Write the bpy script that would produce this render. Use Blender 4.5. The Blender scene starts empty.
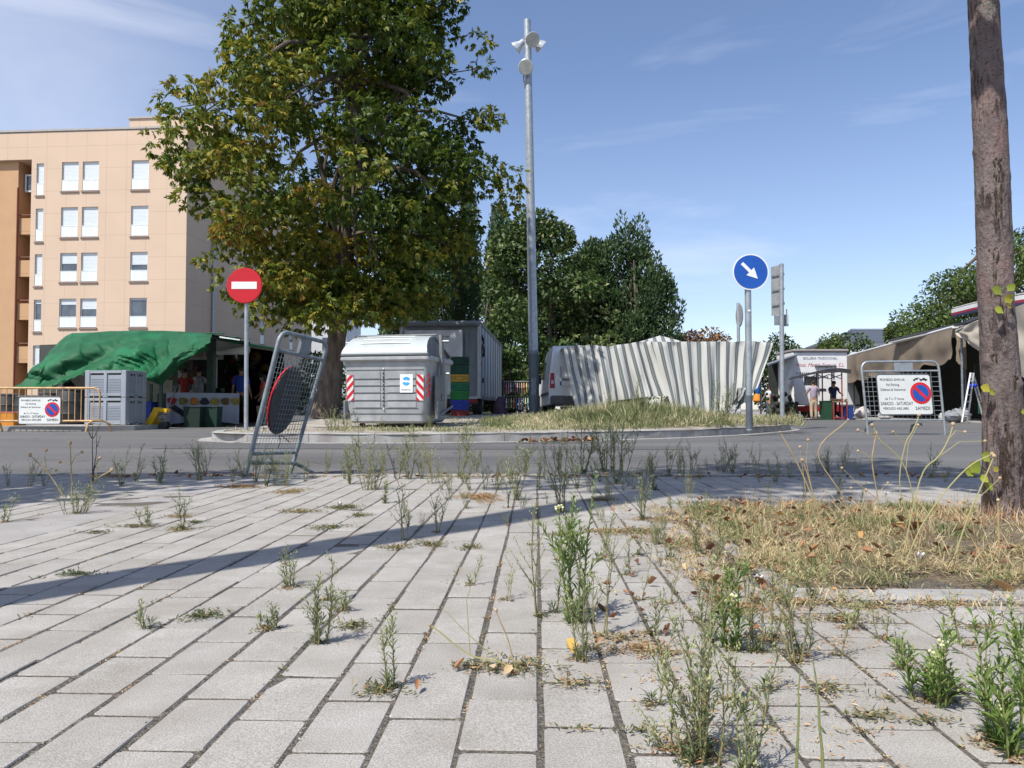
import bpy, math, random
import numpy as np
from mathutils import Vector, Matrix, Euler

S = bpy.context.scene
COL = S.collection
R = math.radians
random.seed(7)
rng = np.random.default_rng(11)

# ------------------------------------------------------------------ camera
CAM_H = 0.41
PITCH = math.atan(25.0 / 768.0)
cam_d = bpy.data.cameras.new("camera")
cam_d.lens = 27.0
cam_d.sensor_width = 36.0
cam_d.clip_start = 0.02
cam_d.clip_end = 3000
cam = bpy.data.objects.new("camera", cam_d)
COL.objects.link(cam)
cam.location = (0, 0, CAM_H)
cam.rotation_euler = (R(90) + PITCH, 0, 0)
S.camera = cam

# ------------------------------------------------------------------ sky and sun
SUN_EL = 54.0
SUN_DIR = Vector((-0.66 * math.cos(R(SUN_EL)), -0.751 * math.cos(R(SUN_EL)), math.sin(R(SUN_EL))))
w = bpy.data.worlds.new("World")
S.world = w
w.use_nodes = True
nt = w.node_tree
bg = nt.nodes["Background"]
sky = nt.nodes.new("ShaderNodeTexSky")
sky.sky_type = 'NISHITA'
sky.sun_disc = False
sky.sun_elevation = R(SUN_EL)
sky.sun_rotation = math.atan2(SUN_DIR.x, SUN_DIR.y)
sky.altitude = 900
sky.air_density = 1.0
sky.dust_density = 1.2
sky.ozone_density = 2.2
tc = nt.nodes.new("ShaderNodeTexCoord")
def cloud_layer(scale, loc, lo, hi, rot):
    mp = nt.nodes.new("ShaderNodeMapping")
    mp.inputs['Scale'].default_value = scale
    mp.inputs['Location'].default_value = loc
    mp.inputs['Rotation'].default_value = rot
    nz = nt.nodes.new("ShaderNodeTexNoise")
    nz.inputs['Scale'].default_value = 1.0
    nz.inputs['Detail'].default_value = 7
    nz.inputs['Roughness'].default_value = 0.55
    nz.inputs['Distortion'].default_value = 0.4
    cr = nt.nodes.new("ShaderNodeMapRange")
    cr.inputs['From Min'].default_value = lo
    cr.inputs['From Max'].default_value = hi
    nt.links.new(tc.outputs['Generated'], mp.inputs['Vector'])
    nt.links.new(mp.outputs['Vector'], nz.inputs['Vector'])
    nt.links.new(nz.outputs['Fac'], cr.inputs['Value'])
    return cr.outputs['Result']
def m2(op, a, b):
    n = nt.nodes.new("ShaderNodeMath"); n.operation = op; n.use_clamp = True
    for i, v in enumerate((a, b)):
        if isinstance(v, (int, float)): n.inputs[i].default_value = v
        else: nt.links.new(v, n.inputs[i])
    return n.outputs[0]
wisps = cloud_layer((2.6, 2.6, 13), (0.3, 1.7, 0.1), 0.55, 0.85, (0, R(10), 0))
sep = nt.nodes.new("ShaderNodeSeparateXYZ")
nt.links.new(tc.outputs['Generated'], sep.inputs[0])
side = nt.nodes.new("ShaderNodeMapRange")                    # a bank of thin cloud in the west
side.inputs['From Min'].default_value = -0.22
side.inputs['From Max'].default_value = -0.62
nt.links.new(sep.outputs['X'], side.inputs['Value'])
bank = m2('MULTIPLY', cloud_layer((1.5, 2.0, 3.0), (0.9, 0.4, 0.35), 0.30, 0.80, (0, 0, 0)), side.outputs['Result'])
low = nt.nodes.new("ShaderNodeMapRange")
low.inputs['From Min'].default_value = 0.40
low.inputs['From Max'].default_value = 0.05
nt.links.new(sep.outputs['Z'], low.inputs['Value'])
fac = m2('ADD', m2('MULTIPLY', wisps, 0.30), m2('ADD', m2('MULTIPLY', bank, 0.75), m2('MULTIPLY', low.outputs['Result'], 0.10)))
mixc = nt.nodes.new("ShaderNodeMixRGB")
mixc.inputs[2].default_value = (6.6, 6.7, 7.3, 1)
nt.links.new(fac, mixc.inputs[0])
tnt = nt.nodes.new("ShaderNodeMixRGB"); tnt.blend_type = 'MULTIPLY'; tnt.inputs[0].default_value = 1; tnt.inputs[2].default_value = (0.99, 0.945, 0.975, 1)
nt.links.new(sky.outputs[0], tnt.inputs[1])
nt.links.new(tnt.outputs[0], mixc.inputs[1])
nt.links.new(mixc.outputs[0], bg.inputs[0])
bg.inputs[1].default_value = 0.135

sun_d = bpy.data.lights.new("sun", 'SUN')
sun_d.energy = 4.3
sun_d.angle = R(0.53)
sun_d.color = (1.0, 0.945, 0.865)
sun = bpy.data.objects.new("sun", sun_d)
COL.objects.link(sun)
sun.rotation_euler = SUN_DIR.to_track_quat('Z', 'Y').to_euler()
sun.location = (-20, -20, 40)

S.view_settings.view_transform = 'Standard'
S.view_settings.look = 'None'
S.view_settings.gamma = 1
S.view_settings.use_curve_mapping = False
S.view_settings.exposure = 0.44
S.render.engine = 'CYCLES'
S.cycles.max_bounces = 6
S.cycles.transparent_max_bounces = 8

# ------------------------------------------------------------------ pixel helpers (real positions)
_c, _s = math.cos(PITCH), math.sin(PITCH)
def pt(px, py, Y):
    a = (px - 512) / 768.0; b = (384 - py) / 768.0
    t = Y / (_c - b * _s)
    return Vector((a * t, Y, CAM_H + (_s + b * _c) * t))
def gp(px, py, z=0.0):
    a = (px - 512) / 768.0; b = (384 - py) / 768.0
    t = (z - CAM_H) / (_s + b * _c)
    return Vector((a * t, (_c - b * _s) * t, z))
def PX(px, Y): return (px - 512) / 768.0 * Y

# ------------------------------------------------------------------ materials
def new_mat(name):
    m = bpy.data.materials.new(name); m.use_nodes = True
    return m, m.node_tree, m.node_tree.nodes['Principled BSDF']
MATS = {}
def mat(name, c1, c2=None, scale=6.0, rough=0.7, metal=0.0, bump=0.0, bscale=40.0, stretch=(1, 1, 1), detail=5, lo=0.35, hi=0.65, c3=None, s3=1.0, spec=0.4, transl=0.0):
    if name in MATS: return MATS[name]
    m, t, p = new_mat(name)
    L = t.links.new
    p.inputs['Roughness'].default_value = rough
    p.inputs['Metallic'].default_value = metal
    p.inputs['Specular IOR Level'].default_value = spec
    co = t.nodes.new("ShaderNodeTexCoord")
    mp = t.nodes.new("ShaderNodeMapping"); mp.inputs['Scale'].default_value = stretch
    L(co.outputs['Object'], mp.inputs[0])
    if c2 is None: c2 = tuple(x * 0.82 for x in c1)
    nz = t.nodes.new("ShaderNodeTexNoise"); nz.inputs['Scale'].default_value = scale; nz.inputs['Detail'].default_value = detail
    nz.inputs['Roughness'].default_value = 0.6
    L(mp.outputs[0], nz.inputs['Vector'])
    mr = t.nodes.new("ShaderNodeMapRange"); mr.inputs['From Min'].default_value = lo; mr.inputs['From Max'].default_value = hi
    L(nz.outputs['Fac'], mr.inputs[0])
    mx = t.nodes.new("ShaderNodeMixRGB"); mx.inputs[1].default_value = (*c1, 1); mx.inputs[2].default_value = (*c2, 1)
    L(mr.outputs[0], mx.inputs[0])
    col = mx.outputs[0]
    if c3 is not None:
        n3 = t.nodes.new("ShaderNodeTexNoise"); n3.inputs['Scale'].default_value = s3; n3.inputs['Detail'].default_value = 4
        L(mp.outputs[0], n3.inputs['Vector'])
        r3 = t.nodes.new("ShaderNodeMapRange"); r3.inputs['From Min'].default_value = 0.5; r3.inputs['From Max'].default_value = 0.72
        L(n3.outputs['Fac'], r3.inputs[0])
        x3 = t.nodes.new("ShaderNodeMixRGB"); x3.inputs[2].default_value = (*c3, 1)
        L(r3.outputs[0], x3.inputs[0]); L(col, x3.inputs[1]); col = x3.outputs[0]
    L(col, p.inputs['Base Color'])
    if bump > 0:
        nb = t.nodes.new("ShaderNodeTexNoise"); nb.inputs['Scale'].default_value = bscale; nb.inputs['Detail'].default_value = 6
        L(mp.outputs[0], nb.inputs['Vector'])
        b = t.nodes.new("ShaderNodeBump"); b.inputs['Strength'].default_value = bump; b.inputs['Distance'].default_value = 0.02
        L(nb.outputs['Fac'], b.inputs['Height']); L(b.outputs[0], p.inputs['Normal'])
    if transl > 0:
        tr = t.nodes.new("ShaderNodeBsdfTranslucent"); L(col, tr.inputs[0])
        ms = t.nodes.new("ShaderNodeMixShader"); ms.inputs[0].default_value = transl
        L(p.outputs[0], ms.inputs[1]); L(tr.outputs[0], ms.inputs[2])
        L(ms.outputs[0], t.nodes['Material Output'].inputs[0])
    MATS[name] = m
    return m

def tint_mat(name, stops, rough=0.55, transl=0.3, attr='tint', spec=0.35):
    """foliage: each leaf carries its own 'tint' value, looked up in a colour ramp"""
    if name in MATS: return MATS[name]
    m, t, p = new_mat(name); L = t.links.new
    a = t.nodes.new("ShaderNodeAttribute"); a.attribute_name = attr
    cr = t.nodes.new("ShaderNodeValToRGB")
    el = cr.color_ramp.elements
    el[0].position = stops[0][0]; el[0].color = (*stops[0][1], 1)
    el[1].position = stops[-1][0]; el[1].color = (*stops[-1][1], 1)
    for pos, c in stops[1:-1]:
        e = el.new(pos); e.color = (*c, 1)
    L(a.outputs['Fac'], cr.inputs[0]); L(cr.outputs[0], p.inputs['Base Color'])
    p.inputs['Roughness'].default_value = rough
    p.inputs['Specular IOR Level'].default_value = spec
    if transl > 0:
        tr = t.nodes.new("ShaderNodeBsdfTranslucent"); L(cr.outputs[0], tr.inputs[0])
        ms = t.nodes.new("ShaderNodeMixShader"); ms.inputs[0].default_value = transl
        L(p.outputs[0], ms.inputs[1]); L(tr.outputs[0], ms.inputs[2])
        L(ms.outputs[0], t.nodes['Material Output'].inputs[0])
    MATS[name] = m
    return m

# ------------------------------------------------------------------ objects
def tag(o, label=None, cat=None, group=None, kind=None):
    if label: o['label'] = label
    if cat: o['category'] = cat
    if group: o['group'] = group
    if kind: o['kind'] = kind
    return o
WM = {}
def thing(name, label, cat, loc=(0, 0, 0), rz=0.0, group=None):
    o = bpy.data.objects.new(name, None); COL.objects.link(o)
    o.empty_display_size = 0.1
    o.location = loc; o.rotation_euler = (0, 0, rz)
    WM[o.name] = Matrix.Translation(Vector(loc)) @ Matrix.Rotation(rz, 4, 'Z')
    return tag(o, label, cat, group)
def link_mesh(name, me, parent=None):
    o = bpy.data.objects.new(name, me); COL.objects.link(o)
    if parent is not None:
        o.parent = parent
        WM[o.name] = WM[parent.name]
    else:
        WM[o.name] = Matrix.Identity(4)
    return o
def np_mesh(name, V, F, mats, parent=None, tint=None, smooth=False, world=True, midx=None):
    """V Nx3, F MxK (all faces with K corners)"""
    V = np.asarray(V, dtype=np.float64); F = np.asarray(F, dtype=np.int64)
    if parent is not None and world:
        M = np.array(WM[parent.name].inverted())
        V = V @ M[:3, :3].T + M[:3, 3]
    me = bpy.data.meshes.new(name)
    me.vertices.add(len(V)); me.vertices.foreach_set('co', V.astype(np.float32).ravel())
    k = F.shape[1]
    me.loops.add(F.size); me.loops.foreach_set('vertex_index', F.ravel().astype(np.int32))
    me.polygons.add(len(F))
    me.polygons.foreach_set('loop_start', np.arange(0, F.size, k, dtype=np.int32))
    me.polygons.foreach_set('loop_total', np.full(len(F), k, dtype=np.int32))
    if smooth: me.polygons.foreach_set('use_smooth', np.ones(len(F), dtype=bool))
    if midx is not None: me.polygons.foreach_set('material_index', np.asarray(midx, dtype=np.int32))
    me.update(calc_edges=True); me.validate()
    if tint is not None:
        at = me.attributes.new('tint', 'FLOAT', 'FACE'); at.data.foreach_set('value', np.asarray(tint, dtype=np.float32))
    for m in (mats if isinstance(mats, (list, tuple)) else [mats]): me.materials.append(m)
    return link_mesh(name, me, parent)

class MB:
    def __init__(s): s.v = []; s.f = []; s.m = []; s.cur = 0
    def add(s, vs, fs):
        b = len(s.v); s.v += [Vector(x) for x in vs]
        s.f += [tuple(b + i for i in f) for f in fs]; s.m += [s.cur] * len(fs)
        return s
    def box(s, c, d, rz=0.0, M=None, bev=0.0):
        hx, hy, hz = d[0] / 2, d[1] / 2, d[2] / 2
        c = Vector(c)
        if bev > 0:
            b = min(bev, hx * .9, hy * .9, hz * .9)
            out = []
            for z, ins in ((-hz, b), (-hz + b, 0), (hz - b, 0), (hz, b)):
                x, y = hx - ins, hy - ins
                k = b if ins == 0 else b * .6
                out += [(-x + k, -y, z), (x - k, -y, z), (x, -y + k, z), (x, y - k, z), (x - k, y, z), (-x + k, y, z), (-x, y - k, z), (-x, -y + k, z)]
            fs = [tuple(range(7, -1, -1)), tuple(range(24, 32))]
            for r_ in range(3):
                for i in range(8):
                    j = (i + 1) % 8
                    fs.append((r_ * 8 + i, r_ * 8 + j, r_ * 8 + 8 + j, r_ * 8 + 8 + i))
            vs = [Vector(p) for p in out]
        else:
            vs = [Vector((x, y, z)) for x in (-hx, hx) for y in (-hy, hy) for z in (-hz, hz)]
            fs = [(0, 1, 3, 2), (4, 6, 7, 5), (0, 4, 5, 1), (2, 3, 7, 6), (0, 2, 6, 4), (1, 5, 7, 3)]
        if M is not None: vs = [M @ p for p in vs]
        elif rz: 
            Rm = Matrix.Rotation(rz, 3, 'Z'); vs = [Rm @ p for p in vs]
        return s.add([p + c for p in vs], fs)
    def hexa(s, b4, t4):
        """bottom four and top four corners, same winding (counter-clockwise from above)"""
        return s.add(list(b4) + list(t4), [(3, 2, 1, 0), (4, 5, 6, 7), (0, 1, 5, 4), (1, 2, 6, 5), (2, 3, 7, 6), (3, 0, 4, 7)])
    def tube(s, pts, r, n=8, cap=True, closed=False):
        pts = [Vector(p) for p in pts]
        rs = r if isinstance(r, (list, tuple)) else [r] * len(pts)
        b = len(s.v); m = len(pts); ref = None
        for i, p in enumerate(pts):
            a = pts[(i - 1) % m] if (i > 0 or closed) else p
            c = pts[(i + 1) % m] if (i < m - 1 or closed) else p
            d = (c - a)
            if d.length < 1e-9: d = Vector((0, 0, 1))
            d.normalize()
            if ref is None:
                ref = Vector((1, 0, 0)) if abs(d.x) < .8 else Vector((0, 1, 0))
            u = (ref - d * ref.dot(d))
            if u.length < 1e-6: u = d.orthogonal()
            u.normalize(); ref = u; v = d.cross(u)
            for k in range(n):
                an = 2 * math.pi * k / n
                s.v.append(p + (u * math.cos(an) + v * math.sin(an)) * rs[i])
        lim = m if closed else m - 1
        for i in range(lim):
            i2 = (i + 1) % m
            for k in range(n):
                k2 = (k + 1) % n
                s.f.append((b + i * n + k, b + i * n + k2, b + i2 * n + k2, b + i2 * n + k)); s.m.append(s.cur)
        if cap and not closed:
            s.f.append(tuple(b + k for k in range(n - 1, -1, -1))); s.m.append(s.cur)
            s.f.append(tuple(b + (m - 1) * n + k for k in range(n))); s.m.append(s.cur)
        return s
    def lathe(s, c, axis, prof, n=16):
        """prof: list of (distance along axis, radius)"""
        axis = Vector(axis).normalized(); c = Vector(c)
        return s.tube([c + axis * a for a, _ in prof], [max(r, 1e-4) for _, r in prof], n)
    def prism(s, pts, vec):
        """closed outline pts (3-D, planar), extruded by vec"""
        n = len(pts); vec = Vector(vec); pts = [Vector(p) for p in pts]
        return s.add(pts + [p + vec for p in pts], [tuple(range(n - 1, -1, -1)), tuple(range(n, 2 * n))] + [(i, (i + 1) % n, n + (i + 1) % n, n + i) for i in range(n)])
    def ball(s, c, r, n=8, m=6):
        r = r if isinstance(r, (tuple, list)) else (r, r, r)
        c = Vector(c); vs = []
        for i in range(m + 1):
            th = math.pi * i / m
            for k in range(n):
                a = 2 * math.pi * k / n
                vs.append((c.x + r[0] * math.sin(th) * math.cos(a), c.y + r[1] * math.sin(th) * math.sin(a), c.z + r[2] * math.cos(th)))
        fs = [(i * n + k, (i + 1) * n + k, (i + 1) * n + (k + 1) % n, i * n + (k + 1) % n) for i in range(m) for k in range(n)]
        return s.add(vs, fs)
    def sheet(s, grid, th=0.0):
        """grid[r][c] of points; th gives it thickness"""
        nr, nc = len(grid), len(grid[0]); g = [[Vector(p) for p in row] for row in grid]
        def N(r, c):
            a = g[min(r + 1, nr - 1)][c] - g[max(r - 1, 0)][c]
            b = g[r][min(c + 1, nc - 1)] - g[r][max(c - 1, 0)]
            n = a.cross(b)
            return n.normalized() if n.length > 1e-9 else Vector((0, 0, 1))
        vs = [g[r][c] for r in range(nr) for c in range(nc)]
        fs = [(r * nc + c, r * nc + c + 1, (r + 1) * nc + c + 1, (r + 1) * nc + c) for r in range(nr - 1) for c in range(nc - 1)]
        if th:
            k = nr * nc
            vs += [g[r][c] + N(r, c) * th for r in range(nr) for c in range(nc)]
            fs += [tuple(k + i for i in reversed(f)) for f in fs[:(nr - 1) * (nc - 1)]]
            rim = [(0, c) for c in range(nc)] + [(r, nc - 1) for r in range(1, nr)] + [(nr - 1, c) for c in range(nc - 2, -1, -1)] + [(r, 0) for r in range(nr - 2, 0, -1)]
            idx = [r * nc + c for r, c in rim]
            for i in range(len(idx)):
                a, b2 = idx[i], idx[(i + 1) % len(idx)]
                fs.append((b2, a, k + a, k + b2))
        return s.add(vs, fs)
    def disc(s, c, nrm, r, th=0.004, n=28, up=(0, 0, 1)):
        nrm = Vector(nrm).normalized(); c = Vector(c)
        u = Vector(up).cross(nrm)
        u = u.normalized() if u.length > 1e-5 else nrm.orthogonal().normalized(); v = nrm.cross(u)
        return s.prism([c + u * math.cos(2 * math.pi * k / n) * r + v * math.sin(2 * math.pi * k / n) * r for k in range(n)], nrm * th)
    def build(s, name, mats, parent=None, smooth=False, local=False, recalc=True):
        me = bpy.data.meshes.new(name)
        vs = s.v
        if parent is not None and not local:
            M = WM[parent.name].inverted(); vs = [M @ p for p in vs]
        me.from_pydata([tuple(p) for p in vs], [], s.f)
        for m in (mats if isinstance(mats, (list, tuple)) else [mats]): me.materials.append(m)
        me.polygons.foreach_set('material_index', s.m)
        if smooth:
            me.polygons.foreach_set('use_smooth', [True] * len(s.f))
        me.update()
        if recalc:
            import bmesh
            bm = bmesh.new(); bm.from_mesh(me); bmesh.ops.recalc_face_normals(bm, faces=bm.faces); bm.to_mesh(me); bm.free()
        if smooth: 
            try: me.set_sharp_from_angle(angle=R(38))
            except Exception: pass
        return link_mesh(name, me, parent)

def copy_tree(o, parent=None):
    c = o.copy(); COL.objects.link(c); c.parent = parent
    WM[c.name] = WM.get(o.name, Matrix.Identity(4))
    for ch in list(o.children): copy_tree(ch, c)
    return c

FONTS = {}
def lettering(lines, origin, ux, uz, parent, m, name='lettering', th=0.003):
    """lines: (text, x, z, size, shear) laid on the plane origin + x*ux + z*uz; one mesh"""
    V = []; Fs = []
    ux = Vector(ux).normalized(); uz = Vector(uz).normalized(); nn = ux.cross(uz)
    for text, x, z, size, shear, al, fit in lines:
        c = bpy.data.curves.new('txt', 'FONT'); c.body = text; c.size = size; c.align_x = al; c.extrude = 0.0; c.shear = shear; c.resolution_u = 2
        o = bpy.data.objects.new('txt', c); COL.objects.link(o)
        bpy.context.view_layer.update()
        me = bpy.data.meshes.new_from_object(o.evaluated_get(bpy.context.evaluated_depsgraph_get()))
        b = len(V); wd = max(v.co.x for v in me.vertices) - min(v.co.x for v in me.vertices); k = fit / wd if fit else 1
        for v in me.vertices: V.append(Vector(origin) + ux * (x + v.co.x * k) + uz * (z + v.co.y) + nn * th)
        for p in me.polygons: Fs.append(tuple(b + i for i in p.vertices))
        bpy.data.objects.remove(o); bpy.data.meshes.remove(me); bpy.data.curves.remove(c)
    mb = MB(); mb.v = V; mb.f = Fs; mb.m = [0] * len(Fs)
    return mb.build(name, m, parent, recalc=False)

def vnoise(x, y, z=0.0):
    from mathutils import noise
    return noise.noise(Vector((x, y, z)))

# ------------------------------------------------------------------ shared materials
M_GALV = mat('galvanised steel', (0.42, 0.45, 0.46), (0.30, 0.33, 0.35), scale=9, rough=0.45, metal=0.55, bump=0.08, bscale=60)
M_GALVD = mat('dull galvanised steel', (0.27, 0.31, 0.33), (0.17, 0.20, 0.22), scale=14, rough=0.55, metal=0.35, bump=0.15, bscale=80)
M_WHITE = mat('white paint', (0.78, 0.78, 0.76), (0.66, 0.66, 0.64), scale=2, rough=0.4)
M_BLACK = mat('black plastic', (0.025, 0.025, 0.027), (0.04, 0.04, 0.04), rough=0.5)
M_RUB = mat('rubber', (0.03, 0.03, 0.03), (0.05, 0.048, 0.045), rough=0.85)
M_RED = mat('sign red', (0.55, 0.012, 0.02), (0.48, 0.012, 0.02), rough=0.35)
M_BLUE = mat('sign blue', (0.012, 0.09, 0.42), (0.012, 0.08, 0.36), rough=0.35)
M_SIGNW = mat('sign white', (0.78, 0.79, 0.78), (0.72, 0.73, 0.72), rough=0.4)
M_INK = mat('black ink', (0.02, 0.02, 0.02), rough=0.6)
M_CONC = mat('concrete kerb', (0.36, 0.355, 0.345), (0.26, 0.255, 0.245), scale=5, rough=0.9, bump=0.35, bscale=60, c3=(0.22, 0.20, 0.18), s3=2.5)
# ================================================================== the ground
TH = math.atan((536 - 512) / 768.0)       # the paving runs 1.8 degrees off the view axis
PU = Vector((math.cos(TH), -math.sin(TH), 0)); PV = Vector((math.sin(TH), math.cos(TH), 0))
def uv(u, v, z=0.0): return PU * u + PV * v + Vector((0, 0, z))
def to_uv(p): return p.x * PU.x + p.y * PU.y, p.x * PV.x + p.y * PV.y
ROAD_Z = -0.05

M_DIRT = mat('dusty ground', (0.24, 0.21, 0.17), (0.16, 0.145, 0.12), scale=0.6, rough=0.95, bump=0.3, bscale=8)
def asphalt():
    m, t, p = new_mat('asphalt'); L = t.links.new
    co = t.nodes.new("ShaderNodeTexCoord")
    n1 = t.nodes.new("ShaderNodeTexNoise"); n1.inputs['Scale'].default_value = 55; n1.inputs['Detail'].default_value = 4
    n2 = t.nodes.new("ShaderNodeTexNoise"); n2.inputs['Scale'].default_value = 0.5; n2.inputs['Detail'].default_value = 6
    mp = t.nodes.new("ShaderNodeMapping"); mp.inputs['Scale'].default_value = (0.35, 1.6, 1)
    L(co.outputs['Object'], n1.inputs['Vector']); L(co.outputs['Object'], mp.inputs[0]); L(mp.outputs[0], n2.inputs['Vector'])
    r1 = t.nodes.new("ShaderNodeMapRange"); r1.inputs['From Min'].default_value = 0.3; r1.inputs['From Max'].default_value = 0.7
    L(n1.outputs['Fac'], r1.inputs[0])
    a = t.nodes.new("ShaderNodeMixRGB"); a.inputs[1].default_value = (0.078, 0.078, 0.080, 1); a.inputs[2].default_value = (0.150, 0.148, 0.146, 1)
    L(r1.outputs[0], a.inputs[0])
    r2 = t.nodes.new("ShaderNodeMapRange"); r2.inputs['From Min'].default_value = 0.35; r2.inputs['From Max'].default_value = 0.65
    L(n2.outputs['Fac'], r2.inputs[0])
    b = t.nodes.new("ShaderNodeMixRGB"); b.blend_type = 'MULTIPLY'; b.inputs[0].default_value = 1
    c = t.nodes.new("ShaderNodeMixRGB"); c.inputs[1].default_value = (0.78, 0.78, 0.78, 1); c.inputs[2].default_value = (1.2, 1.19, 1.15, 1)
    L(r2.outputs[0], c.inputs[0]); L(a.outputs[0], b.inputs[1]); L(c.outputs[0], b.inputs[2])
    # cracks
    vo = t.nodes.new("ShaderNodeTexVoronoi"); vo.feature = 'DISTANCE_TO_EDGE'; vo.inputs['Scale'].default_value = 0.45
    wn = t.nodes.new("ShaderNodeTexNoise"); wn.inputs['Scale'].default_value = 1.7; wn.inputs['Detail'].default_value = 5
    wm = t.nodes.new("ShaderNodeMixRGB"); wm.inputs[0].default_value = 0.5
    L(co.outputs['Object'], wn.inputs['Vector']); L(co.outputs['Object'], wm.inputs[1]); L(wn.outputs['Color'], wm.inputs[2])
    L(wm.outputs[0], vo.inputs['Vector'])
    cr = t.nodes.new("ShaderNodeMapRange"); cr.inputs['From Min'].default_value = 0.0; cr.inputs['From Max'].default_value = 0.006
    cr.inputs['To Min'].default_value = 0.55
    L(vo.outputs['Distance'], cr.inputs[0])
    d = t.nodes.new("ShaderNodeMixRGB"); d.blend_type = 'MULTIPLY'; d.inputs[0].default_value = 1
    L(b.outputs[0], d.inputs[1]); L(cr.outputs[0], d.inputs[2]); L(d.outputs[0], p.inputs['Base Color'])
    p.inputs['Roughness'].default_value = 0.85
    bp = t.nodes.new("ShaderNodeBump"); bp.inputs['Strength'].default_value = 0.5; bp.inputs['Distance'].default_value = 0.008
    L(n1.outputs['Fac'], bp.inputs['Height']); L(bp.outputs[0], p.inputs['Normal'])
    return m
M_ASPH = asphalt()
tag(MB().add([(-700, -700, -0.12), (700, -700, -0.12), (700, 900, -0.12), (-700, 900, -0.12)], [(0, 1, 2, 3)]).build('ground', M_DIRT), kind='structure')
KY = 4.86                                  # near edge of the road
tag(MB().add([(-90, KY - .1, ROAD_Z), (90, KY - .1, ROAD_Z), (90, 95, ROAD_Z), (-90, 95, ROAD_Z)], [(0, 1, 2, 3)]).build('road', M_ASPH), kind='structure')

# ---- block paving, every block modelled with a chamfer and its own slight tilt
def paver_mat():
    m, t, p = new_mat('concrete paver'); L = t.links.new
    co = t.nodes.new("ShaderNodeTexCoord")
    a = t.nodes.new("ShaderNodeAttribute"); a.attribute_name = 'tint'
    cr = t.nodes.new("ShaderNodeMixRGB"); cr.inputs[1].default_value = (0.325, 0.313, 0.293, 1); cr.inputs[2].default_value = (0.410, 0.395, 0.370, 1)
    L(a.outputs['Fac'], cr.inputs[0])
    n1 = t.nodes.new("ShaderNodeTexNoise"); n1.inputs['Scale'].default_value = 420; n1.inputs['Detail'].default_value = 3
    L(co.outputs['Object'], n1.inputs['Vector'])
    r1 = t.nodes.new("ShaderNodeMapRange"); r1.inputs['From Min'].default_value = 0.32; r1.inputs['From Max'].default_value = 0.70
    r1.inputs['To Min'].default_value = 0.70; r1.inputs['To Max'].default_value = 1.26
    L(n1.outputs['Fac'], r1.inputs[0])
    x = t.nodes.new("ShaderNodeMixRGB"); x.blend_type = 'MULTIPLY'; x.inputs[0].default_value = 1
    L(cr.outputs[0], x.inputs[1]); L(r1.outputs[0], x.inputs[2])
    n2 = t.nodes.new("ShaderNodeTexNoise"); n2.inputs['Scale'].default_value = 7; n2.inputs['Detail'].default_value = 7; n2.inputs['Roughness'].default_value = 0.65
    L(co.outputs['Object'], n2.inputs['Vector'])
    r2 = t.nodes.new("ShaderNodeMapRange"); r2.inputs['From Min'].default_value = 0.35; r2.inputs['From Max'].default_value = 0.7
    L(n2.outputs['Fac'], r2.inputs[0])
    y = t.nodes.new("ShaderNodeMixRGB"); y.blend_type = 'MULTIPLY'; y.inputs[0].default_value = 1
    st = t.nodes.new("ShaderNodeMixRGB"); st.inputs[1].default_value = (1.05, 1.05, 1.05, 1); st.inputs[2].default_value = (0.80, 0.78, 0.745, 1)
    L(r2.outputs[0], st.inputs[0]); L(x.outputs[0], y.inputs[1]); L(st.outputs[0], y.inputs[2])
    n4 = t.nodes.new("ShaderNodeTexNoise"); n4.inputs['Scale'].default_value = 2.3; n4.inputs['Detail'].default_value = 8; n4.inputs['Roughness'].default_value = 0.7
    L(co.outputs['Object'], n4.inputs['Vector'])
    r4 = t.nodes.new("ShaderNodeMapRange"); r4.inputs['From Min'].default_value = 0.53; r4.inputs['From Max'].default_value = 0.68
    r4.inputs['To Max'].default_value = 0.62
    L(n4.outputs['Fac'], r4.inputs[0])
    y2 = t.nodes.new("ShaderNodeMixRGB"); y2.inputs[2].default_value = (0.27, 0.245, 0.21, 1)
    L(r4.outputs[0], y2.inputs[0]); L(y.outputs[0], y2.inputs[1])
    vo = t.nodes.new("ShaderNodeTexVoronoi"); vo.inputs['Scale'].default_value = 330
    L(co.outputs['Object'], vo.inputs['Vector'])
    sp = t.nodes.new("ShaderNodeMapRange"); sp.inputs['From Min'].default_value = 0.13; sp.inputs['From Max'].default_value = 0.05
    sp.inputs['To Max'].default_value = 0.55
    L(vo.outputs['Distance'], sp.inputs[0])
    z = t.nodes.new("ShaderNodeMixRGB"); z.inputs[2].default_value = (0.62, 0.61, 0.59, 1)
    L(sp.outputs[0], z.inputs[0]); L(y2.outputs[0], z.inputs[1])
    L(z.outputs[0], p.inputs['Base Color']); p.inputs['Roughness'].default_value = 0.93; p.inputs['Specular IOR Level'].default_value = 0.25
    bp = t.nodes.new("ShaderNodeBump"); bp.inputs['Strength'].default_value = 0.55; bp.inputs['Distance'].default_value = 0.0025
    L(n1.outputs['Fac'], bp.inputs['Height']); L(bp.outputs[0], p.inputs['Normal'])
    return m
M_PAV = paver_mat()
M_SLAB = mat('smooth slab', (0.30, 0.285, 0.275), (0.36, 0.345, 0.33), scale=3, rough=0.9, bump=0.25, bscale=300, c3=(0.24, 0.22, 0.21), s3=5)
M_JOINT = mat('joint grit', (0.26, 0.235, 0.20), (0.10, 0.085, 0.068), scale=190, rough=1.0, bump=1.0, bscale=260, c3=(0.36, 0.32, 0.26), s3=90)
PIT = (0.60, 2.75, 1.76, 3.22)             # tree pit in paving coordinates u0,u1,v0,v1
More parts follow.
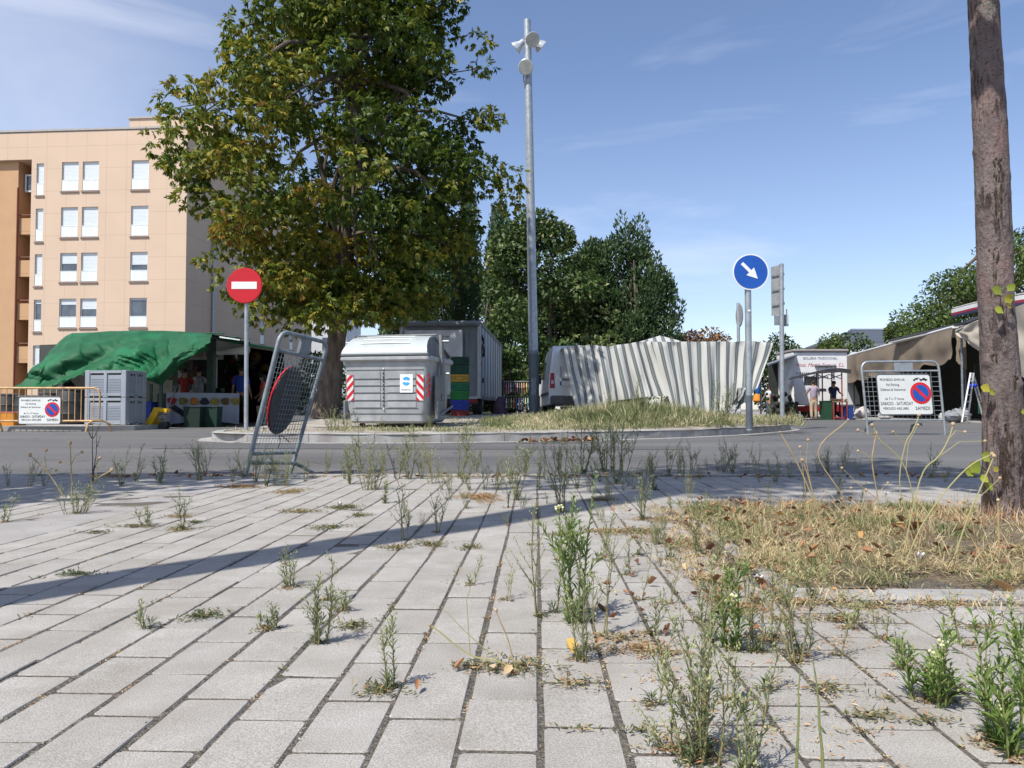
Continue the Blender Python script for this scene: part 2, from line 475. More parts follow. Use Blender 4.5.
def build_pavement():
    CW, CL, G, GE = 0.1017, 0.164, 0.0064, 0.0072
    V = []; F = []; T = []; MI = []
    bandu = (-1.93, -1.62)
    nu = int(7.4 / CW)
    for i in range(-nu, nu):
        u0 = 0.0068 + i * CW; uc = u0 + CW / 2
        if bandu[0] - .01 < uc < bandu[1] + .01: continue
        off = [0.03, 0.112, 0.04, 0.105][i % 4] + random.uniform(-.010, .010)
        j = -10
        while True:
            v0 = j * CL + off; j += 1
            v1 = v0 + CL
            if v0 > KY - .18: break
            v1 = min(v1, KY - .12)
            if v1 - v0 < .03: continue
            if uc > PIT[0] - .06 and uc < PIT[1] + .08 and v1 > PIT[2] - .09 and v0 < PIT[3] + .05:
                if v0 < PIT[2] - .12: v1 = PIT[2] - .11
                elif v1 > PIT[3] + .07: v0 = PIT[3] + .07
                else: continue
                if v1 - v0 < .03: continue
            jit = lambda a=.0012: random.uniform(-a, a)
            x0, x1 = u0 + G / 2 + jit(.0016), u0 + CW - G / 2 + jit(.0016)
            y0, y1 = v0 + GE / 2 + jit(), v1 - GE / 2 + jit(); wb = .0045 * vnoise(i * .35, j * .22, 4) + .0018 * vnoise(i * 2.1, j * .9, 9); x0 += wb; x1 += wb
            z = random.gauss(0, .0006); tx, ty = random.gauss(0, .0045), random.gauss(0, .004)
            b = len(V)
            for (ins, cut, zz) in ((0, .004, -.03), (0, .004, -.0022), (.0014, .0045, 0.0)):
                for (x, y, cx, cy) in ((x0, y0, 1, 0), (x1, y0, -1, 0), (x1, y0, 0, 1), (x1, y1, 0, -1), (x1, y1, -1, 0), (x0, y1, 1, 0), (x0, y1, 0, -1), (x0, y0, 0, 1)):
                    sx = ins if x == x0 else -ins; sy = ins if y == y0 else -ins
                    px, py = x + sx + cx * cut, y + sy + cy * cut
                    pz = zz + z + (px - uc) * tx + (py - (y0 + y1) / 2) * ty
                    V.append(uv(px, py, pz))
            t = min(1, max(0, random.gauss(.5, .16)))
            for r_ in range(2):
                for k in range(8):
                    F.append((b + r_ * 8 + k, b + r_ * 8 + (k + 1) % 8, b + r_ * 8 + 8 + (k + 1) % 8, b + r_ * 8 + 8 + k)); T.append(t); MI.append(1 - r_)
            F.append(tuple(b + 16 + k for k in range(8))); T.append(t); MI.append(0)
    me = bpy.data.meshes.new('pavement'); me.from_pydata([tuple(p) for p in V], [], F)
    me.materials.append(M_PAV); me.materials.append(mat('soiled block side', (.19, .168, .14), (.11, .095, .078), scale=60, rough=1)); me.polygons.foreach_set('material_index', MI); at = me.attributes.new('tint', 'FLOAT', 'FACE'); at.data.foreach_set('value', T)
    tag(link_mesh('pavement', me), kind='structure')
    # band of plain slabs
    mb = MB(); v = -1.6
    while v < KY - .2:
        v1 = min(v + .4, KY - .12); z = random.gauss(0, .001)
        c = uv((bandu[0] + bandu[1]) / 2, (v + v1) / 2, -.016 + z)
        mb.box(c, (bandu[1] - bandu[0] - .006, v1 - v - .004, .03), rz=-TH, bev=.002); v = v1
    tag(mb.build('pavement_band', M_SLAB), kind='structure')
    # gritty bedding in the joints, lightly uneven
    nx, ny = 150, 70
    g = [[uv(-7.4 + 14.8 * c / nx, -1.6 + (KY - .11 + 1.6) * r_ / ny, -.0018 + random.uniform(-.0012, .0008)) for c in range(nx + 1)] for r_ in range(ny + 1)]
    tag(MB().sheet(g).build('pavement_joints', M_JOINT), kind='structure')
    # flush kerb at the road, in metre lengths
    mb = MB(); x = -9.0
    while x < 9:
        mb.box((x + .5, KY - .055, -.058), (.994, .11, .12), bev=.008); x += 1.0
    tag(mb.build('kerb_road_edge', M_CONC), kind='structure')
    # plain ground under and beside the modelled paving
    for (x0, x1, y0, y1) in ((-60, -7.38, -40, KY - .11), (7.38, 60, -40, KY - .11), (-7.38, 7.38, -40, -1.5)):
        tag(MB().add([(x0, y0, -.008), (x1, y0, -.008), (x1, y1, -.008), (x0, y1, -.008)], [(0, 1, 2, 3)]).build('pavement_outer', M_SLAB), kind='structure')
    # tree pit edging
    mb = MB()
    u0, u1, v0, v1 = PIT
    for k in range(5):
        a = u0 - .05 + k * .46
        mb.box(uv(a + .227, v0 - .045, -.03), (.452, .085, .08), rz=-TH, bev=.006)
        mb.box(uv(a + .227, v1 + .03, -.034), (.452, .06, .08), rz=-TH, bev=.006)
    for k in range(4):
        a = v0 + k * .365
        mb.box(uv(u0 - .02, a + .182, -.038), (.05, .35, .08), rz=-TH + random.uniform(-.015, .015), bev=.006)
    tag(mb.build('kerb_tree_pit', M_CONC), kind='structure')
    g = [[uv(u0 + (u1 - u0) * c / 30, v0 + (v1 - v0) * r_ / 24 + (-.02 if r_ == 0 else 0), .004 + .02 * vnoise(c * .3, r_ * .3) + .02 * math.sin(math.pi * r_ / 24) * math.sin(math.pi * min(1, c / 26))) for c in range(31)] for r_ in range(25)]
    tag(MB().sheet(g).build('soil', mat('pit soil', (0.24, 0.19, 0.13), (0.13, 0.10, 0.07), scale=30, rough=1, bump=1, bscale=90)), kind='structure')
build_pavement()

# ---- traffic island
ISL = [(-4.75, 12.5), (-4.45, 11.2), (-3.9, 10.65), (-2.9, 10.45), (-1.5, 10.42), (0.0, 10.8), (1.35, 11.4), (2.4, 12.05), (3.3, 12.9), (4.2, 13.9), (5.0, 15.0), (5.8, 16.2), (6.35, 17.4), (6.6, 18.8), (6.7, 22), (6.8, 28), (6.8, 34), (0, 35), (-4.4, 34), (-4.5, 28), (-4.6, 22), (-4.7, 17)]
def smooth_poly(P, n=3):
    for _ in range(2):
        Q = []
        for i in range(len(P)):
            a, b = P[i], P[(i + 1) % len(P)]
            Q += [(a[0] * .75 + b[0] * .25, a[1] * .75 + b[1] * .25), (a[0] * .25 + b[0] * .75, a[1] * .25 + b[1] * .75)]
        P = Q
    return P
ISP = smooth_poly(ISL)
def zi(x, y):
    """height of the island: kerb height at the front, gently mounded, higher at the back"""
    k = min(1.0, max(0.0, (y - 12.5) / 8.0))
    m = .16 * math.exp(-((x - 2.1) / 2.0) ** 2 - ((y - 15.5) / 2.2) ** 2)
    return 0.07 + .17 * k * k * (3 - 2 * k) + m
def island():
    c = Vector((0.6, 20)); n = len(ISP); rings = [1.0, .985, .93, .85, .75, .62, .48, .34, .2, .08]
    V = []; 
    for q in rings:
        for (x, y) in ISP:
            X = c.x + (x - c.x) * q; Y = c.y + (y - c.y) * q
            V.append((X, Y, min(.075 + (1 - q) * 4, zi(X, Y)) - .002 + .01 * vnoise(X, Y)))
    V.append((c.x, c.y, zi(c.x, c.y)))
    F = [(r_ * n + i, r_ * n + (i + 1) % n, (r_ + 1) * n + (i + 1) % n, (r_ + 1) * n + i) for r_ in range(len(rings) - 1) for i in range(n)]
    F += [((len(rings) - 1) * n + i, (len(rings) - 1) * n + (i + 1) % n, len(rings) * n) for i in range(n)]
    me = bpy.data.meshes.new('terrain_island'); me.from_pydata(V, [], F)
    me.materials.append(mat('island earth', (0.36, 0.33, 0.28), (0.23, 0.20, 0.16), scale=3, rough=1, bump=.8, bscale=30, c3=(0.44, 0.42, 0.38), s3=1.2))
    o = link_mesh('terrain_island', me); tag(o, kind='structure')
    # kerb stones along the edge, resampled to even lengths
    P = [Vector((x, y, 0)) for x, y in ISP]; P.append(P[0])
    pts = []; acc = 0; L = .9
    d = [0]
    for a, b in zip(P, P[1:]): d.append(d[-1] + (b - a).length)
    def at(s):
        s = s % d[-1]
        for i in range(len(P) - 1):
            if d[i] <= s <= d[i + 1]:
                return P[i].lerp(P[i + 1], (s - d[i]) / max(1e-6, d[i + 1] - d[i]))
        return P[0]
    mb = MB(); N = int(d[-1] / L); L = d[-1] / N
    strip = MB()
    ctr = Vector((1, 22, 0))
    for k in range(N):
        a, b = at(k * L + .004), at((k + 1) * L - .004)
        t = (b - a).normalized(); o_ = Vector((t.y, -t.x, 0))
        if o_.dot(a - ctr) < 0: o_ = -o_
        zt = .08 + random.uniform(-.005, .005); dz = Vector((0, 0, 1))
        out = [(0.0, -.12), (0.0, zt - .03), (-.02, zt), (-.15, zt), (-.15, -.12)]
        mb.prism([a + o_ * u_ + dz * z_ for u_, z_ in out], b - a)
        out = [(.004, -.12), (.004, ROAD_Z + .006), (.20, ROAD_Z + .006), (.20, -.12)]
        strip.prism([a + o_ * u_ + dz * z_ for u_, z_ in out], b - a)
    tag(mb.build('kerb_island', M_CONC), kind='structure')
    tag(strip.build('kerb_gutter', mat('gutter concrete', (0.40, 0.39, 0.37), (0.28, 0.27, 0.25), scale=8, rough=.95, bump=.3)), kind='structure')
island()
# sidewalks left and right across the road
def sidewalk(name, P, z):
    mb = MB(); mb.prism([(x, y, -.11) for x, y in P], (0, 0, z + .11))
    o = mb.build(name, mat('sidewalk concrete', (0.37, 0.36, 0.34), (0.29, 0.28, 0.265), scale=1.2, rough=.92, bump=.3, bscale=30, c3=(0.26, 0.24, 0.22), s3=3)); tag(o, kind='structure')
sidewalk('sidewalk_market', [(-40, 15.6), (-8.9, 15.9), (-8.15, 16.6), (-8.1, 17.9), (-12, 21), (-17, 40), (-40, 40)], .055)
sidewalk('sidewalk_far', [(13.6, 20), (15.3, 27.5), (15.6, 31), (12.5, 40), (12.5, 90), (60, 90), (60, 20)], -.012)
# patch of darker asphalt (repair) on the road
tag(MB().add([(-4.2, 8.9, ROAD_Z + .004), (2.0, 8.7, ROAD_Z + .004), (2.2, 9.5, ROAD_Z + .004), (-4.0, 9.7, ROAD_Z + .004)], [(0, 1, 2, 3)]).build('road_patch', mat('asphalt repair', (0.085, 0.085, 0.087), (0.12, 0.12, 0.12), scale=60, rough=.9, bump=.4, bscale=80)), kind='structure')

# ================================================================== apartment block
def facade_mat(name, c, joint, bw=1.28, rh=1.5):
    m, t, p = new_mat(name); L = t.links.new
    co = t.nodes.new("ShaderNodeTexCoord"); se = t.nodes.new("ShaderNodeSeparateXYZ"); cb = t.nodes.new("ShaderNodeCombineXYZ")
    L(co.outputs['Object'], se.inputs[0])
    ad = t.nodes.new("ShaderNodeMath"); ad.operation = 'ADD'; L(se.outputs[0], ad.inputs[0]); L(se.outputs[1], ad.inputs[1])
    L(ad.outputs[0], cb.inputs[0]); L(se.outputs[2], cb.inputs[1])
    br = t.nodes.new("ShaderNodeTexBrick"); br.offset = 0; br.squash = 1
    br.inputs['Scale'].default_value = 1; br.inputs['Brick Width'].default_value = bw; br.inputs['Row Height'].default_value = rh
    br.inputs['Mortar Size'].default_value = .014; br.inputs['Mortar Smooth'].default_value = 0
    br.inputs['Color1'].default_value = (*c, 1); br.inputs['Color2'].default_value = (*[x * .985 for x in c], 1); br.inputs['Mortar'].default_value = (*joint, 1)
    L(cb.outputs[0], br.inputs['Vector'])
    n = t.nodes.new("ShaderNodeTexNoise"); n.inputs['Scale'].default_value = .5; n.inputs['Detail'].default_value = 8; L(co.outputs['Object'], n.inputs['Vector'])
    mr = t.nodes.new("ShaderNodeMapRange"); mr.inputs['To Min'].default_value = .9; mr.inputs['To Max'].default_value = 1.08; L(n.outputs['Fac'], mr.inputs[0])
    x = t.nodes.new("ShaderNodeMixRGB"); x.blend_type = 'MULTIPLY'; x.inputs[0].default_value = 1
    L(br.outputs[0], x.inputs[1]); L(mr.outputs[0], x.inputs[2]); L(x.outputs[0], p.inputs['Base Color'])
    p.inputs['Roughness'].default_value = .9; p.inputs['Specular IOR Level'].default_value = .2
    return m
M_FAC = facade_mat('peach render', (0.62, 0.475, 0.355), (0.49, 0.37, 0.275))
M_ORG = mat('orange render', (0.52, 0.325, 0.18), (0.48, 0.295, 0.165), scale=.7, rough=.9)
M_FRAME = mat('window frame white', (0.72, 0.74, 0.74), rough=.35)
M_SHUT = mat('roller shutter', (0.70, 0.76, 0.78), (0.60, 0.66, 0.69), scale=14, stretch=(.2, .2, 8), rough=.5)
M_GLASS = mat('dark glass', (0.05, 0.065, 0.08), (0.10, 0.13, 0.16), scale=1.5, rough=.08, spec=.8)
M_RAIL = mat('frosted rail', (0.74, 0.78, 0.78), (0.66, 0.70, 0.70), scale=6, stretch=(1, 1, .1), rough=.4)
M_SILL = mat('sill', (0.30, 0.22, 0.18), rough=.8)

def wall_holes(mb, O, U, w_, h_, holes, N, depth=.22):
    """wall in the plane O + u*U + z*Z with rectangular openings (u0,u1,z0,z1) and reveals towards N (inward)"""
    Z = Vector((0, 0, 1)); us = sorted({0, w_, *[a for q in holes for a in q[:2]]}); zs = sorted({0, h_, *[a for q in holes for a in q[2:]]})
    P = lambda u, z, d=0: O + U * u + Z * z + N * d
    for i in range(len(us) - 1):
        for j in range(len(zs) - 1):
            uc, zc = (us[i] + us[i + 1]) / 2, (zs[j] + zs[j + 1]) / 2
            if any(q[0] < uc < q[1] and q[2] < zc < q[3] for q in holes): continue
            mb.add([P(us[i], zs[j]), P(us[i + 1], zs[j]), P(us[i + 1], zs[j + 1]), P(us[i], zs[j + 1])], [(0, 1, 2, 3)])
    for (a, b, c, d) in holes:
        for q in (((a, c), (b, c)), ((b, c), (b, d)), ((b, d), (a, d)), ((a, d), (a, c))):
            (u0, z0), (u1, z1) = q
            mb.add([P(u0, z0), P(u1, z1), P(u1, z1, depth), P(u0, z0, depth)], [(0, 1, 2, 3)])

def window(b, O, U, N, q, state, rail=True):
    """q=(u0,u1,z0,z1); state 0..1 how far the shutter is down"""
    a, c, z0, z1 = q; Z = Vector((0, 0, 1)); P = lambda u, z, d: O + U * u + Z * z + N * d
    def bar(mb, u0, u1, za, zb, d0, d1):
        mb.hexa([P(u0, za, d0), P(u1, za, d0), P(u1, za, d1), P(u0, za, d1)], [P(u0, zb, d0), P(u1, zb, d0), P(u1, zb, d1), P(u0, zb, d1)])
    f = MB(); t = .07
    bar(f, a, a + t, z0, z1, .10, .17); bar(f, c - t, c, z0, z1, .10, .17); bar(f, a + t, c - t, z0, z0 + t, .10, .17); bar(f, a + t, c - t, z1 - t, z1, .10, .17)
    wn = f.build('window', M_FRAME, b)
    mid = z1 - t - (z1 - z0 - 2 * t) * state
    if state < .99:
        g = MB(); bar(g, a + t, c - t, z0 + t, mid, .14, .16); g.build('pane', M_GLASS, wn)
    if state > .02:
        s = MB(); n = max(3, int((z1 - mid) / .09))
        for k in range(n):
            zz = z1 - t - (z1 - t - mid) * (k + 1) / n; zz2 = z1 - t - (z1 - t - mid) * k / n
            bar(s, a + t, c - t, zz + .008, zz2, .115, .135)
        s.build('shutter', M_SHUT, wn)
    if rail:
        r_ = MB(); bar(r_, a + .02, c - .02, z0 + .05, z0 + .05 + (z1 - z0) * .34, .02, .04); bar(r_, a, c, z0 + .05 + (z1 - z0) * .34, z0 + .09 + (z1 - z0) * .34, .01, .05)
        r_.build('railing', M_RAIL, wn)
    s = MB(); bar(s, a - .06, c + .06, z0 - .09, z0 - .003, -.08, .10); s.build('sill', M_SILL, wn)

def apartment():
    C = pt(184, 409, 50.0); C.z = -.1
    Lf = pt(-70, 409, 51.3); Lf.z = -.1
    U = (C - Lf); W = U.length; U.normalize(); N = Vector((-U.y, U.x, 0))      # N points inward (away)
    far = Vector((PX(311, 74), 74, -.1)); US = (far - C); WS = US.length; US.normalize(); NS = Vector((-US.y, US.x, 0))
    b = thing('apartment_block', 'peach rendered apartment block with rows of white shuttered windows', 'building', C)
    H = pt(184, 128, 50.0).z + .1
    zz = lambda py: pt(100, py, 50.3).z + .1
    def u_of(px):      # where the line of sight through a picture column meets the facade
        k = (px - 512) / 768.0
        return (k * Lf.y - Lf.x) / (U.x - k * U.y)
    rows = [(zz(190), zz(160.5)), (zz(236.5), zz(206)), (zz(281.5), zz(252)), (zz(327.5), zz(298)), (zz(374), zz(344))]
    cols = [(u_of(57.5), u_of(74.5)), (u_of(78.5), u_of(95)), (u_of(128), u_of(145.5))]
    nar = (u_of(32), u_of(39.5))
    uL = u_of(27)
    O2 = Lf + U * uL
    holes = []; W2 = W - uL
    for r_, (z0, z1) in enumerate(rows):
        for (a, c) in cols: holes.append((a - uL, c - uL, z0, z1))
        holes.append((nar[0] - uL, nar[1] - uL, z0 - .25, z1 - .05))
    wl = MB(); wall_holes(wl, O2, U, W2, H, holes, N)
    wl.build('wall', M_FAC, b, recalc=False)
    states = {(2, 0): .35, (2, 2): .42, (3, 0): .18, (3, 1): .35, (3, 2): .05}
    for i, q in enumerate(holes):
        r_, c_ = divmod(i, 4)
        st = states.get((r_, c_), .99) if c_ < 3 else (.99 if r_ != 3 else .1)
        window(b, O2, U, N, q, st)
    # side wall in shade with a column of narrow windows
    hs = []
    for (z0, z1) in rows[1:]:
        for s_ in (9.0, 12.0, 18.4): hs.append((s_, s_ + .8, z0 - .1, z1 - .1))
    sw = MB(); wall_holes(sw, C, US, WS, H, hs, NS); sw.build('side_wall', M_FAC, b, recalc=False)
    for q in hs: window(b, C, US, NS, q, .5)
    # back and remote walls, roof slab and parapet coping
    Z = Vector((0, 0, 1))
    farL = Lf + (far - C)
    bk = MB(); bk.add([far, farL, farL + Z * H, far + Z * H], [(0, 1, 2, 3)]); bk.add([farL, Lf + N * 3.2, Lf + N * 3.2 + Z * H, farL + Z * H], [(0, 1, 2, 3)]); bk.build('rear_wall', M_FAC, b, recalc=False)
    rf = MB(); rf.hexa([Lf + Z * (H - .02), C + Z * (H - .02), far + Z * (H - .02), farL + Z * (H - .02)], [Lf + Z * (H + .03), C + Z * (H + .03), far + Z * (H + .03), farL + Z * (H + .03)])
    roof = rf.build('roof', mat('roof gravel', (.3, .28, .26)), b)
    cp = MB()
    def coping(a, c, wd=.3):
        t = (c - a).normalized(); n_ = Vector((-t.y, t.x, 0))
        cp.hexa([a - n_ * .06 + Z * (H + .034), c - n_ * .06 + Z * (H + .034), c + n_ * wd + Z * (H + .034), a + n_ * wd + Z * (H + .034)], [a - n_ * .06 + Z * (H + .16), c - n_ * .06 + Z * (H + .16), c + n_ * wd + Z * (H + .16), a + n_ * wd + Z * (H + .16)])
    coping(Lf, C); coping(C + US * .31, far)
    cp.build('coping', mat('coping', (.42, .40, .38), rough=.8), roof)
    # penthouse
    p0 = Vector((PX(125, 56.3), 56.3, -.1)); p1 = p0 + U * 6.4
    ph = MB(); hh = pt(128, 115, 55.5).z + .1
    q0, q1 = p0 + N * 8, p1 + N * 8
    ph.hexa([p0 + Z * H, p1 + Z * H, q1 + Z * H, q0 + Z * H], [p0 + Z * hh, p1 + Z * hh, q1 + Z * hh, q0 + Z * hh])
    po = ph.build('penthouse', M_FAC, b)
    ph = MB(); ph.hexa([p0 - U * .1 - N * .1 + Z * (hh + .004), p1 - N * .1 + Z * (hh + .004), q1 + Z * (hh + .004), q0 + Z * (hh + .004)], [p0 - U * .1 - N * .1 + Z * (hh + .13), p1 - N * .1 + Z * (hh + .13), q1 + Z * (hh + .13), q0 + Z * (hh + .13)])
    ph.build('coping', mat('coping', (.42, .40, .38)), po)
    # antenna
    a0 = pt(157, 115, 58); top = pt(157, 89, 58).z
    an = MB(); an.tube([(a0.x, a0.y, a0.z - .3), (a0.x, a0.y, top)], .035, 6)
    for k, zt in enumerate((top - .05, top - .35, top - .6)):
        an.tube([(a0.x - .4 + .1 * k, a0.y, zt), (a0.x + .4 - .1 * k, a0.y, zt)], .02, 5)
        for s_ in (-.35, -.18, 0, .18, .35): an.tube([(a0.x + s_, a0.y - .2, zt), (a0.x + s_, a0.y + .2, zt)], .015, 4)
    an.build('antenna', M_GALV, b)
    # recessed bay at the left end: beam over it, orange wall and balconies behind
    bm_ = MB(); zb = zz(157); zt = H
    bm_.hexa([Lf + Z * zb, O2 + Z * zb, O2 + N * 3.2 + Z * zb, Lf + N * 3.2 + Z * zb], [Lf + Z * (zt - .03), O2 + Z * (zt - .03), O2 + N * 3.2 + Z * (zt - .03), Lf + N * 3.2 + Z * (zt - .03)])
    bm_.build('beam', M_FAC, b)
    rc = MB()
    m0 = Lf + U * u_of(10) + N * .35
    rc.hexa([Lf + N * .35, m0, m0 + N * 2.2, Lf + N * 3.2], [Lf + N * .35 + Z * (zb - .01), m0 + Z * (zb - .01), m0 + N * 2.2 + Z * (zb - .01), Lf + N * 3.2 + Z * (zb - .01)])
    e0, e1 = m0 + N * 3.0, O2 + N * 3.0
    rc.hexa([m0 + N * 2.21, O2 + N * 3.2, O2 + N * 3.4, m0 + N * 2.41], [m0 + N * 2.21 + Z * zb, O2 + N * 3.2 + Z * zb, O2 + N * 3.4 + Z * zb, m0 + N * 2.41 + Z * zb])
    jb = O2 + N * .01
    rc.hexa([jb, jb + U * .2, jb + U * .2 + N * 3.2, jb + N * 3.2], [p + Z * (zb - .01) for p in (jb, jb + U * .2, jb + U * .2 + N * 3.2, jb + N * 3.2)])
    rc.build('recess_wall', M_ORG, b)
    for k, py in enumerate((231, 274, 318, 362)):
        z0 = zz(py)
        bl = MB(); a = m0 + N * .1 + U * .05; c = O2 + N * .45 - U * .04
        bl.hexa([a + Z * z0, c + Z * z0, c + N * 2 + Z * z0, a + N * 2 + Z * z0], [p + Z * (z0 + .2) for p in (a, c, c + N * 2, a + N * 2)])
        bl.hexa([a + Z * (z0 + .21), c + Z * (z0 + .21), c + N * .1 + Z * (z0 + .21), a + N * .1 + Z * (z0 + .21)], [p + Z * (z0 + 1.1) for p in (a, c, c + N * .1, a + N * .1)])
        bo = bl.build('balcony', M_ORG, b)
        rl = MB(); rl.tube([a + Z * (z0 + 1.3), c + Z * (z0 + 1.3)], .04, 6); rl.build('handrail', mat('rust red paint', (.18, .04, .025), rough=.5), bo)
    for py0, py1 in ((186, 168), (211, 199)):
        q = MB(); a = m0 + N * .5 + U * .1; c = O2 + N * .85 - U * .1
        z0, z1 = zz(py0), zz(py1)
        if py0 == 186:
            q.hexa([a + Z * z0, c + Z * z0, c + N * .1 + Z * z0, a + N * .1 + Z * z0], [p + Z * z1 for p in (a, c, c + N * .1, a + N * .1)])
            wv = q.build('window', M_FRAME, b)
            q = MB(); a2, c2 = a + U * .12 - N * .01, c - U * .1 - N * .01
            q.hexa([a2 + Z * (z0 + .12), c2 + Z * (z0 + .12), c2 + N * .05 + Z * (z0 + .12), a2 + N * .05 + Z * (z0 + .12)], [p + Z * (z1 - .12) for p in (a2, c2, c2 + N * .05, a2 + N * .05)])
            q.build('pane', M_GLASS, wv)
    dp = MB(); dp.tube([m0 - N * .06 + U * .03, m0 - N * .06 + U * .03 + Z * (zz(184))], .06, 6); dp.build('downpipe', mat('rust red paint', (.18, .04, .025), rough=.5), b)
    dp = MB(); g0 = C + US * 3.6 - NS * .14; dp.tube([g0, g0 + Z * (pt(217, 215, 53).z)], .11, 8); dp.build('downpipe', M_GALV, b)
apartment()

# white house seen between the block and the chestnut tree
def far_house():
    b = thing('white_house', 'white walled house glimpsed between apartment block and chestnut trunk', 'building', (PX(318, 84), 84, -.1))
    x0, x1 = PX(290, 84), PX(346, 84)
    m = MB(); zt = pt(310, 308, 84).z
    m.box(((x0 + x1) / 2, 88, zt / 2), (x1 - x0, 8, zt + .2)); m.build('wall', mat('white render', (.62, .66, .70), (.55, .58, .62), scale=.5), b)
    m = MB(); m.prism([(x0 - .3, 83.7, zt + .11), (x1 + .3, 83.7, zt + .11), (x1 + .3, 88, zt + 1.3), (x0 - .3, 88, zt + 1.3)], (0, 0, .15)); m.build('roof', mat('tiles', (.30, .16, .11), (.22, .12, .09), scale=9), b)
    for k in (0, 1):
        q = MB(); q.box((x0 + 1.6 + k * 2.4, 83.96, zt * .66), (1.0, .1, 1.3)); q.build('window', M_GLASS, b)
far_house()
def dark_roof_house():
    Y = 80; b = thing('slate_roof_house', 'building with dark slate roof rising behind market awnings', 'building', (PX(880, Y), Y, -.1))
    x0, x1, xr = PX(838, Y), PX(960, Y), PX(874, Y)
    ze, zr = pt(850, 342, Y).z, pt(880, 325, Y).z
    m = MB(); m.box(((x0 + x1) / 2, Y + 5.2, ze / 2), (x1 - x0 - .8, 9.6, ze)); m.build('wall', mat('white render', (.62, .66, .70)), b)
    m = MB(); m.add([(x0, Y, ze), (x1, Y, ze), (x1, Y + 10.5, ze), (x0, Y + 10.5, ze), (xr, Y + 5.2, zr), (x1 - 2, Y + 5.2, zr)], [(0, 1, 5, 4), (1, 2, 5), (2, 3, 4, 5), (3, 0, 4), (0, 3, 2, 1)])
    rf = m.build('roof', mat('slate', (.085, .10, .125), (.06, .075, .095), scale=5, rough=.6), b)
    m = MB(); m.tube([(x0, Y, ze), (xr, Y + 5.2, zr + .06), (x1 - 2, Y + 5.2, zr + .06)], .12, 6); m.build('ridge_capping', M_GALV, rf)
dark_roof_house()
# ================================================================== trees
def unit(v): return v / np.maximum(1e-9, np.linalg.norm(v, axis=1, keepdims=True))
def leaf_quads(P, D, Nn, Ln, Wd, bend=0.12):
    """diamond leaves: base P, direction D, normal Nn, length Ln, width Wd -> 2 quads... one folded leaf of 2 triangles pairs kept as quads"""
    side = unit(np.cross(D, Nn)); Nn = unit(np.cross(side, D))
    Ln = Ln[:, None]; Wd = Wd[:, None]
    mid = P + D * Ln * .52 - Nn * Ln * bend * .3
    A = P; B = mid + side * Wd * .5 + Nn * Ln * bend; C = P + D * Ln - Nn * Ln * bend; E = mid - side * Wd * .5 + Nn * Ln * bend
    V = np.stack([A, B, C, E], 1).reshape(-1, 3)
    F = np.arange(len(V)).reshape(-1, 4)
    return V, F
def crown_points(clumps, n, shell=.55):
    """clumps: Mx6 (centre, radii). n points spread in them, more towards the outside"""
    c = np.asarray(clumps, float); vol = (c[:, 3] * c[:, 4] * c[:, 5]) ** .72
    k = rng.choice(len(c), n, p=vol / vol.sum())
    d = unit(rng.normal(size=(n, 3))); r_ = (shell + (1 - shell) * rng.random(n))[:, None] ** .7
    return c[k, :3] + d * c[k, 3:6] * r_, d, k
def crown_mesh(name, parent, clumps, n, leaf, wid, m, droop=.35, up=.35, fingers=1, tint_base=.5, tint_dir=.0, spread=.18, kt=None, vert=False):
    P, D, K = crown_points(clumps, n)
    ktint = rng.normal(0, .16, len(clumps)) if kt is None else np.asarray(kt)
    out = unit(D + rng.normal(0, .75, (n, 3)) + np.array([0, 0, -droop if not vert else 1.6]))
    nn = unit(rng.normal(0, .6, (n, 3)) + np.array([0, 0, up * 2.0]) + D * .5)
    t = tint_base + ktint[K] + rng.normal(0, spread, n)
    if fingers == 1:
        L = leaf * rng.uniform(.65, 1.3, n); V, F = leaf_quads(P, out, nn, L, L * wid)
    else:
        side = unit(np.cross(out, nn)); Vs = []; Fs = []; ts = []; b = 0
        for q in range(fingers):
            a = (q - (fingers - 1) / 2) * (2.3 / (fingers - 1)) if fingers > 1 else 0
            d = unit(out * math.cos(a) + side * math.sin(a) + np.array([0, 0, -.45]) + rng.normal(0, .12, (n, 3)))
            L = leaf * (1 - .22 * abs(a)) * rng.uniform(.75, 1.2, n)
            V, F = leaf_quads(P, d, nn, L, L * wid); Vs.append(V); Fs.append(F + b); b += len(V); ts.append(t + rng.normal(0, .05, n))
        V = np.concatenate(Vs); F = np.concatenate(Fs); t = np.concatenate(ts)
    return np_mesh(name, V, F, m, parent, tint=np.clip(t, 0, 1))
def limb_mesh(name, parent, base, top, r0, r1, limbs, m, n=10, sway=.15, flare=1.5):
    mb = MB(); base = Vector(base); top = Vector(top); k = 9
    pts = []; rs = []
    for i in range(k + 1):
        t = i / k; p = base.lerp(top, t) + Vector((vnoise(t * 3, base.x, 1) * sway, vnoise(t * 3, base.x, 7) * sway, 0)) * (t * (1.2 - t) * 2)
        pts.append(p); rs.append((r0 + (r1 - r0) * t) * (1 + (flare - 1) * max(0, 1 - t * 9) ** 2))
    mb.tube(pts, rs, n)
    for (t0, end, rr) in limbs:
        f = t0 * k; i = min(k - 1, int(f)); s_ = pts[i].lerp(pts[i + 1], f - i); e = Vector(end)
        m1 = s_.lerp(e, .33) + Vector((0, 0, .10 * (e - s_).length)) + Vector((random.uniform(-.1, .1), random.uniform(-.1, .1), 0)); m2_ = s_.lerp(e, .7) + Vector((random.uniform(-.15, .15), random.uniform(-.15, .15), .09 * (e - s_).length))
        mb.tube([s_, m1, m2_, e], [rr, rr * .7, rr * .45, rr * .2], 6)
    return mb.build(name, m, parent, smooth=True, recalc=False)

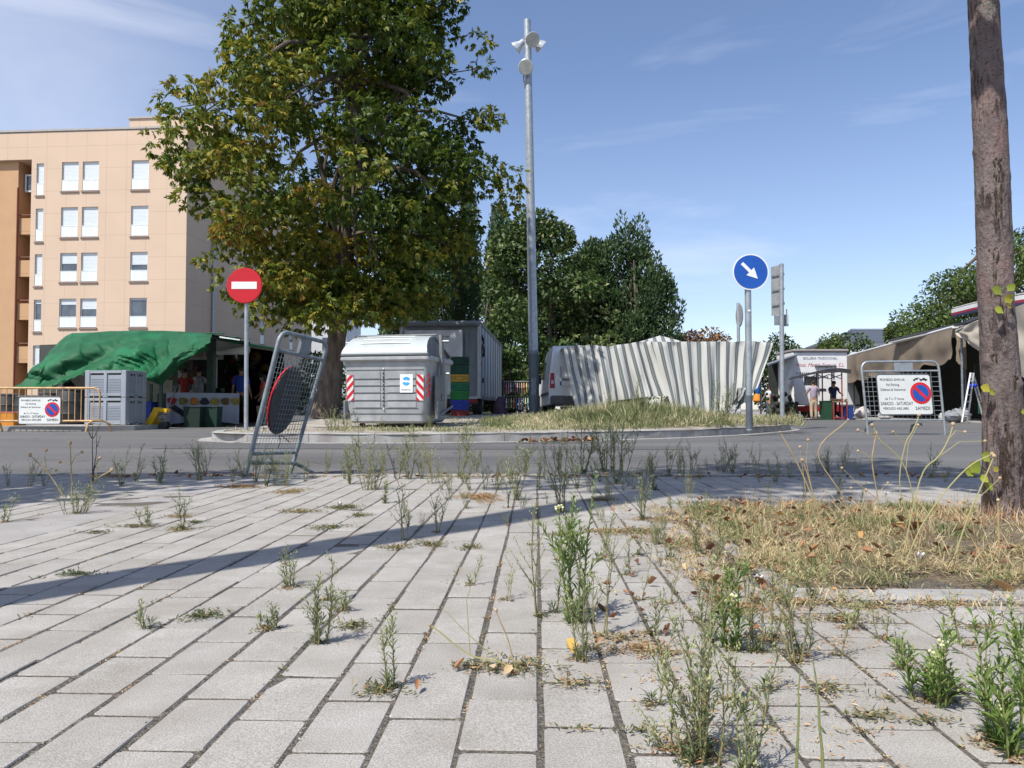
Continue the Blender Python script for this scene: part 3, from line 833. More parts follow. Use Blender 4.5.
M_BARK = mat('grey brown bark', (0.17, 0.135, 0.105), (0.075, 0.058, 0.045), scale=9, stretch=(1, 1, .25), rough=.95, bump=1.0, bscale=22)
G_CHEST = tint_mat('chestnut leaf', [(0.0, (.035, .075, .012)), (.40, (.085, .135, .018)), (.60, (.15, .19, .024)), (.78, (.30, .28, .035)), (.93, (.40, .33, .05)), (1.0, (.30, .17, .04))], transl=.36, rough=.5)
G_DARK = tint_mat('dark green leaf', [(0, (.022, .045, .014)), (.5, (.042, .078, .022)), (1, (.085, .125, .038))], transl=.22)
G_LIME = tint_mat('lime green leaf', [(0, (.025, .052, .012)), (.5, (.052, .095, .02)), (.8, (.10, .145, .035)), (1, (.30, .31, .13))], transl=.22)
G_POP = tint_mat('poplar leaf', [(0, (.030, .065, .022)), (.5, (.055, .105, .036)), (1, (.12, .17, .07))], transl=.25)
G_CEDAR = tint_mat('broad crown leaf', [(0, (.03, .055, .014)), (.5, (.07, .115, .022)), (1, (.15, .19, .045))], transl=.22)
G_PLUM = tint_mat('plum leaf', [(0, (.06, .035, .03)), (.5, (.13, .075, .055)), (1, (.22, .13, .09))], transl=.2)
G_RUST = tint_mat('rusty leaf', [(0, (.10, .05, .02)), (.5, (.20, .10, .035)), (1, (.30, .17, .05))], transl=.2)

def chestnut():
    Y0 = 18.0; base = Vector((PX(325, Y0), Y0, zi(PX(325, Y0), Y0) - .05))
    b = thing('chestnut_tree', 'tall horse chestnut tree with yellowing leaves behind the grey waste container', 'tree', base)
    top = Vector((PX(362, Y0), Y0 + .3, 11.2))
    # crown outline in the photo, turned into radii about the trunk at real heights
    prof = [(-60, 335, 435), (-20, 302, 456), (5, 292, 466), (40, 240, 460), (70, 226, 472), (100, 200, 484), (135, 168, 496), (165, 160, 504), (190, 176, 505), (215, 208, 494), (240, 210, 474), (265, 224, 452), (290, 246, 432), (312, 276, 410)]
    cl = []; kt = []
    sc = Y0 / 768
    def prof_at(py):
        for (a, b_) in zip(prof, prof[1:]):
            if a[0] <= py <= b_[0]:
                f = (py - a[0]) / (b_[0] - a[0]); return a[1] + (b_[1] - a[1]) * f, a[2] + (b_[2] - a[2]) * f
        return prof[-1][1:]
    random.seed(5)
    n = 0
    while n < 345:
        py = random.uniform(-58, 308) if random.random() < .8 else random.uniform(120, 308)
        l, r_ = prof_at(py); cx = (l + r_) / 2; hw = (r_ - l) / 2 * sc
        ang = random.uniform(0, 2 * math.pi); q = random.random() ** .38
        rr = hw * q; x = math.cos(ang) * rr; y = math.sin(ang) * rr * .92
        s_ = random.uniform(.34, .62)
        x *= (hw - s_ * .55) / hw
        z = pt(cx, py, Y0).z + random.uniform(-.2, .2)
        px = cx + x / sc
        # a few real gaps where sky shows
        if (395 < px < 425 and 100 < py < 128): continue
        if 455 < px < 478 and 215 < py < 300: continue
        cl.append((PX(cx, Y0) + x, Y0 + y, z, s_ * 1.15, s_ * 1.1, s_ * .62)); n += 1
        kt.append(random.gauss(.0, .10) + (.15 if (x < hw * .1 and y < 0 and py > 90) else 0) - (.12 if x > hw * .25 else 0) + (.10 if (py > 230 and y < 0) else 0))  # leaf tint painted lighter on the sunlit left front, darker on the shaded right
    for (px, py, dy, s_) in ((163, 150, 0, .38), (158, 137, 0, .3), (212, 262, -.6, .34), (225, 285, -.8, .32), (508, 178, 0, .4), (515, 190, .1, .3), (508, 205, .2, .3), (478, 42, 0, .35), (484, 68, 0, .3), (490, 118, 0, .36), (292, 18, 0, .3), (236, 52, 0, .38), (300, 300, -1.2, .4), (405, 285, -1.4, .42), (385, 300, -1.2, .4), (250, 305, -1.5, .36), (268, 318, -1.4, .32), (420, 255, -1.6, .45), (462, 250, .3, .4), (468, 275, .4, .3), (455, 230, .2, .4), (290, 322, -1.0, .42), (312, 318, -1.6, .45), (335, 312, -1.8, .5), (362, 308, -1.6, .5), (392, 312, -1.0, .45), (418, 305, -.6, .42), (345, 300, 1.2, .6), (300, 308, 1.2, .5), (380, 300, 1.5, .6), (270, 300, -.8, .45), (240, 292, -.5, .35), (440, 290, -.4, .35), (322, 298, -.4, .6), (350, 290, -1.5, .6)):
        p = pt(px, py, Y0 + dy); cl.append((p.x, p.y, p.z, s_ * 1.2, s_, s_ * .7)); kt.append(.12)
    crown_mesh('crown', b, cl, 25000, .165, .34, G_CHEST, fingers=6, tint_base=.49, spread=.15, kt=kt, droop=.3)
    limbs = [(random.uniform(.3, .95), c[:3], random.uniform(.04, .10)) for c in random.sample(cl, 46)]
    for k in (0, 1, 2): pass
    limb_mesh('trunk', b, base, top, .25, .07, limbs, M_BARK, sway=.5)
chestnut()

def tree(name, label, px, Y, spec, mats, n, leaf, wid=.5, group=None, trunk=(.16, .05), cat='tree', vert=False, hang=.35, z0=-.06, fingers=1, ntree=14, spread=.16):
    """spec: clumps as (px, py, dY, rx, ry, rz in metres)"""
    cl = []
    for (a, c, dy, rx, ry, rz) in spec:
        p = pt(a, c, Y + dy); cl.append((p.x, p.y, p.z, rx, ry, rz * (1.7 if name == 'ash_tree' else 1)))
    base = Vector((PX(px, Y), Y, z0)); topz = max(c[2] + c[5] * .5 for c in cl)
    b = thing(name, label, cat, base, group=group)
    crown_mesh('crown', b, cl, n, leaf, wid, mats, droop=hang, vert=vert or name == 'ash_tree', spread=spread, fingers=fingers)
    limbs = [(random.uniform(.25, .9), c[:3], trunk[0] * .35) for c in random.sample(cl, min(len(cl), ntree))]
    limb_mesh('trunk', b, base, (base.x + random.uniform(-.3, .3), Y, topz), trunk[0], trunk[1], limbs, M_BARK)
def blob(cx, top, bot, hw, Y, n, s=(.7, 1.2), skew=0, pw=.5, dyr=1.0):
    """clumps filling an uneven crown between top and bot (pixels) around cx with half width hw (pixels)"""
    out = []
    for _ in range(n):
        f = random.random(); py = bot + (top - bot) * f
        wv = hw * (1 - f ** 2.2) ** pw * (1 if f > .12 else .8) 
        q = random.uniform(-1, 1); q = math.copysign(abs(q) ** .7, q); r_ = random.uniform(*s)
        out.append((cx + skew * f + q * wv, py + r_ * .4 * 768 / Y, random.uniform(-1, 1) * dyr * wv * Y / 768, r_, r_, r_ * .75))
    return out
random.seed(21)
# poplars (tall, narrow, upright foliage)
for (px, top, hw, Y, lab) in ((396, 170, 15, 46, 'slim poplar mostly hidden behind the chestnut crown'), (432, 196, 17, 45, 'slim poplar just left of the tallest gap of sky beside the chestnut'), (462, 192, 16, 47, 'slim dark poplar behind the box truck'), (494, 206, 17, 44, 'slim poplar standing left of the tall floodlight pole'), (420, 215, 16, 50, 'slim poplar half hidden between two taller poplars')):
    sp = []
    for k in range(46):
        f = k / 45; wv = hw * (1 - f ** 1.8) ** .6
        sp.append((px + random.uniform(-1, 1) * wv + (4 if px < 420 else 6) * f, 400 + (top + 12 - 400) * f, random.uniform(-.8, .8), .42, .42, 1.5))
    tree('poplar_tree', lab, px, Y, sp, G_POP, 9500, .24, .42, 'poplars behind the box truck', trunk=(.2, .04), vert=True, hang=-1.6, ntree=20)
# broad lime tree right of the pole with pale seed bracts, and neighbours
tree('lime_tree', 'broad lime tree with pale seed clusters behind the floodlight pole', 548, 40, blob(552, 214, 392, 60, 40, 95, (.6, 1.15), skew=-14, pw=.5), G_LIME, 19000, .25, .62, spread=.24)
tree('lime_tree', 'dark lime tree behind the clothes rack and the white van', 590, 44, blob(588, 258, 395, 45, 44, 56, (.6, 1.1), pw=.5), G_LIME, 12000, .25, .6, spread=.26)
tree('ash_tree', 'ash tree filling the dip between lime and tall ash, above the van', 588, 43, blob(590, 246, 390, 26, 43, 40, (.5, .85), skew=2, pw=.45), G_POP, 10500, .26, .36, 'ash trees above the striped cloth', trunk=(.16, .04))
# wind-bent ash trees at the right end of the grove
sp = blob(632, 232, 370, 26, 42, 44, (.5, .85), skew=-6, pw=.4) + [(614, 262, 0, .6, .6, .9), (640, 238, 0, .5, .5, .8), (622, 234, .2, .45, .4, .7)]
tree('ash_tree', 'upright ash tree, the tallest at the right end of the grove', 625, 42, sp, G_POP, 11500, .26, .36, 'ash trees above the striped cloth', trunk=(.18, .04))
sp = blob(648, 275, 385, 26, 41, 36, (.45, .8), skew=10, pw=.5) + [(665, 318, 0, .6, .6, .4), (675, 322, 0, .4, .4, .25), (660, 285, 0, .45, .4, .4), (650, 300, 0, .7, .6, .5), (656, 268, 0, .4, .4, .5), (668, 300, 0, .5, .4, .4), (672, 335, 0, .6, .5, .4), (662, 345, 0, .8, .6, .5)]
tree('ash_tree', 'lower ash tree leaning right over the striped cloth', 640, 41, sp, G_POP, 9000, .25, .36, 'ash trees above the striped cloth', trunk=(.15, .04))
tree('garden_tree', 'sunlit bush of bright green leaves right of the box truck', 505, 31, blob(508, 352, 405, 22, 31, 18, (.3, .5), pw=.6), G_LIME, 3200, .17, .6, cat='bush', trunk=(.05, .02))
tree('garden_tree', 'small yellowing maple peeping over the striped cloth', 612, 29, blob(612, 336, 380, 26, 29, 14, (.3, .5), pw=.7), G_LIME, 2600, .17, .6, cat='bush', trunk=(.05, .02))
tree('dark_thicket_tree', 'dense dark tree filling the gap behind truck and bin', 450, 55, blob(455, 255, 405, 75, 55, 60, (1.0, 1.7), pw=.5), G_DARK, 12000, .34, .55)
tree('dark_thicket_tree', 'dense dark tree behind the limes and the white van', 565, 56, blob(570, 285, 405, 80, 56, 50, (1.0, 1.6), pw=.5), G_DARK, 11000, .34, .55)
tree('dark_thicket_tree', 'dark bush behind the leaning mesh barrier', 322, 60, blob(322, 352, 405, 26, 60, 22, (.7, 1.1), pw=.6), G_LIME, 3500, .3, .55, cat='bush')
# far trees
tree('plum_tree', 'purple leaved plum tree above the striped cloth', 688, 62, blob(688, 334, 395, 20, 62, 24, (.7, 1.0)), G_PLUM, 4200, .28, .5)
tree('maple_tree', 'rust coloured tree above the middle of the striped cloth', 710, 60, blob(711, 330, 395, 21, 60, 26, (.7, 1.0)), G_RUST, 4600, .28, .5)
tree('maple_tree', 'green tree just right of the rust coloured one', 734, 64, blob(734, 342, 395, 17, 64, 16, (.7, 1.0)), G_LIME, 3000, .28, .5)
tree('park_tree', 'round green tree behind the paired signboards', 772, 66, blob(775, 334, 400, 20, 66, 30, (.7, 1.1)), G_DARK, 4800, .3, .5)
tree('park_tree', 'low green tree above the left edge of the white trailer', 797, 70, blob(797, 344, 400, 12, 70, 14, (.7, 1.0)), G_CEDAR, 2600, .3, .5)
tree('park_tree', 'green tree above the right half of the white trailer', 832, 62, blob(834, 334, 395, 18, 62, 24, (.8, 1.1)), G_CEDAR, 4300, .3, .5)
tree('park_tree', 'green tree between white trailer and slate roof', 858, 60, blob(858, 334, 395, 18, 60, 24, (.7, 1.1)), G_CEDAR, 4300, .3, .5)
tree('park_tree', 'pale leaved tree in front of the slate roof', 902, 56, blob(902, 324, 380, 24, 56, 22, (.6, .9)), G_LIME, 4200, .27, .5)
sp = []
for k in range(110):
    f = random.random(); px = 915 + f * 175; topy = 322 - 96 * (1 - (1 - f) ** 2.5)
    py = topy + random.random() ** 1.3 * (372 - topy)
    r_ = random.uniform(.9, 1.6); sp.append((px, py + 6, random.uniform(-4, 4), r_ * 1.25, r_, r_ * .6))
tree('spreading_tree', 'big broad tree with domed crown rising above the market stalls', 1000, 48, sp, G_CEDAR, 32000, .25, .5, trunk=(.35, .1), ntree=40)

# ---- the street tree beside the camera
def bark_mat():
    m, t, p = new_mat('smooth purple grey bark'); L = t.links.new
    co = t.nodes.new("ShaderNodeTexCoord")
    def nz(scale, st, det=6, rough=.6, dist=0):
        mp = t.nodes.new("ShaderNodeMapping"); mp.inputs['Scale'].default_value = st; L(co.outputs['Object'], mp.inputs[0])
        n = t.nodes.new("ShaderNodeTexNoise"); n.inputs['Scale'].default_value = scale; n.inputs['Detail'].default_value = det; n.inputs['Roughness'].default_value = rough; n.inputs['Distortion'].default_value = dist
        L(mp.outputs[0], n.inputs['Vector']); return n.outputs['Fac']
    def rng_(v, a, b, c=0, d=1):
        r_ = t.nodes.new("ShaderNodeMapRange"); r_.inputs['From Min'].default_value = a; r_.inputs['From Max'].default_value = b; r_.inputs['To Min'].default_value = c; r_.inputs['To Max'].default_value = d
        L(v, r_.inputs[0]); return r_.outputs[0]
    def mx(f, a, b):
        x = t.nodes.new("ShaderNodeMixRGB"); L(f, x.inputs[0])
        for i, q in ((1, a), (2, b)):
            if isinstance(q, tuple): x.inputs[i].default_value = (*q, 1)
            else: L(q, x.inputs[i])
        return x.outputs[0]
    c = mx(rng_(nz(9, (1, 1, .7), 8, .7), .35, .65), (.11, .082, .078), (.192, .160, .152))
    c = mx(rng_(nz(5, (1, 1, .5)), .52, .66, 0, .75), c, (.225, .135, .12))
    c = mx(rng_(nz(7, (1, 1, 1.2), 7, .7), .56, .66, 0, .8), c, (.17, .16, .14))
    c = mx(rng_(nz(95, (1, 1, 1.8), 4), .57, .64, 0, .9), c, (.04, .03, .027))
    fis = rng_(nz(34, (1, 1, .16), 7, .65, .9), .52, .60)
    pat = rng_(nz(4.0, (1, 1, .8), 4), .52, .60, 0, .8)
    at = t.nodes.new("ShaderNodeAttribute"); at.attribute_name = 'low'
    mm = t.nodes.new("ShaderNodeMath"); mm.operation = 'MAXIMUM'; L(pat, mm.inputs[0]); L(at.outputs['Fac'], mm.inputs[1])
    fm = t.nodes.new("ShaderNodeMath"); fm.operation = 'MULTIPLY'; L(fis, fm.inputs[0]); L(mm.outputs[0], fm.inputs[1])
    c = mx(fm.outputs[0], c, (.05, .03, .022))
    L(c, p.inputs['Base Color']); p.inputs['Roughness'].default_value = .85; p.inputs['Specular IOR Level'].default_value = .25
    hb = t.nodes.new("ShaderNodeMath"); hb.operation = 'SUBTRACT'; L(nz(70, (1, 1, .6), 6), hb.inputs[0]); L(fm.outputs[0], hb.inputs[1])
    bp = t.nodes.new("ShaderNodeBump"); bp.inputs['Strength'].default_value = 1; bp.inputs['Distance'].default_value = .012
    L(hb.outputs[0], bp.inputs['Height']); L(bp.outputs[0], p.inputs['Normal'])
    return m
M_BARK2 = bark_mat()
def street_tree():
    Y = 2.8
    ctr = [(520, 1006, 50), (505, 1005.5, 41), (480, 1004.5, 38), (450, 1004, 37), (400, 1002.5, 35.5), (350, 999, 33.5), (300, 996, 31.5), (240, 994, 31.5), (180, 992.5, 31), (100, 988.5, 29.5), (40, 985, 28), (0, 983, 27), (-80, 980, 25), (-190, 978, 23), (-330, 980, 20), (-480, 985, 14)]
    base = gp(1006, 520); base.y = Y; base.x = PX(1006, Y)
    b = thing('street_tree', 'slim street tree with scarred purple grey bark in the dry grass pit', 'tree', (base.x, Y, 0))
    n = 72; rows = []
    P = [(pt(px, py, Y), w_ / 2 / 768 * Y) for py, px, w_ in ctr]
    P[0] = (Vector((P[0][0].x, Y, -.03)), P[0][1] * 1.1)
    zs = [q[0].z for q in P]; m = 420; V = []; LOW = []
    knots = [(1.36, 2.9, .008), (1.60, 3.3, .006), (.58, 3.5, .016), (.50, 5.3, .012), (.86, 4.5, .006), (1.75, .2, .006), (1.12, 3.2, .006), (1.2, 6.1, .006), (1.45, .1, .007), (1.0, .0, .005)]
    for i in range(m + 1):
        z = zs[0] + (zs[-1] - zs[0]) * i / m
        k = max(j for j in range(len(zs)) if zs[j] <= z + 1e-9); k = min(k, len(zs) - 2)
        f = (z - zs[k]) / (zs[k + 1] - zs[k]); c = P[k][0].lerp(P[k + 1][0], f); rr = P[k][1] * (1 - f) + P[k + 1][1] * f
        for q in range(n):
            a = 2 * math.pi * q / n; nx, ny = math.cos(a), math.sin(a)
            d = .0016 * vnoise(nx * 2.5, ny * 2.5, z * 5) + .0025 * vnoise(nx * 7, ny * 7, z * 16) 
            d += .0018 * (abs(vnoise(nx * 12, ny * 12, z * 4)) - .25) * max(0, 1 - z * 1.1) * 4
            d += .0011 * max(0, math.sin(z * 31 + 1.2 * vnoise(nx, ny, z))) ** 12
            if z < .12: d += .02 * max(0, vnoise(nx * 1.6, ny * 1.6, 3)) * (1 - z / .12) 
            for kz, ka, kh in knots:
                da = (a - ka + math.pi) % (2 * math.pi) - math.pi
                e = ((z - kz) / .016) ** 2 + (da * rr / .016) ** 2
                if e < 9: d += kh * math.exp(-e) - kh * .55 * math.exp(-e * 7)
            # long healed scars
            for s0, s1, sa in ((.80, .99, 4.15), (1.03, 1.30, 4.35), (1.06, 1.22, 4.6)):
                if s0 < z < s1:
                    da = (a - sa + .12 * vnoise(z * 30, sa) + math.pi) % (2 * math.pi) - math.pi
                    e = (da * rr / .006) ** 2; tt = math.sin(math.pi * (z - s0) / (s1 - s0))
                    d += tt * (.006 * math.exp(-e / 3.2) - .012 * math.exp(-e * 2.2))
            V.append((c.x + nx * (rr + d), c.y + ny * (rr + d), z)); 
    F = [(i * n + q, i * n + (q + 1) % n, (i + 1) * n + (q + 1) % n, (i + 1) * n + q) for i in range(m) for q in range(n)]
    o = np_mesh('trunk', V, F, M_BARK2, b, smooth=True)
    at = o.data.attributes.new('low', 'FLOAT', 'POINT')
    at.data.foreach_set('value', [max(0, min(1, 1.5 - v[2] * 3.0)) for v in V])
    # dark torn bark scars as their own pieces
    mb = MB()
    def on(z, a, out=0):
        k = max(j for j in range(len(zs)) if zs[j] <= z); k = min(k, len(zs) - 2); f = (z - zs[k]) / (zs[k + 1] - zs[k])
        c = P[k][0].lerp(P[k + 1][0], f); rr = P[k][1] * (1 - f) + P[k + 1][1] * f + out
        return Vector((c.x + math.cos(a) * rr, c.y + math.sin(a) * rr, z))
    random.seed(3)
    M_TORN = mat('torn bark', (.075, .055, .035), (.022, .016, .013), scale=30, rough=.95)
    for (z0, z1, a, n_) in ((.80, .99, 4.12, 16), (1.03, 1.32, 4.45, 34), (.56, .61, 3.9, 12), (.46, .53, 4.95, 12), (.05, .36, 4.4, 26)):
        mb = MB()
        for k in range(n_):
            za = random.uniform(z0, z1); zb = min(z1, za + random.uniform(.02, .07)); aa = a + random.uniform(-.26, .26)
            mb.tube([on(za, aa, -.001), on((za + zb) / 2, aa + random.uniform(-.06, .06), .0012), on(zb, aa + random.uniform(-.08, .08), -.001)], [.0012, .0034, .0008], 5)
        mb.build('torn_bark', M_TORN, b)
    # shoots with a few leaves
    lf = tint_mat('shoot leaf', [(0, (.16, .22, .03)), (.6, (.38, .42, .05)), (1, (.45, .30, .05))], transl=.35)
    def shoot(z, a, pts, leaves, nm):
        s_ = on(z, a); sh = MB(); tips = [s_] + [s_ + Vector(q) for q in pts]; sh.tube(tips, [.0022] * (len(tips) - 1) + [.001], 5)
        so = sh.build('shoot', mat('shoot bark', (.20, .13, .07)), b)
        lb = MB()
        T = []
        for (q, r_, nx, ny, nz_) in leaves:
            c = s_ + Vector(q); N_ = Vector((nx, ny, nz_)).normalized(); u = N_.orthogonal().normalized(); v = N_.cross(u); ring = []
            for k in range(12):
                an = 2 * math.pi * k / 12; rad = r_ * (1 - .22 * (abs(math.cos(an * 1.5))) + (.35 if k == 0 else 0)); ring.append(c + u * math.cos(an) * rad + v * math.sin(an) * rad + N_ * rad * .18 * math.sin(an * 2))
            st = len(lb.v); lb.add([c - N_ * r_ * .1] + ring, [(0, 1 + k, 1 + (k + 1) % 12) for k in range(12)]); T += [random.random()] * 12
        lo = lb.build('leaf', lf, so, recalc=False, smooth=True); at = lo.data.attributes.new('tint', 'FLOAT', 'FACE'); at.data.foreach_set('value', T)
    shoot(.77, 4.3, [(-.015, -.03, .02), (-.02, -.04, .05)], [((-.03, -.04, .06), .022, .3, -1, .3), ((.015, -.045, .07), .016, -.3, -1, .1), ((-.025, -.04, -.01), .018, .2, -1, .5), ((.004, -.05, .03), .019, .1, -1, -.2), ((.01, -.04, .005), .012, .5, -1, .3)], 'a')
    shoot(.50, 3.5, [(-.02, -.02, -.01), (-.04, -.03, -.015)], [((-.035, -.04, -.015), .019, .1, -1, .4), ((-.012, -.04, -.03), .013, .4, -1, .1)], 'b')
    shoot(.41, 5.2, [(.004, -.02, -.006), (.006, -.03, -.02)], [((.004, -.035, -.022), .020, .1, -1, .3), ((-.012, -.03, -.01), .010, .1, -1, .3)], 'c')
    shoot(.16, 3.6, [(-.05, -.05, .03), (-.09, -.08, .05), (-.12, -.09, .07)], [((-.12, -.10, .05), .026, .1, -1, .2), ((-.075, -.09, .085), .022, .4, -1, .2), ((-.09, -.10, .01), .018, .1, -1, .5), ((-.06, -.08, -.02), .016, .1, -1, .3), ((-.14, -.10, .03), .016, .1, -1, .4), ((-.03, -.07, .04), .012, .2, -1, .1)], 'd')
    # crown above the picture: its shade falls on the upper trunk and the pit
    cl = []
    for k in range(80):
        a = random.uniform(0, 6.28); q = random.random() ** .5; z = random.uniform(2.55, 4.6); hw = 1.0 * math.sin(math.pi * min(.95, max(.2, (z - 1.7) / 3.2)))
        cl.append((base.x - .15 + math.cos(a) * hw * q, Y - .05 + math.sin(a) * hw * q, z, .28, .28, .2))
    crown_mesh('crown', b, cl, 5200, .11, .8, G_LIME)
street_tree()
def shade_tree():
    """the tree behind the photographer whose trunk and crown throw the long shadow over the paving"""
    bx, by = -1.95, .72
    b = thing('street_tree', 'street tree standing left of the camera whose shadow crosses the paving', 'tree', (bx, by, 0))
    cl = []
    random.seed(9)
    for k in range(70):
        a = random.uniform(0, 6.28); q = random.random() ** .5; z = random.uniform(6.6, 9.6); hw = 1.1
        cl.append((bx + math.cos(a) * hw * q, by + math.sin(a) * hw * q, z, .4, .4, .3))
    crown_mesh('crown', b, cl, 4200, .13, .8, G_LIME)
    limb_mesh('trunk', b, (bx, by, -.02), (bx - .02, by + .02, 7.2), .075, .15, [(.9, c[:3], .03) for c in cl[:12]], M_BARK, sway=.06, flare=1.4)
    bx, by = -4.4, 2.5
    b = thing('street_tree', 'street tree further left whose shade reaches the edge of the road', 'tree', (bx, by, 0))
    cl = []
    for k in range(60):
        a = random.uniform(0, 6.28); q = random.random() ** .5; z = random.uniform(2.4, 4.4); hw = 1.0
        cl.append((bx + math.cos(a) * hw * q, by + math.sin(a) * hw * q, z, .35, .35, .25))
    crown_mesh('crown', b, cl, 4200, .13, .8, G_LIME)
    limb_mesh('trunk', b, (bx, by, -.02), (bx, by, 3.9), .09, .04, [(.7, c[:3], .03) for c in cl[:12]], M_BARK, sway=.06, flare=1.4)
shade_tree()
# ================================================================== signs and posts
def post(mb, p0, p1, r, n=12): mb.tube([p0, p1], r, n)
def no_entry():
    Y = 12.5; x = PX(246.5, Y); z0 = zi(x, Y); c = pt(244.5, 285.5, Y - .05)
    b = thing('no_entry_sign', 'round red no entry sign with white bar on a grey pole', 'road sign', (x, Y, z0))
    m = MB(); post(m, (x + .0, Y, z0 - .05), (x - .02, Y, c.z + .22), .033); m.build('pole', M_GALV, b, smooth=True)
    r = 17.3 / 768 * Y
    m = MB(); m.disc(c, (0, -1, 0), r, .012, 40); p = m.build('sign_face', M_RED, b)
    m = MB(); m.tube([c + Vector((math.cos(a) * r, .004, math.sin(a) * r)) for a in [2 * math.pi * k / 48 for k in range(48)]], .011, 6, closed=True); m.build('rim', M_RED, p, smooth=True)
    m = MB(); m.box(c + Vector((0, -.015, 0)), (r * 1.46, .004, r * .42), bev=.001); m.build('bar', M_SIGNW, p)
    m = MB(); m.box(c + Vector((0, .035, .1)), (.12, .05, .03)); m.box(c + Vector((0, .035, -.1)), (.12, .05, .03)); m.build('clamp', M_GALVD, b)
no_entry()
def keep_right():
    Y = 13.2; x = PX(749, Y); z0 = zi(x, Y); c = pt(750.5, 272, Y - .06)
    b = thing('direction_sign', 'round blue sign with white arrow pointing down right on a steel pole', 'road sign', (x, Y, z0))
    m = MB(); post(m, (x, Y, z0 - .05), (x + .0, Y, c.z + .24), .055, 14); m.build('pole', M_GALV, b, smooth=True)
    m = MB(); m.tube([(x, Y, z0 - .02), (x, Y, z0 + .55)], .058, 14); m.build('pole_base', mat('dark painted steel', (.07, .085, .11), (.10, .12, .14)), b, smooth=True)
    m = MB(); m.box((x, Y - .058, pt(749, 311, Y).z), (.045, .006, .03)); m.build('sticker', M_SIGNW, b)
    r = 18.2 / 768 * Y
    m = MB(); m.disc(c, (0, -1, 0), r, .012, 44); p = m.build('sign_face', M_SIGNW, b)
    m = MB(); m.disc(c + Vector((0, -.013, 0)), (0, -1, 0), r * .925, .003, 44); m.build('blue_disc', M_BLUE, p)
    d = Vector((1, 0, -1)).normalized(); s_ = Vector((1, 0, 1)).normalized(); o = c + Vector((-.015, -.019, .012)); q = r
    P = [(-.62, .09), (.02, .09), (.02, .30), (.60, 0), (.02, -.30), (.02, -.09), (-.62, -.09)]
    m = MB(); m.prism([o + d * a * q + s_ * b_ * q for a, b_ in P], (0, -.003, 0)); m.build('arrow', M_SIGNW, p)
    m = MB(); m.box(c + Vector((0, .04, .12)), (.15, .08, .04)); m.box(c + Vector((0, .04, -.12)), (.15, .08, .04)); m.build('clamp', M_GALVD, b)
keep_right()
def panel_sign():
    Y = 17.0; x = PX(782, Y); z0 = zi(x, Y) - .1
    b = thing('signboard', 'pair of grey signboards seen from behind on one pole', 'road sign', (x, Y, z0))
    m = MB(); post(m, (x, Y, z0 - .05), (x + .02, Y, pt(782, 264, Y).z), .05, 12); m.build('pole', M_GALV, b, smooth=True)
    for (xa, xb, ya, yb, dy) in ((776.3, 782.5, 264, 314, .3), (783.2, 788.8, 262, 312, .34)):
        m = MB(); a = pt(xa, (ya + yb) / 2, Y); c = pt(xb, (ya + yb) / 2, Y); h = (yb - ya) / 768 * Y
        p0 = Vector((a.x, Y + .02, a.z)); p1 = Vector((c.x, Y + .02 + (dy if xa < 780 else -dy), c.z))
        if xa < 780: p0.y += .32; p1.y = Y + .05
        else: p0.y = Y + .05; p1.y = Y + .34
        t = (p1 - p0); n_ = Vector((-t.y, t.x, 0)).normalized() * .03
        m.hexa([p0 - Vector((0, 0, h / 2)), p1 - Vector((0, 0, h / 2)), p1 + n_ - Vector((0, 0, h / 2)), p0 + n_ - Vector((0, 0, h / 2))], [p0 + Vector((0, 0, h / 2)), p1 + Vector((0, 0, h / 2)), p1 + n_ + Vector((0, 0, h / 2)), p0 + n_ + Vector((0, 0, h / 2))])
        pn = m.build('panel', mat('panel back', (.36, .38, .39), (.28, .30, .31), rough=.5, metal=.3), b)
        m = MB()
        for k in (-.3, 0, .3):
            cc = (p0 + p1) / 2 - n_ * .4 + Vector((0, 0, h * k)); m.hexa(*[[cc + t * a_ - n_ * b_ + Vector((0, 0, z_)) for a_, b_ in ((-.4, .5), (.4, .5), (.4, -.2), (-.4, -.2))] for z_ in (-.02, .02)])
        m.build('brace', M_GALVD, pn)
    m = MB(); c = pt(778, 320, Y); m.box((c.x, Y + .06, c.z), (.12, .03, .22)); c = pt(786, 320, Y); m.box((c.x + .01, Y + .08, c.z), (.14, .03, .26)); m.build('small_plate', M_GALVD, b)
    m = MB(); c = pt(788.8, 316, Y); m.box((c.x, Y + .1, c.z), (.012, .1, .34)); m.build('white_edge', M_SIGNW, b)
panel_sign()
def thin_mast():
    Y = 23; x = PX(739, Y); z0 = zi(6, Y) - .1
    b = thing('edge_on_sign', 'thin pale sign seen edge on, rising behind the striped cloth', 'road sign', (x, Y, z0))
    m = MB(); post(m, (x, Y, z0), (x, Y, pt(739, 303, Y).z), .05, 8); m.build('pole', M_GALV, b, smooth=True)
    c0, c1 = pt(739, 304, Y).z, pt(739, 327, Y).z
    m = MB(); m.prism([(x + .02, Y + math.cos(a) * .34, (c0 + c1) / 2 + math.sin(a) * (c0 - c1) / 2) for a in [2 * math.pi * k / 24 for k in range(24)]], (.035, .02, 0)); m.build('sign_face', mat('panel back', (.36, .38, .39)), b)
thin_mast()
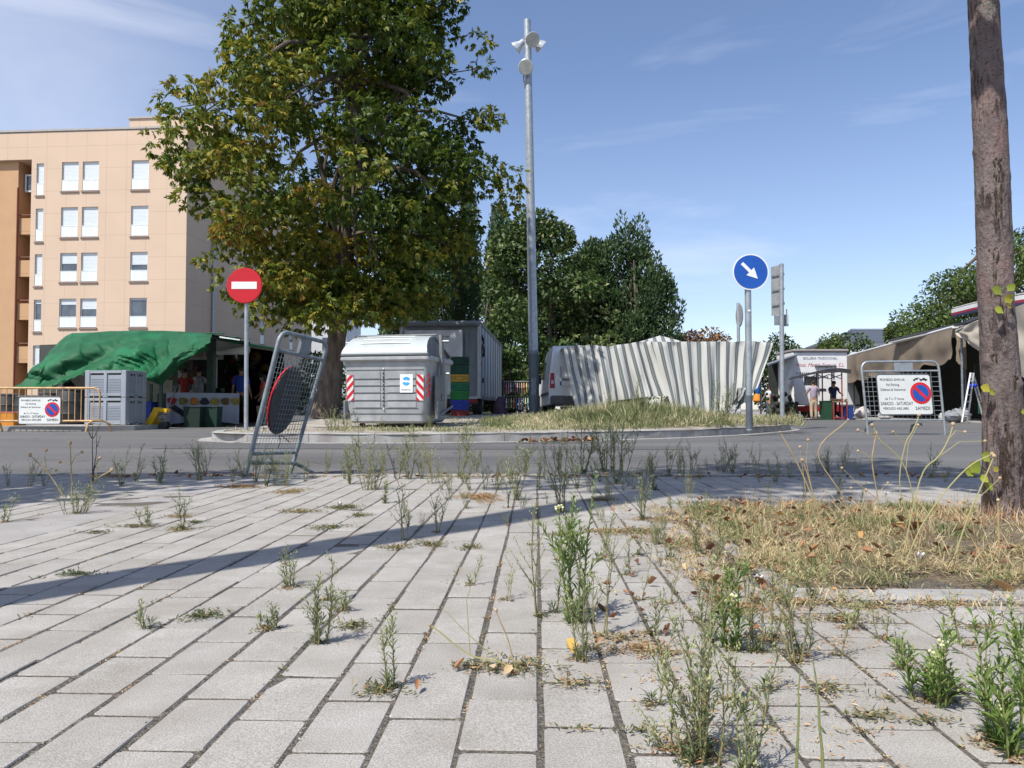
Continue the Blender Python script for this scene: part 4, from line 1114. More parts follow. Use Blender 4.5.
def floodlight_pole():
    Y = 22.0; x0 = PX(534.5, Y); x1 = PX(527.5, Y); z0 = zi(x0, Y) - .05; zt = pt(528, 20, Y).z
    b = thing('floodlight_pole', 'tall grey lamp pole carrying four floodlights at the top', 'lamp post', (x0, Y, z0))
    P = lambda f: Vector((x0 + (x1 - x0) * f, Y, z0 + (zt - z0) * f))
    pb = MB(); pb.tube([P(0), P(.08), P(.16)], [.150, .146, .142], 18); pb.build('lower_pole', mat('weathered steel', (.17, .20, .215), (.11, .13, .14), scale=6, stretch=(1, 1, .3), rough=.6, metal=.3), b, smooth=True)
    m = MB(); m.tube([P(.16), P(.161), P(.6), P(1)], [.141, .138, .118, .10], 18); m.build('pole', M_GALV, b, smooth=True)
    m = MB(); m.lathe(P(.16), (0, 0, 1), [(-.05, .14), (-.05, .156), (.05, .156), (.05, .13)], 18); m.build('collar', M_GALVD, b)
    m = MB(); m.box(P(.075) + Vector((-.02, -.144, 0)), (.14, .02, .5), bev=.005); m.build('hatch', M_GALVD, b)
    m = MB(); f0 = P(.855); m.tube([f0 + Vector((-.10, -.06, -.35)), f0 + Vector((-.14, -.09, -.1)), f0 + Vector((-.11, -.08, .35))], .02, 6); m.build('cable', M_GALVD, b)
    LENS = mat('lamp glass', (.55, .56, .52), (.40, .41, .38), scale=4, rough=.15, spec=.8); REF = mat('lamp housing', (.62, .64, .66), (.5, .52, .54), rough=.3, metal=.4)
    for (px, py, ax, sz) in ((525.8, 67, (-.12, -.92, -.42), .21), (532.4, 39.5, (.35, -.82, -.55), .21), (516.5, 48, (-.75, .25, -.62), .2), (540.5, 46.5, (.75, .35, -.62), .2)):
        c = pt(px, py, Y - (.28 if ax[1] < 0 else -.1)); ax = Vector(ax).normalized()
        m = MB(); m.lathe(c - ax * .30, ax, [(0, .06), (.03, .085), (.13, .095), (.22, sz * .78), (.30, sz), (.325, sz * 1.04), (.335, sz * .98)], 22)
        hd = m.build('floodlight', REF, b, smooth=True)
        m = MB(); m.disc(c + ax * .030, ax, sz * .93, .012, 24); m.build('lens', LENS, hd)
        pole_p = P((c.z + .18 - z0) / (zt - z0))
        m = MB(); m.tube([pole_p, c - ax * .34 + Vector((0, 0, .05)), c - ax * .16], .022, 6); m.box(c - ax * .30, (.11, .11, .13)); m.build('bracket', M_GALVD, hd)
floodlight_pole()

# ================================================================== pedestrian barriers with sign plates
M_PANEL = mat('sign plate white', (.74, .76, .73), (.66, .68, .65), scale=3, rough=.45)
def parking_plate(parent, O, ux, uz, W, H, nn):
    """white plate: O = lower left corner"""
    ux = Vector(ux).normalized(); uz = Vector(uz).normalized(); O = Vector(O); nn = Vector(nn).normalized()
    P = []; r = H * .08
    for (cx, cz, a0) in ((r, r, 180), (W - r, r, 270), (W - r, H - r, 0), (r, H - r, 90)):
        for k in range(6): a = R(a0 + 18 * k); P.append(O + ux * (cx + math.cos(a) * r) + uz * (cz + math.sin(a) * r))
    m = MB(); m.prism(P, -nn * .018); pl = m.build('sign_plate', M_PANEL, parent)
    m = MB(); m.tube([p for p in P], .009, 5, closed=True); m.build('plate_rim', mat('plate rim', (.10, .11, .12), rough=.5), pl)
    f = nn * .002
    lettering([('PROHIBIDO APARCAR', .29 * W, .835 * H, .085 * H, 0, 'CENTER', .46 * W), ('No Parking', .29 * W, .71 * H, .09 * H, 0, 'CENTER', .24 * W), ('D\u00e9fense de Stationner', .29 * W, .59 * H, .085 * H, 0, 'CENTER', .47 * W),
               ('de 7 a 17 horas', .30 * W, .365 * H, .085 * H, 0, 'CENTER', .35 * W), ('SABADO - SATURDAY', .335 * W, .235 * H, .12 * H, 0, 'CENTER', .60 * W), ('MERCADO AIRE LIBRE', .31 * W, .125 * H, .085 * H, 0, 'CENTER', .47 * W), ('SAMEDI', .81 * W, .115 * H, .12 * H, 0, 'CENTER', .27 * W)],
              O, ux, uz, pl, M_INK, th=.003)
    m = MB()
    c = O + ux * W * .80 + uz * H * .53; R_ = H * .27
    up = uz
    def disc(c, r_, th, off): 
        n = 36; m.prism([c + nn * off + ux * math.cos(2 * math.pi * k / n) * r_ + uz * math.sin(2 * math.pi * k / n) * r_ for k in range(n)], nn * th)
    m = MB(); disc(c, R_, .002, .001); rd = m.build('no_parking_symbol', mat('symbol red', (.72, .02, .03), rough=.4), pl)
    m = MB(); disc(c, R_ * .76, .002, .0035); m.build('blue_field', M_BLUE, rd)
    m = MB(); d = (ux - uz).normalized(); s_ = (ux + uz).normalized(); q = R_ * .84; w_ = R_ * .13
    m.prism([c + nn * .006 + d * a + s_ * b_ for a, b_ in ((-q, -w_), (q, -w_), (q, w_), (-q, w_))], nn * .002); m.build('slash', mat('symbol red', (.72, .02, .03)), rd)
    # tow truck pictogram: truck pulling a tilted car
    m = MB(); o = O + ux * W * .80 + uz * H * .88 + nn * .002; k = H * .5
    def poly(pts): m.prism([o + ux * a * k + uz * b_ * k for a, b_ in pts], nn * .0015)
    poly([(-.36, -.05), (-.26, .0), (-.20, .045), (-.08, .055), (-.06, .03), (-.12, 0), (-.30, -.075)])
    poly([(.0, -.06), (.40, -.06), (.40, -.01), (.31, .0), (.26, .055), (.17, .055), (.16, 0), (.0, -.01)]); poly([(.02, -.005), (.05, -.005), (-.06, .075), (-.08, .065)])
    for cx, cz in ((-.28, -.075), (-.13, -.01), (.07, -.075), (.31, -.075)): poly([(cx + math.cos(a) * .035, cz + math.sin(a) * .035) for a in [2 * math.pi * i / 10 for i in range(10)]])
    m.build('tow_pictogram', M_INK, pl)
    return pl

def mesh_barrier(b, BL, BR, TL, TR, rail_lo, rail_hi, step, tube, wire, mats, corner=.09):
    """panel given by its four corners; returns the mapping f(u,v)"""
    BL, BR, TL, TR = map(Vector, (BL, BR, TL, TR))
    f = lambda u, v: (BL * (1 - u) + BR * u) * (1 - v) + (TL * (1 - u) + TR * u) * v
    cu, cv = corner / (BR - BL).length, corner / (TL - BL).length
    path = [f(0, 0), f(0, .3), f(0, .6), f(0, 1 - cv)] + [f(cu * (1 - math.cos(a)), 1 - cv * (1 - math.sin(a))) for a in (R(22), R(45), R(68))] + [f(cu, 1), f(.5, 1), f(1 - cu, 1)] + [f(1 - cu * (1 - math.sin(a)), 1 - cv * (1 - math.cos(a))) for a in (R(22), R(45), R(68))] + [f(1, 1 - cv), f(1, .6), f(1, .3), f(1, 0)]
    m = MB(); m.tube(path, tube, 10); m.build('frame', mats, b, smooth=True)
    for v in (rail_lo, rail_hi):
        m = MB(); m.tube([f(.01, v), f(.99, v)], tube * .85, 10); m.build('rail', mats, b, smooth=True)
    m = MB(); W = (BR - BL).length; H = (TL - BL).length * (rail_hi - rail_lo)
    for i in range(1, int(W / step)): u = i * step / W; m.tube([f(u, rail_lo), f(u, rail_hi)], wire, 4, cap=False)
    for j in range(1, int(H / step)): v = rail_lo + (rail_hi - rail_lo) * j * step / H; m.tube([f(.01, v) , f(.99, v)], wire, 4, cap=False)
    m.build('wire_mesh', mats, b)
    return f

def right_barrier():
    Y = 13.7; z0 = ROAD_Z
    BL = Vector((PX(867.5, Y), Y, z0)); BR = Vector((PX(944.5, Y + .1), Y + .1, z0)); zt = pt(900, 362, Y).z
    TL = Vector((PX(861, Y), Y - .02, zt)); TR = Vector((PX(938, Y + .1), Y + .08, zt + .02))
    b = thing('sign_barrier', 'galvanised mesh barrier on the asphalt with white no parking panel', 'barrier', (BL.x, Y, z0))
    f = mesh_barrier(b, BL, BR, TL, TR, .20, .87, .085, .021, .004, M_GALV, corner=.13)
    m = MB(); m.hexa([f(.42, .88) + Vector((0, -.012, 0)), f(.66, .88) + Vector((0, -.012, 0)), f(.66, .88) + Vector((0, .012, 0)), f(.42, .88) + Vector((0, .012, 0))], [f(.42, .985) + Vector((0, -.012, 0)), f(.66, .985) + Vector((0, -.012, 0)), f(.66, .985) + Vector((0, .012, 0)), f(.42, .985) + Vector((0, .012, 0))]); m.build('name_plate', M_GALV, b)
    for u in (.06, .70):
        m = MB(); a = f(u, .0) + Vector((0, 0, .02)); m.tube([a + Vector((0, -.02, .16)) + (Vector((.03, 0, 0))), a + Vector((.05, .25, .17)), a + Vector((.07, .48, .14)), a + Vector((.08, .56, .0))] if u > .5 else [a + Vector((0, 0, .22)), a + Vector((.02, .2, .18)), a + Vector((.04, .42, .02))], .021, 8); m.build('foot', M_GALVD, b, smooth=True)
    a = f(.165, .275) + Vector((0, -.035, 0)); c = f(.86, .275) + Vector((0, -.035, 0)); W = (c - a).length; H = (f(.165, .83) - f(.165, .275)).length
    parking_plate(b, a, c - a, f(.165, .83) - f(.165, .275), W, H, (0, -1, 0))
right_barrier()

def left_fence():
    Y = 15.45; z0 = .055
    M_Y = mat('cream yellow paint', (.62, .40, .17), (.50, .31, .14), scale=12, rough=.5, c3=(.35, .20, .12), s3=6)
    xr = PX(100, Y); xl = xr - 2.5; zt = pt(100, 388, Y).z; zb = pt(100, 421, Y).z
    b = thing('crowd_barrier', 'cream yellow bar fence with a white no parking panel at the market kerb', 'barrier', (xr, Y, z0))
    m = MB(); c = .12
    path = [(xl, Y, zb), (xl, Y, zt - c), (xl + c * .3, Y, zt - c * .3), (xl + c, Y, zt), (xr - c, Y, zt), (xr - c * .3, Y, zt - c * .3), (xr, Y, zt - c), (xr, Y, zb), (xl, Y, zb)]
    m.tube(path, .021, 8); m.build('frame', M_Y, b, smooth=True)
    m = MB(); n = 20
    for k in range(1, n): x = xl + (xr - xl) * k / n; m.tube([(x, Y, zb), (x, Y, zt)], .010, 6)
    m.build('bars', M_Y, b)
    for xf in (xr - .1, xl + .2):
        m = MB(); zf = z0 if xf < -8.6 and Y > 15.7 else -.05
        m.tube([(xf - .02, Y - .28, zf), (xf, Y - .24, zb - .05), (xf + .03, Y - .12, zb + .005), (xf + .16, Y + .02, zb + .005), (xf + .24, Y + .10, zb - .06), (xf + .26, Y + .14, zf)], .021, 8); m.build('foot', M_Y, b, smooth=True)
    a = Vector((PX(20, Y), Y - .04, pt(20, 424, Y).z)); W = 42 / 768 * Y; H = 27.3 / 768 * Y
    parking_plate(b, a, (1, 0, 0), (0, 0, 1), W, H, (0, -1, 0))
left_fence()

def leaning_barrier():
    Ya, Yb = 4.96, 5.5
    BL = pt(247, 0, Ya); BL.z = ROAD_Z + .02; BL.x = PX(246, Ya); BR = Vector((PX(291, Yb), Yb, ROAD_Z)); TL = pt(281, 331, Ya); TR = pt(328, 343, Yb)
    b = thing('leaning_barrier', 'bent galvanised mesh barrier tilting over at the road edge with a round sign back', 'barrier', BL)
    f = mesh_barrier(b, BL, BR, TL, TR, .16, .87, .034, .0145, .0017, M_GALVD, corner=.07)
    m = MB()
    q = lambda u, v, d=0: f(u, v) + Vector((d, 0, 0))
    m.hexa([q(.42, .88, -.01), q(.62, .88, -.01), q(.62, .88, .01), q(.42, .88, .01)], [q(.42, .985, -.01), q(.62, .985, -.01), q(.62, .985, .01), q(.42, .985, .01)]); m.build('name_plate', M_GALVD, b)
    m = MB(); a = f(.05, .10); c = f(.95, .07)
    m.tube([a, a.lerp(c, .5) + Vector((.0, 0, .005)), c + Vector((.02, 0, .01)), c + Vector((.07, .05, -.02)), c + Vector((.14, .08, -.07))], .0135, 8); m.build('foot', M_GALVD, b, smooth=True)
    # round plate: its grey back towards the camera, red rim on the far-left side
    c = f(.50, .535); uu = Vector((.10, .995, 0)); vv = (f(.5, 1) - f(.5, 0)).normalized(); nn = uu.cross(vv).normalized()
    if nn.x < 0: nn = -nn
    vv = nn.cross(uu).normalized(); vv = vv if vv.z > 0 else -vv
    R_ = .236; n = 44; ring = lambda r_, d: [c + nn * d + uu * math.cos(2 * math.pi * k / n) * r_ + vv * math.sin(2 * math.pi * k / n) * r_ for k in range(n)]
    m = MB(); m.prism(ring(R_, -.022), nn * .004); p = m.build('sign_face', mat('sign back grey', (.045, .052, .058), (.03, .035, .04), rough=.6), b)
    m = MB()
    lip = [Vector(x) for x in ring(R_ * 1.0, -.024)]; outer = ring(R_ * 1.012, -.026); deep = ring(R_ * .99, -.040)
    m.sheet([[*outer, outer[0]], [*deep, deep[0]]]); m.prism(deep, nn * .003); m.build('red_rim', M_RED, p, recalc=False)
    m = MB(); s_ = f(.5, .29); m.tube([s_, s_ + Vector((.01, -.02, -.05)), s_ + Vector((-.004, -.02, -.085))], .003, 5); m.tube([s_ + Vector((.01, 0, 0)), s_ + Vector((.03, .02, -.02)), s_ + Vector((.055, .05, -.05))], .003, 5); m.build('wire_tie', M_BLACK, b)
leaning_barrier()

# ================================================================== refuse container
def container():
    Yf = 13.35; FR = Vector((PX(428.5, Yf), Yf, 0)); a = R(-11.5)
    ux = Vector((math.cos(a), math.sin(a), 0)); uy = Vector((-ux.y, ux.x, 0)); W = 1.60; D = 1.45
    z0 = zi(FR.x, FR.y) + .02
    org = FR - ux * W; org.z = z0
    b = thing('waste_container', 'large grey waste container with pale domed lid and red white chevrons', 'waste container', org, rz=a)
    # local axes: x along the front, y to the back, z up
    MG = mat('container grey', (.33, .35, .365), (.27, .29, .305), scale=3, rough=.5, bump=.06, bscale=20, c3=(.38, .39, .39), s3=5)
    MD = mat('container dark grey', (.17, .185, .195), (.13, .14, .15), scale=5, rough=.55, c3=(.21, .20, .18), s3=6)
    ML = mat('lid pale grey', (.44, .48, .48), (.38, .42, .425), scale=3, rough=.35)
    zb, zt = .06, 1.18
    m = MB(); lv = [(zb, .15, .12), (zb + .04, .10, .07), (zb + .20, .085, .06), (.30, .07, .05), (.86, .03, .03), (1.02, .015, .02), (zt, .0, .0)]
    grid = []
    for z, ix, iy in lv:
        c = .09; x0, x1, y0, y1 = ix, W - ix, iy, D - iy
        ring = []
        for (cx, cy, a0) in ((x0 + c, y0 + c, 180), (x1 - c, y0 + c, 270), (x1 - c, y1 - c, 0), (x0 + c, y1 - c, 90)):
            for k in range(5): t = R(a0 + 22.5 * k); ring.append((cx + c * math.cos(t), cy + c * math.sin(t), z))
        grid.append(ring + [ring[0]])
    m.sheet(grid); m.add([Vector(p) for p in grid[0][:-1]], [tuple(range(19, -1, -1))]); m.add([Vector(p) for p in grid[-1][:-1]], [tuple(range(20))])
    body = m.build('body', MG, b, smooth=True, local=True)
    yf = lambda z: next(iy1 + (iy0 - iy1) * (z1 - z) / (z1 - z0_) for (z0_, _, iy0), (z1, _, iy1) in zip(lv, lv[1:]) if z0_ <= z <= z1)
    # horizontal ribs on the front: raised bands with dark grooves between
    m = MB()
    for k, (za, zc) in enumerate(((.34, .44), (.47, .575), (.605, .70), (.73, .82), (.85, .975))):
        for (xa, xb) in ((.22, .70), (.84, 1.36)) if k < 5 else ():
            ya, yb_ = yf(za), yf(zc)
            m.hexa([(xa, ya - .012, za), (xb, ya - .012, za), (xb, ya + .02, za), (xa, ya + .02, za)], [(xa, yb_ - .012, zc), (xb, yb_ - .012, zc), (xb, yb_ + .02, zc), (xa, yb_ + .02, zc)])
    m.build('front_ribs', MG, b, local=True)
    m = MB()
    for z in (.225, .32, .455, .59, .715, .835, 1.0):
        m.box((.79, yf(z) - .001, z), (1.22 if .3 < z < .95 else 1.44, .010, .011 if z != .225 else .016))
    m.build('grooves', mat('groove shadow gap', (.07, .075, .08)), b, local=True)
    m = MB()
    for k in range(9): m.box((.765, yf(.38 + k * .07) - .012, .38 + k * .07), (.022, .01, .045), bev=.003)
    m.build('slots', M_BLACK, b, local=True)
    m = MB(); m.ball((.765, yf(.31) - .014, .31), .016); m.ball((.765, yf(1.02) - .014, 1.02), .016); m.build('rivets', M_WHITE, b, local=True)
    m = MB(); m.box((W / 2, -.015, zt + .02), (W + .05, .10, .10), bev=.03); m.box((W / 2, D + .01, zt + .02), (W + .05, .08, .10), bev=.03); m.box((-.0, D / 2, zt + .02), (.07, D - .05, .10), bev=.02); m.box((W, D / 2, zt + .02), (.07, D - .05, .10), bev=.02); m.build('collar', MG, b, local=True, smooth=True)
    m = MB(); m.box((W / 2, -.03, zt + .085), (W + .03, .08, .03), bev=.01); m.box((W / 2, D / 2, zt + .083), (W - .1, D - .12, .02)); m.build('rubber_gap', MD, b, local=True)
    # lid: curved section front to ridge, then straight to the back
    sec = [(-.075, zt + .10), (-.07, zt + .14), (-.0, zt + .235), (.12, zt + .33), (.28, zt + .405), (.46, zt + .45), (.62, zt + .462)]
    m = MB(); g = []
    for (y, z) in sec:
        f_ = (z - zt - .10) / .362; ins = .0 + .09 * f_
        g.append([(ins + (W - 2 * ins) * c / 16, y, z + (.006 if 3 <= c <= 13 and (sec.index((y, z)) % 2) else 0)) for c in range(17)])
    m.sheet(g, .02); lid = m.build('lid', ML, b, smooth=True, local=True)
    m = MB()
    for k, (y, z) in enumerate(((.06, zt + .295), (.20, zt + .375), (.36, zt + .435))):
        m.tube([(.32, y, z), (W / 2, y - .004, z + .004), (W - .36, y, z)], .011, 6)
    m.box((.62 + .62, .20, zt + .365), (.16, .08, .02), M=Matrix.Rotation(R(28), 3, 'X'), bev=.004)
    m.build('lid_ribs', ML, lid, local=True)
    for s_ in (0, 1):      # dark end cheeks under the lid
        x = .10 if s_ == 0 else W - .10; pr = [(y, z - .005) for y, z in sec] + [(D * .62, zt + .44), (D, zt + .12), (D, zt + .06), (-.05, zt + .06)]
        m = MB(); m.prism([(x + (-.05 if s_ == 0 else .05) * (1 - (z - zt) / .46), y, z) for y, z in pr], ((.02 if s_ == 0 else -.02), 0, 0)); m.build('lid_cheek', MD, lid, local=True)
    m = MB(); m.sheet([[(.09, .63, zt + .46), (W - .09, .63, zt + .46)], [(.0, D, zt + .12), (W, D, zt + .12)]], .02); m.build('rear_lid', MD, lid, local=True)
    m = MB(); m.tube([(.05, .62, zt + .485), (W - .05, .62, zt + .485)], .018, 8); m.build('ridge_bar', MD, lid, smooth=True, local=True)
    # side arm and pedal linkage
    for s_ in (0, 1):
        x = W + .05 if s_ else -.05; k = 1 if s_ else -1
        m = MB(); m.hexa([(x, .52, .92), (x + .05 * k, .52, .92), (x + .05 * k, .66, .92), (x, .66, .92)], [(x - .04 * k, .56, zt + .48), (x + .01 * k, .56, zt + .48), (x + .01 * k, .68, zt + .48), (x - .04 * k, .68, zt + .48)]); ar = m.build('arm', MD, b, local=True)
        m = MB(); m.tube([(x - .02 * k, .60, zt + .36), (x + .14 * k, .60, zt + .36)], .022, 10); m.tube([(x - .02 * k, .60, .95), (x + .15 * k, .60, .95)], .024, 10); m.build('pin', M_GALV, ar, smooth=True, local=True)
        m = MB(); m.box((x - .01 * k, .55, .55), (.04, .55, .72), bev=.01); m.box((x + .02 * k, .30, .30), (.05, .10, .34), bev=.01); m.tube([(x + .03 * k, .30, .18), (x + .05 * k, 1.15, .36)], .022, 8); m.ball((x + .02 * k, .62, .52), (.03, .07, .07)); m.build('side_plate', MD, b, local=True)
    # chevron reflectors on the corners
    MW = mat('reflector white', (.66, .67, .65), rough=.3); MR = mat('reflector red', (.58, .015, .03), rough=.3)
    def chev(xa, xb, flip):
        z_a, z_b = .46, .915; y = min(yf(z_a), yf(z_b)) - .022
        def Q(x, z): return (x, yf(z) - .016, z)
        m = MB(); m.prism([Q(xa, z_a), Q(xb, z_a), Q(xb, z_b), Q(xa, z_b)], (0, .006, 0)); rf = m.build('reflector', MW, b, local=True)
        m = MB(); n = 3; st = (z_b - z_a) / n; sl = (xb - xa) * 1.1
        def clip(poly):
            out = []
            for lim, sgn in ((z_a, 1), (z_b, -1)):
                res = []
                for i in range(len(poly)):
                    p, q = poly[i], poly[(i + 1) % len(poly)]; ip, iq = (p[1] - lim) * sgn >= 0, (q[1] - lim) * sgn >= 0
                    if ip: res.append(p)
                    if ip != iq: t = (lim - p[1]) / (q[1] - p[1]); res.append((p[0] + (q[0] - p[0]) * t, lim))
                poly = res
                if not poly: return []
            return poly
        for k in range(-1, n + 2):
            zc = z_a + k * st; A, B = (zc, zc + sl) if flip else (zc + sl, zc)
            pl = clip([(xa, A), (xb, B), (xb, B + st * .5), (xa, A + st * .5)])
            if len(pl) > 2: m.prism([(x, yf(z) - .019, z) for x, z in pl], (0, .002, 0))
        m.build('red_stripes', MR, rf, local=True)
    chev(.075, .20, True); chev(1.375, 1.505, False)
    m = MB()
    for k in range(4): 
        z = .50 + k * .115; m.prism([(W - .035, .06, z), (W - .035, .17, z + .09), (W - .035, .17, z + .14), (W - .035, .06, z + .06)], (.012, 0, 0))
    m.build('side_stripes', MR, b, local=True)
    # sticker with the blue arrows mark and a line of small writing
    m = MB(); m.box((1.19, yf(.75) - .021, .76), (.235, .004, .32)); st = m.build('sticker', M_SIGNW, b, local=True)
    MBL = mat('sticker blue', (.05, .35, .75), rough=.4)
    m = MB(); c = (1.19, .80)
    def arc(a0, a1, r0, r1):
        P = [(c[0] + math.cos(R(a)) * r1, yf(.75) - .026, c[1] + math.sin(R(a)) * r1) for a in range(a0, a1 + 1, 12)] + [(c[0] + math.cos(R(a)) * r0, yf(.75) - .026, c[1] + math.sin(R(a)) * r0) for a in range(a1, a0 - 1, -12)]
        m.prism(P, (0, .003, 0))
    arc(20, 152, .025, .078); arc(200, 332, .025, .078); m.build('arrows_mark', MBL, st, local=True)
    m = MB(); random.seed(2); x = 1.10
    while x < 1.28: w_ = random.uniform(.008, .016); m.box((x + w_ / 2, yf(.75) - .0245, .645 + random.uniform(-.002, .006)), (w_, .002, random.uniform(.010, .02))); x += w_ + .005
    m.build('small_print', M_INK, st, local=True)
    for k, (x, y) in enumerate(((.28, .25), (W - .28, .25), (.28, D - .25), (W - .28, D - .25))):
        m = MB(); m.tube([(x - .03, y, .0), (x + .03, y, .0)], .075, 12); m.build('foot', M_RUB, b, local=True)
container()
# ================================================================== people
def skin_mesh(verts, edges, radii, root=0, sub=1):
    me = bpy.data.meshes.new('tmp'); me.from_pydata(verts, edges, []); o = bpy.data.objects.new('tmp', me); COL.objects.link(o)
    md = o.modifiers.new('s', 'SKIN'); md.use_smooth_shade = True
    for i, r_ in enumerate(radii):
        sv = me.skin_vertices[0].data[i]; sv.radius = r_ if isinstance(r_, tuple) else (r_, r_); sv.use_root = (i == root)
    sb = o.modifiers.new('u', 'SUBSURF'); sb.levels = sub; sb.render_levels = sub
    bpy.context.view_layer.update()
    out = bpy.data.meshes.new_from_object(o.evaluated_get(bpy.context.evaluated_depsgraph_get()))
    bpy.data.objects.remove(o); bpy.data.meshes.remove(me)
    return out
def person(label, loc, face, H, shirt, legs, hair, skin, shorts=False, arms=((.18, -.10, -.30), (.18, -.10, -.30)), lean=0.0, stride=0.05, mask=False, long_sleeve=False, top_only=False):
    """face: heading angle of the front (0 = towards +Y, pi = towards the camera); arms: wrist offsets from the shoulder (out, forward, up) as fraction"""
    k = H / 1.75
    b = thing('person', label, 'person', loc, rz=face)
    V = []; E = []; Rd = []
    def add(p, r_, par=None):
        V.append(tuple(x * k for x in p)); Rd.append(tuple(x * k for x in r_) if isinstance(r_, tuple) else r_ * k); i = len(V) - 1
        if par is not None: E.append((par, i))
        return i
    L = lambda z: lean * max(0, z - .95)
    pel = add((0, 0, .95), (.145, .10)); wa = add((0, L(1.1), 1.10), (.125, .09), pel); ch = add((0, L(1.3), 1.30), (.155, .105), wa); nk0 = add((0, L(1.45), 1.455), (.07, .06), ch); nk = add((0, L(1.52) + .01, 1.52), (.052, .052), nk0)
    hd0 = add((0, L(1.58) + .02, 1.575), (.062, .072), nk); hd = add((0, L(1.65) + .02, 1.65), (.076, .094), hd0); ht = add((0, L(1.72) + .012, 1.715), (.055, .07), hd)
    hands = []
    for s_, (ao, af, au) in zip((-1, 1), arms):
        sh = add((s_ * .175, L(1.42), 1.425), .055, nk0)
        el = add((s_ * (.175 + ao * .45), L(1.42) + af * .35 - .03, 1.425 + au * .55 - .02), .043, sh)
        wr = add((s_ * (.175 + ao * .8), L(1.42) + af, 1.425 + au), .028, el)
        d = (Vector(V[wr]) - Vector(V[el])).normalized() / 1.0
        pm = add(tuple(Vector(V[wr]) / k + d * .05), (.038, .022), wr)
        hands.append((Vector(V[pm]) / k, d, s_, pm))
    knees = []
    for s_ in (-1, 1):
        hp = add((s_ * .09, 0, .88), .085, pel); kn = add((s_ * .10, s_ * stride * .6 + .02, .50), .058, hp); an = add((s_ * .105, s_ * stride - .02, .09), .038, kn); he = add((s_ * .105, s_ * stride - .02, .045), .036, an); to = add((s_ * .115, s_ * stride + .14, .03), (.04, .028), he)
    for (p, d, s_, pm) in hands:
        side = Vector((0, 1, 0)) if abs(d.y) < .7 else Vector((0, 0, 1))
        for q in range(4):
            o_ = side * (.026 - .017 * q); ln = (.07, .08, .075, .058)[q]
            a = add(tuple(p + o_ + d * .03), .009, pm); a2 = add(tuple(p + o_ + d * (.03 + ln * .55) + Vector((-s_ * .005, 0, 0))), .008, a); add(tuple(p + o_ + d * (.03 + ln) + Vector((-s_ * .018, 0, 0))), .007, a2)
        a = add(tuple(p + side * .035 - d * .005), .010, pm); add(tuple(p + side * .055 + d * .03), .009, a)
    me = skin_mesh(V, E, Rd)
    me.name = 'body'
    # face: nose, ears
    hb = MB(); hc = Vector(V[hd])
    bm0 = len(me.vertices)
    vs = [Vector(v.co) for v in me.vertices]; fs = [tuple(p.vertices) for p in me.polygons]
    mb = MB(); mb.add(vs, fs); mb.ball(hc + Vector((0, .098, -.015)) * k, tuple(x * k for x in (.013, .02, .022)), 6, 4)
    for s_ in (-1, 1): mb.ball(hc + Vector((s_ * .080, 0, -.01)) * k, tuple(x * k for x in (.012, .02, .032)), 6, 4)
    bpy.data.meshes.remove(me)
    body = mb.build('body', skin, b, smooth=True, local=True)
    m = MB()
    for s_ in (-1, 1): m.ball(hc + Vector((s_ * .030, .088, .008)) * k, .010 * k, 6, 4)
    m.build('eyes', M_INK, body, local=True)
    m = MB(); m.ball(hc + Vector((0, .091, -.048)) * k, (.024 * k, .010 * k, .007 * k), 6, 4); m.build('mouth', mat('lips', (.30, .10, .08)), body, local=True)
    if mask:
        m = MB(); m.ball(hc + Vector((0, .062, -.035)) * k, (.062 * k, .048 * k, .048 * k), 10, 6); m.build('face_mask', mat('mask blue', (.35, .62, .68)), body, local=True)
    m = MB(); m.ball(hc + Vector((0, -.014, .034)) * k, (.092 * k, .108 * k, .085 * k), 14, 8)
    if hair[1]: m.ball(hc + Vector((0, -.06, -.05)) * k, (.08 * k, .055 * k, .12 * k), 12, 8)
    m.build('hair', hair[0], body, local=True, smooth=True)
    # clothing: slightly larger shells grown on the same joints
    cv = []; ce = []; cr = []
    def cadd(p, r_, par=None):
        cv.append(tuple(x * k for x in p)); cr.append(tuple(x * k for x in r_) if isinstance(r_, tuple) else r_ * k); i = len(cv) - 1
        if par is not None: ce.append((par, i))
        return i
    a = cadd((0, 0, .90), (.168, .128)); b1 = cadd((0, L(1.1), 1.10), (.152, .115), a); c1 = cadd((0, L(1.3), 1.30), (.178, .128), b1); d1 = cadd((0, L(1.45), 1.45), (.09, .08), c1)
    for s_, (ao, af, au) in zip((-1, 1), arms):
        s1 = cadd((s_ * .178, L(1.42), 1.43), .074, d1); e1 = cadd((s_ * (.175 + ao * .45 * .8), L(1.42) + (af * .35 - .03) * .8, 1.425 + (au * .55 - .02) * .8), .066, s1)
        if long_sleeve: cadd((s_ * (.175 + ao * .75), L(1.42) + af * .9, 1.425 + au * .92), .045, e1)
    me = skin_mesh(cv, ce, cr); o = link_mesh('shirt', me, b); me.name = 'shirt'; me.materials.clear(); me.materials.append(shirt)
    cv = []; ce = []; cr = []
    a = cadd((0, 0, .97), (.158, .118)); h0 = cadd((0, 0, .90), (.162, .122), a)
    for s_ in (-1, 1):
        h1 = cadd((s_ * .09, 0, .84), .100, h0); k1 = cadd((s_ * .10, s_ * stride * .6 + .02, .50), .078, h1)
        if not shorts: cadd((s_ * .105, s_ * stride - .02, .10), .062, k1)
    me = skin_mesh(cv, ce, cr); o = link_mesh('shorts' if shorts else 'trousers', me, b); me.materials.clear(); me.materials.append(legs)
    for s_ in (-1, 1):
        m = MB(); m.ball(Vector((s_ * .112, s_ * stride + .045, .04)) * k, (.05 * k, .135 * k, .045 * k), 10, 6); m.build('shoe', M_BLACK, b, local=True, smooth=True)
    return b
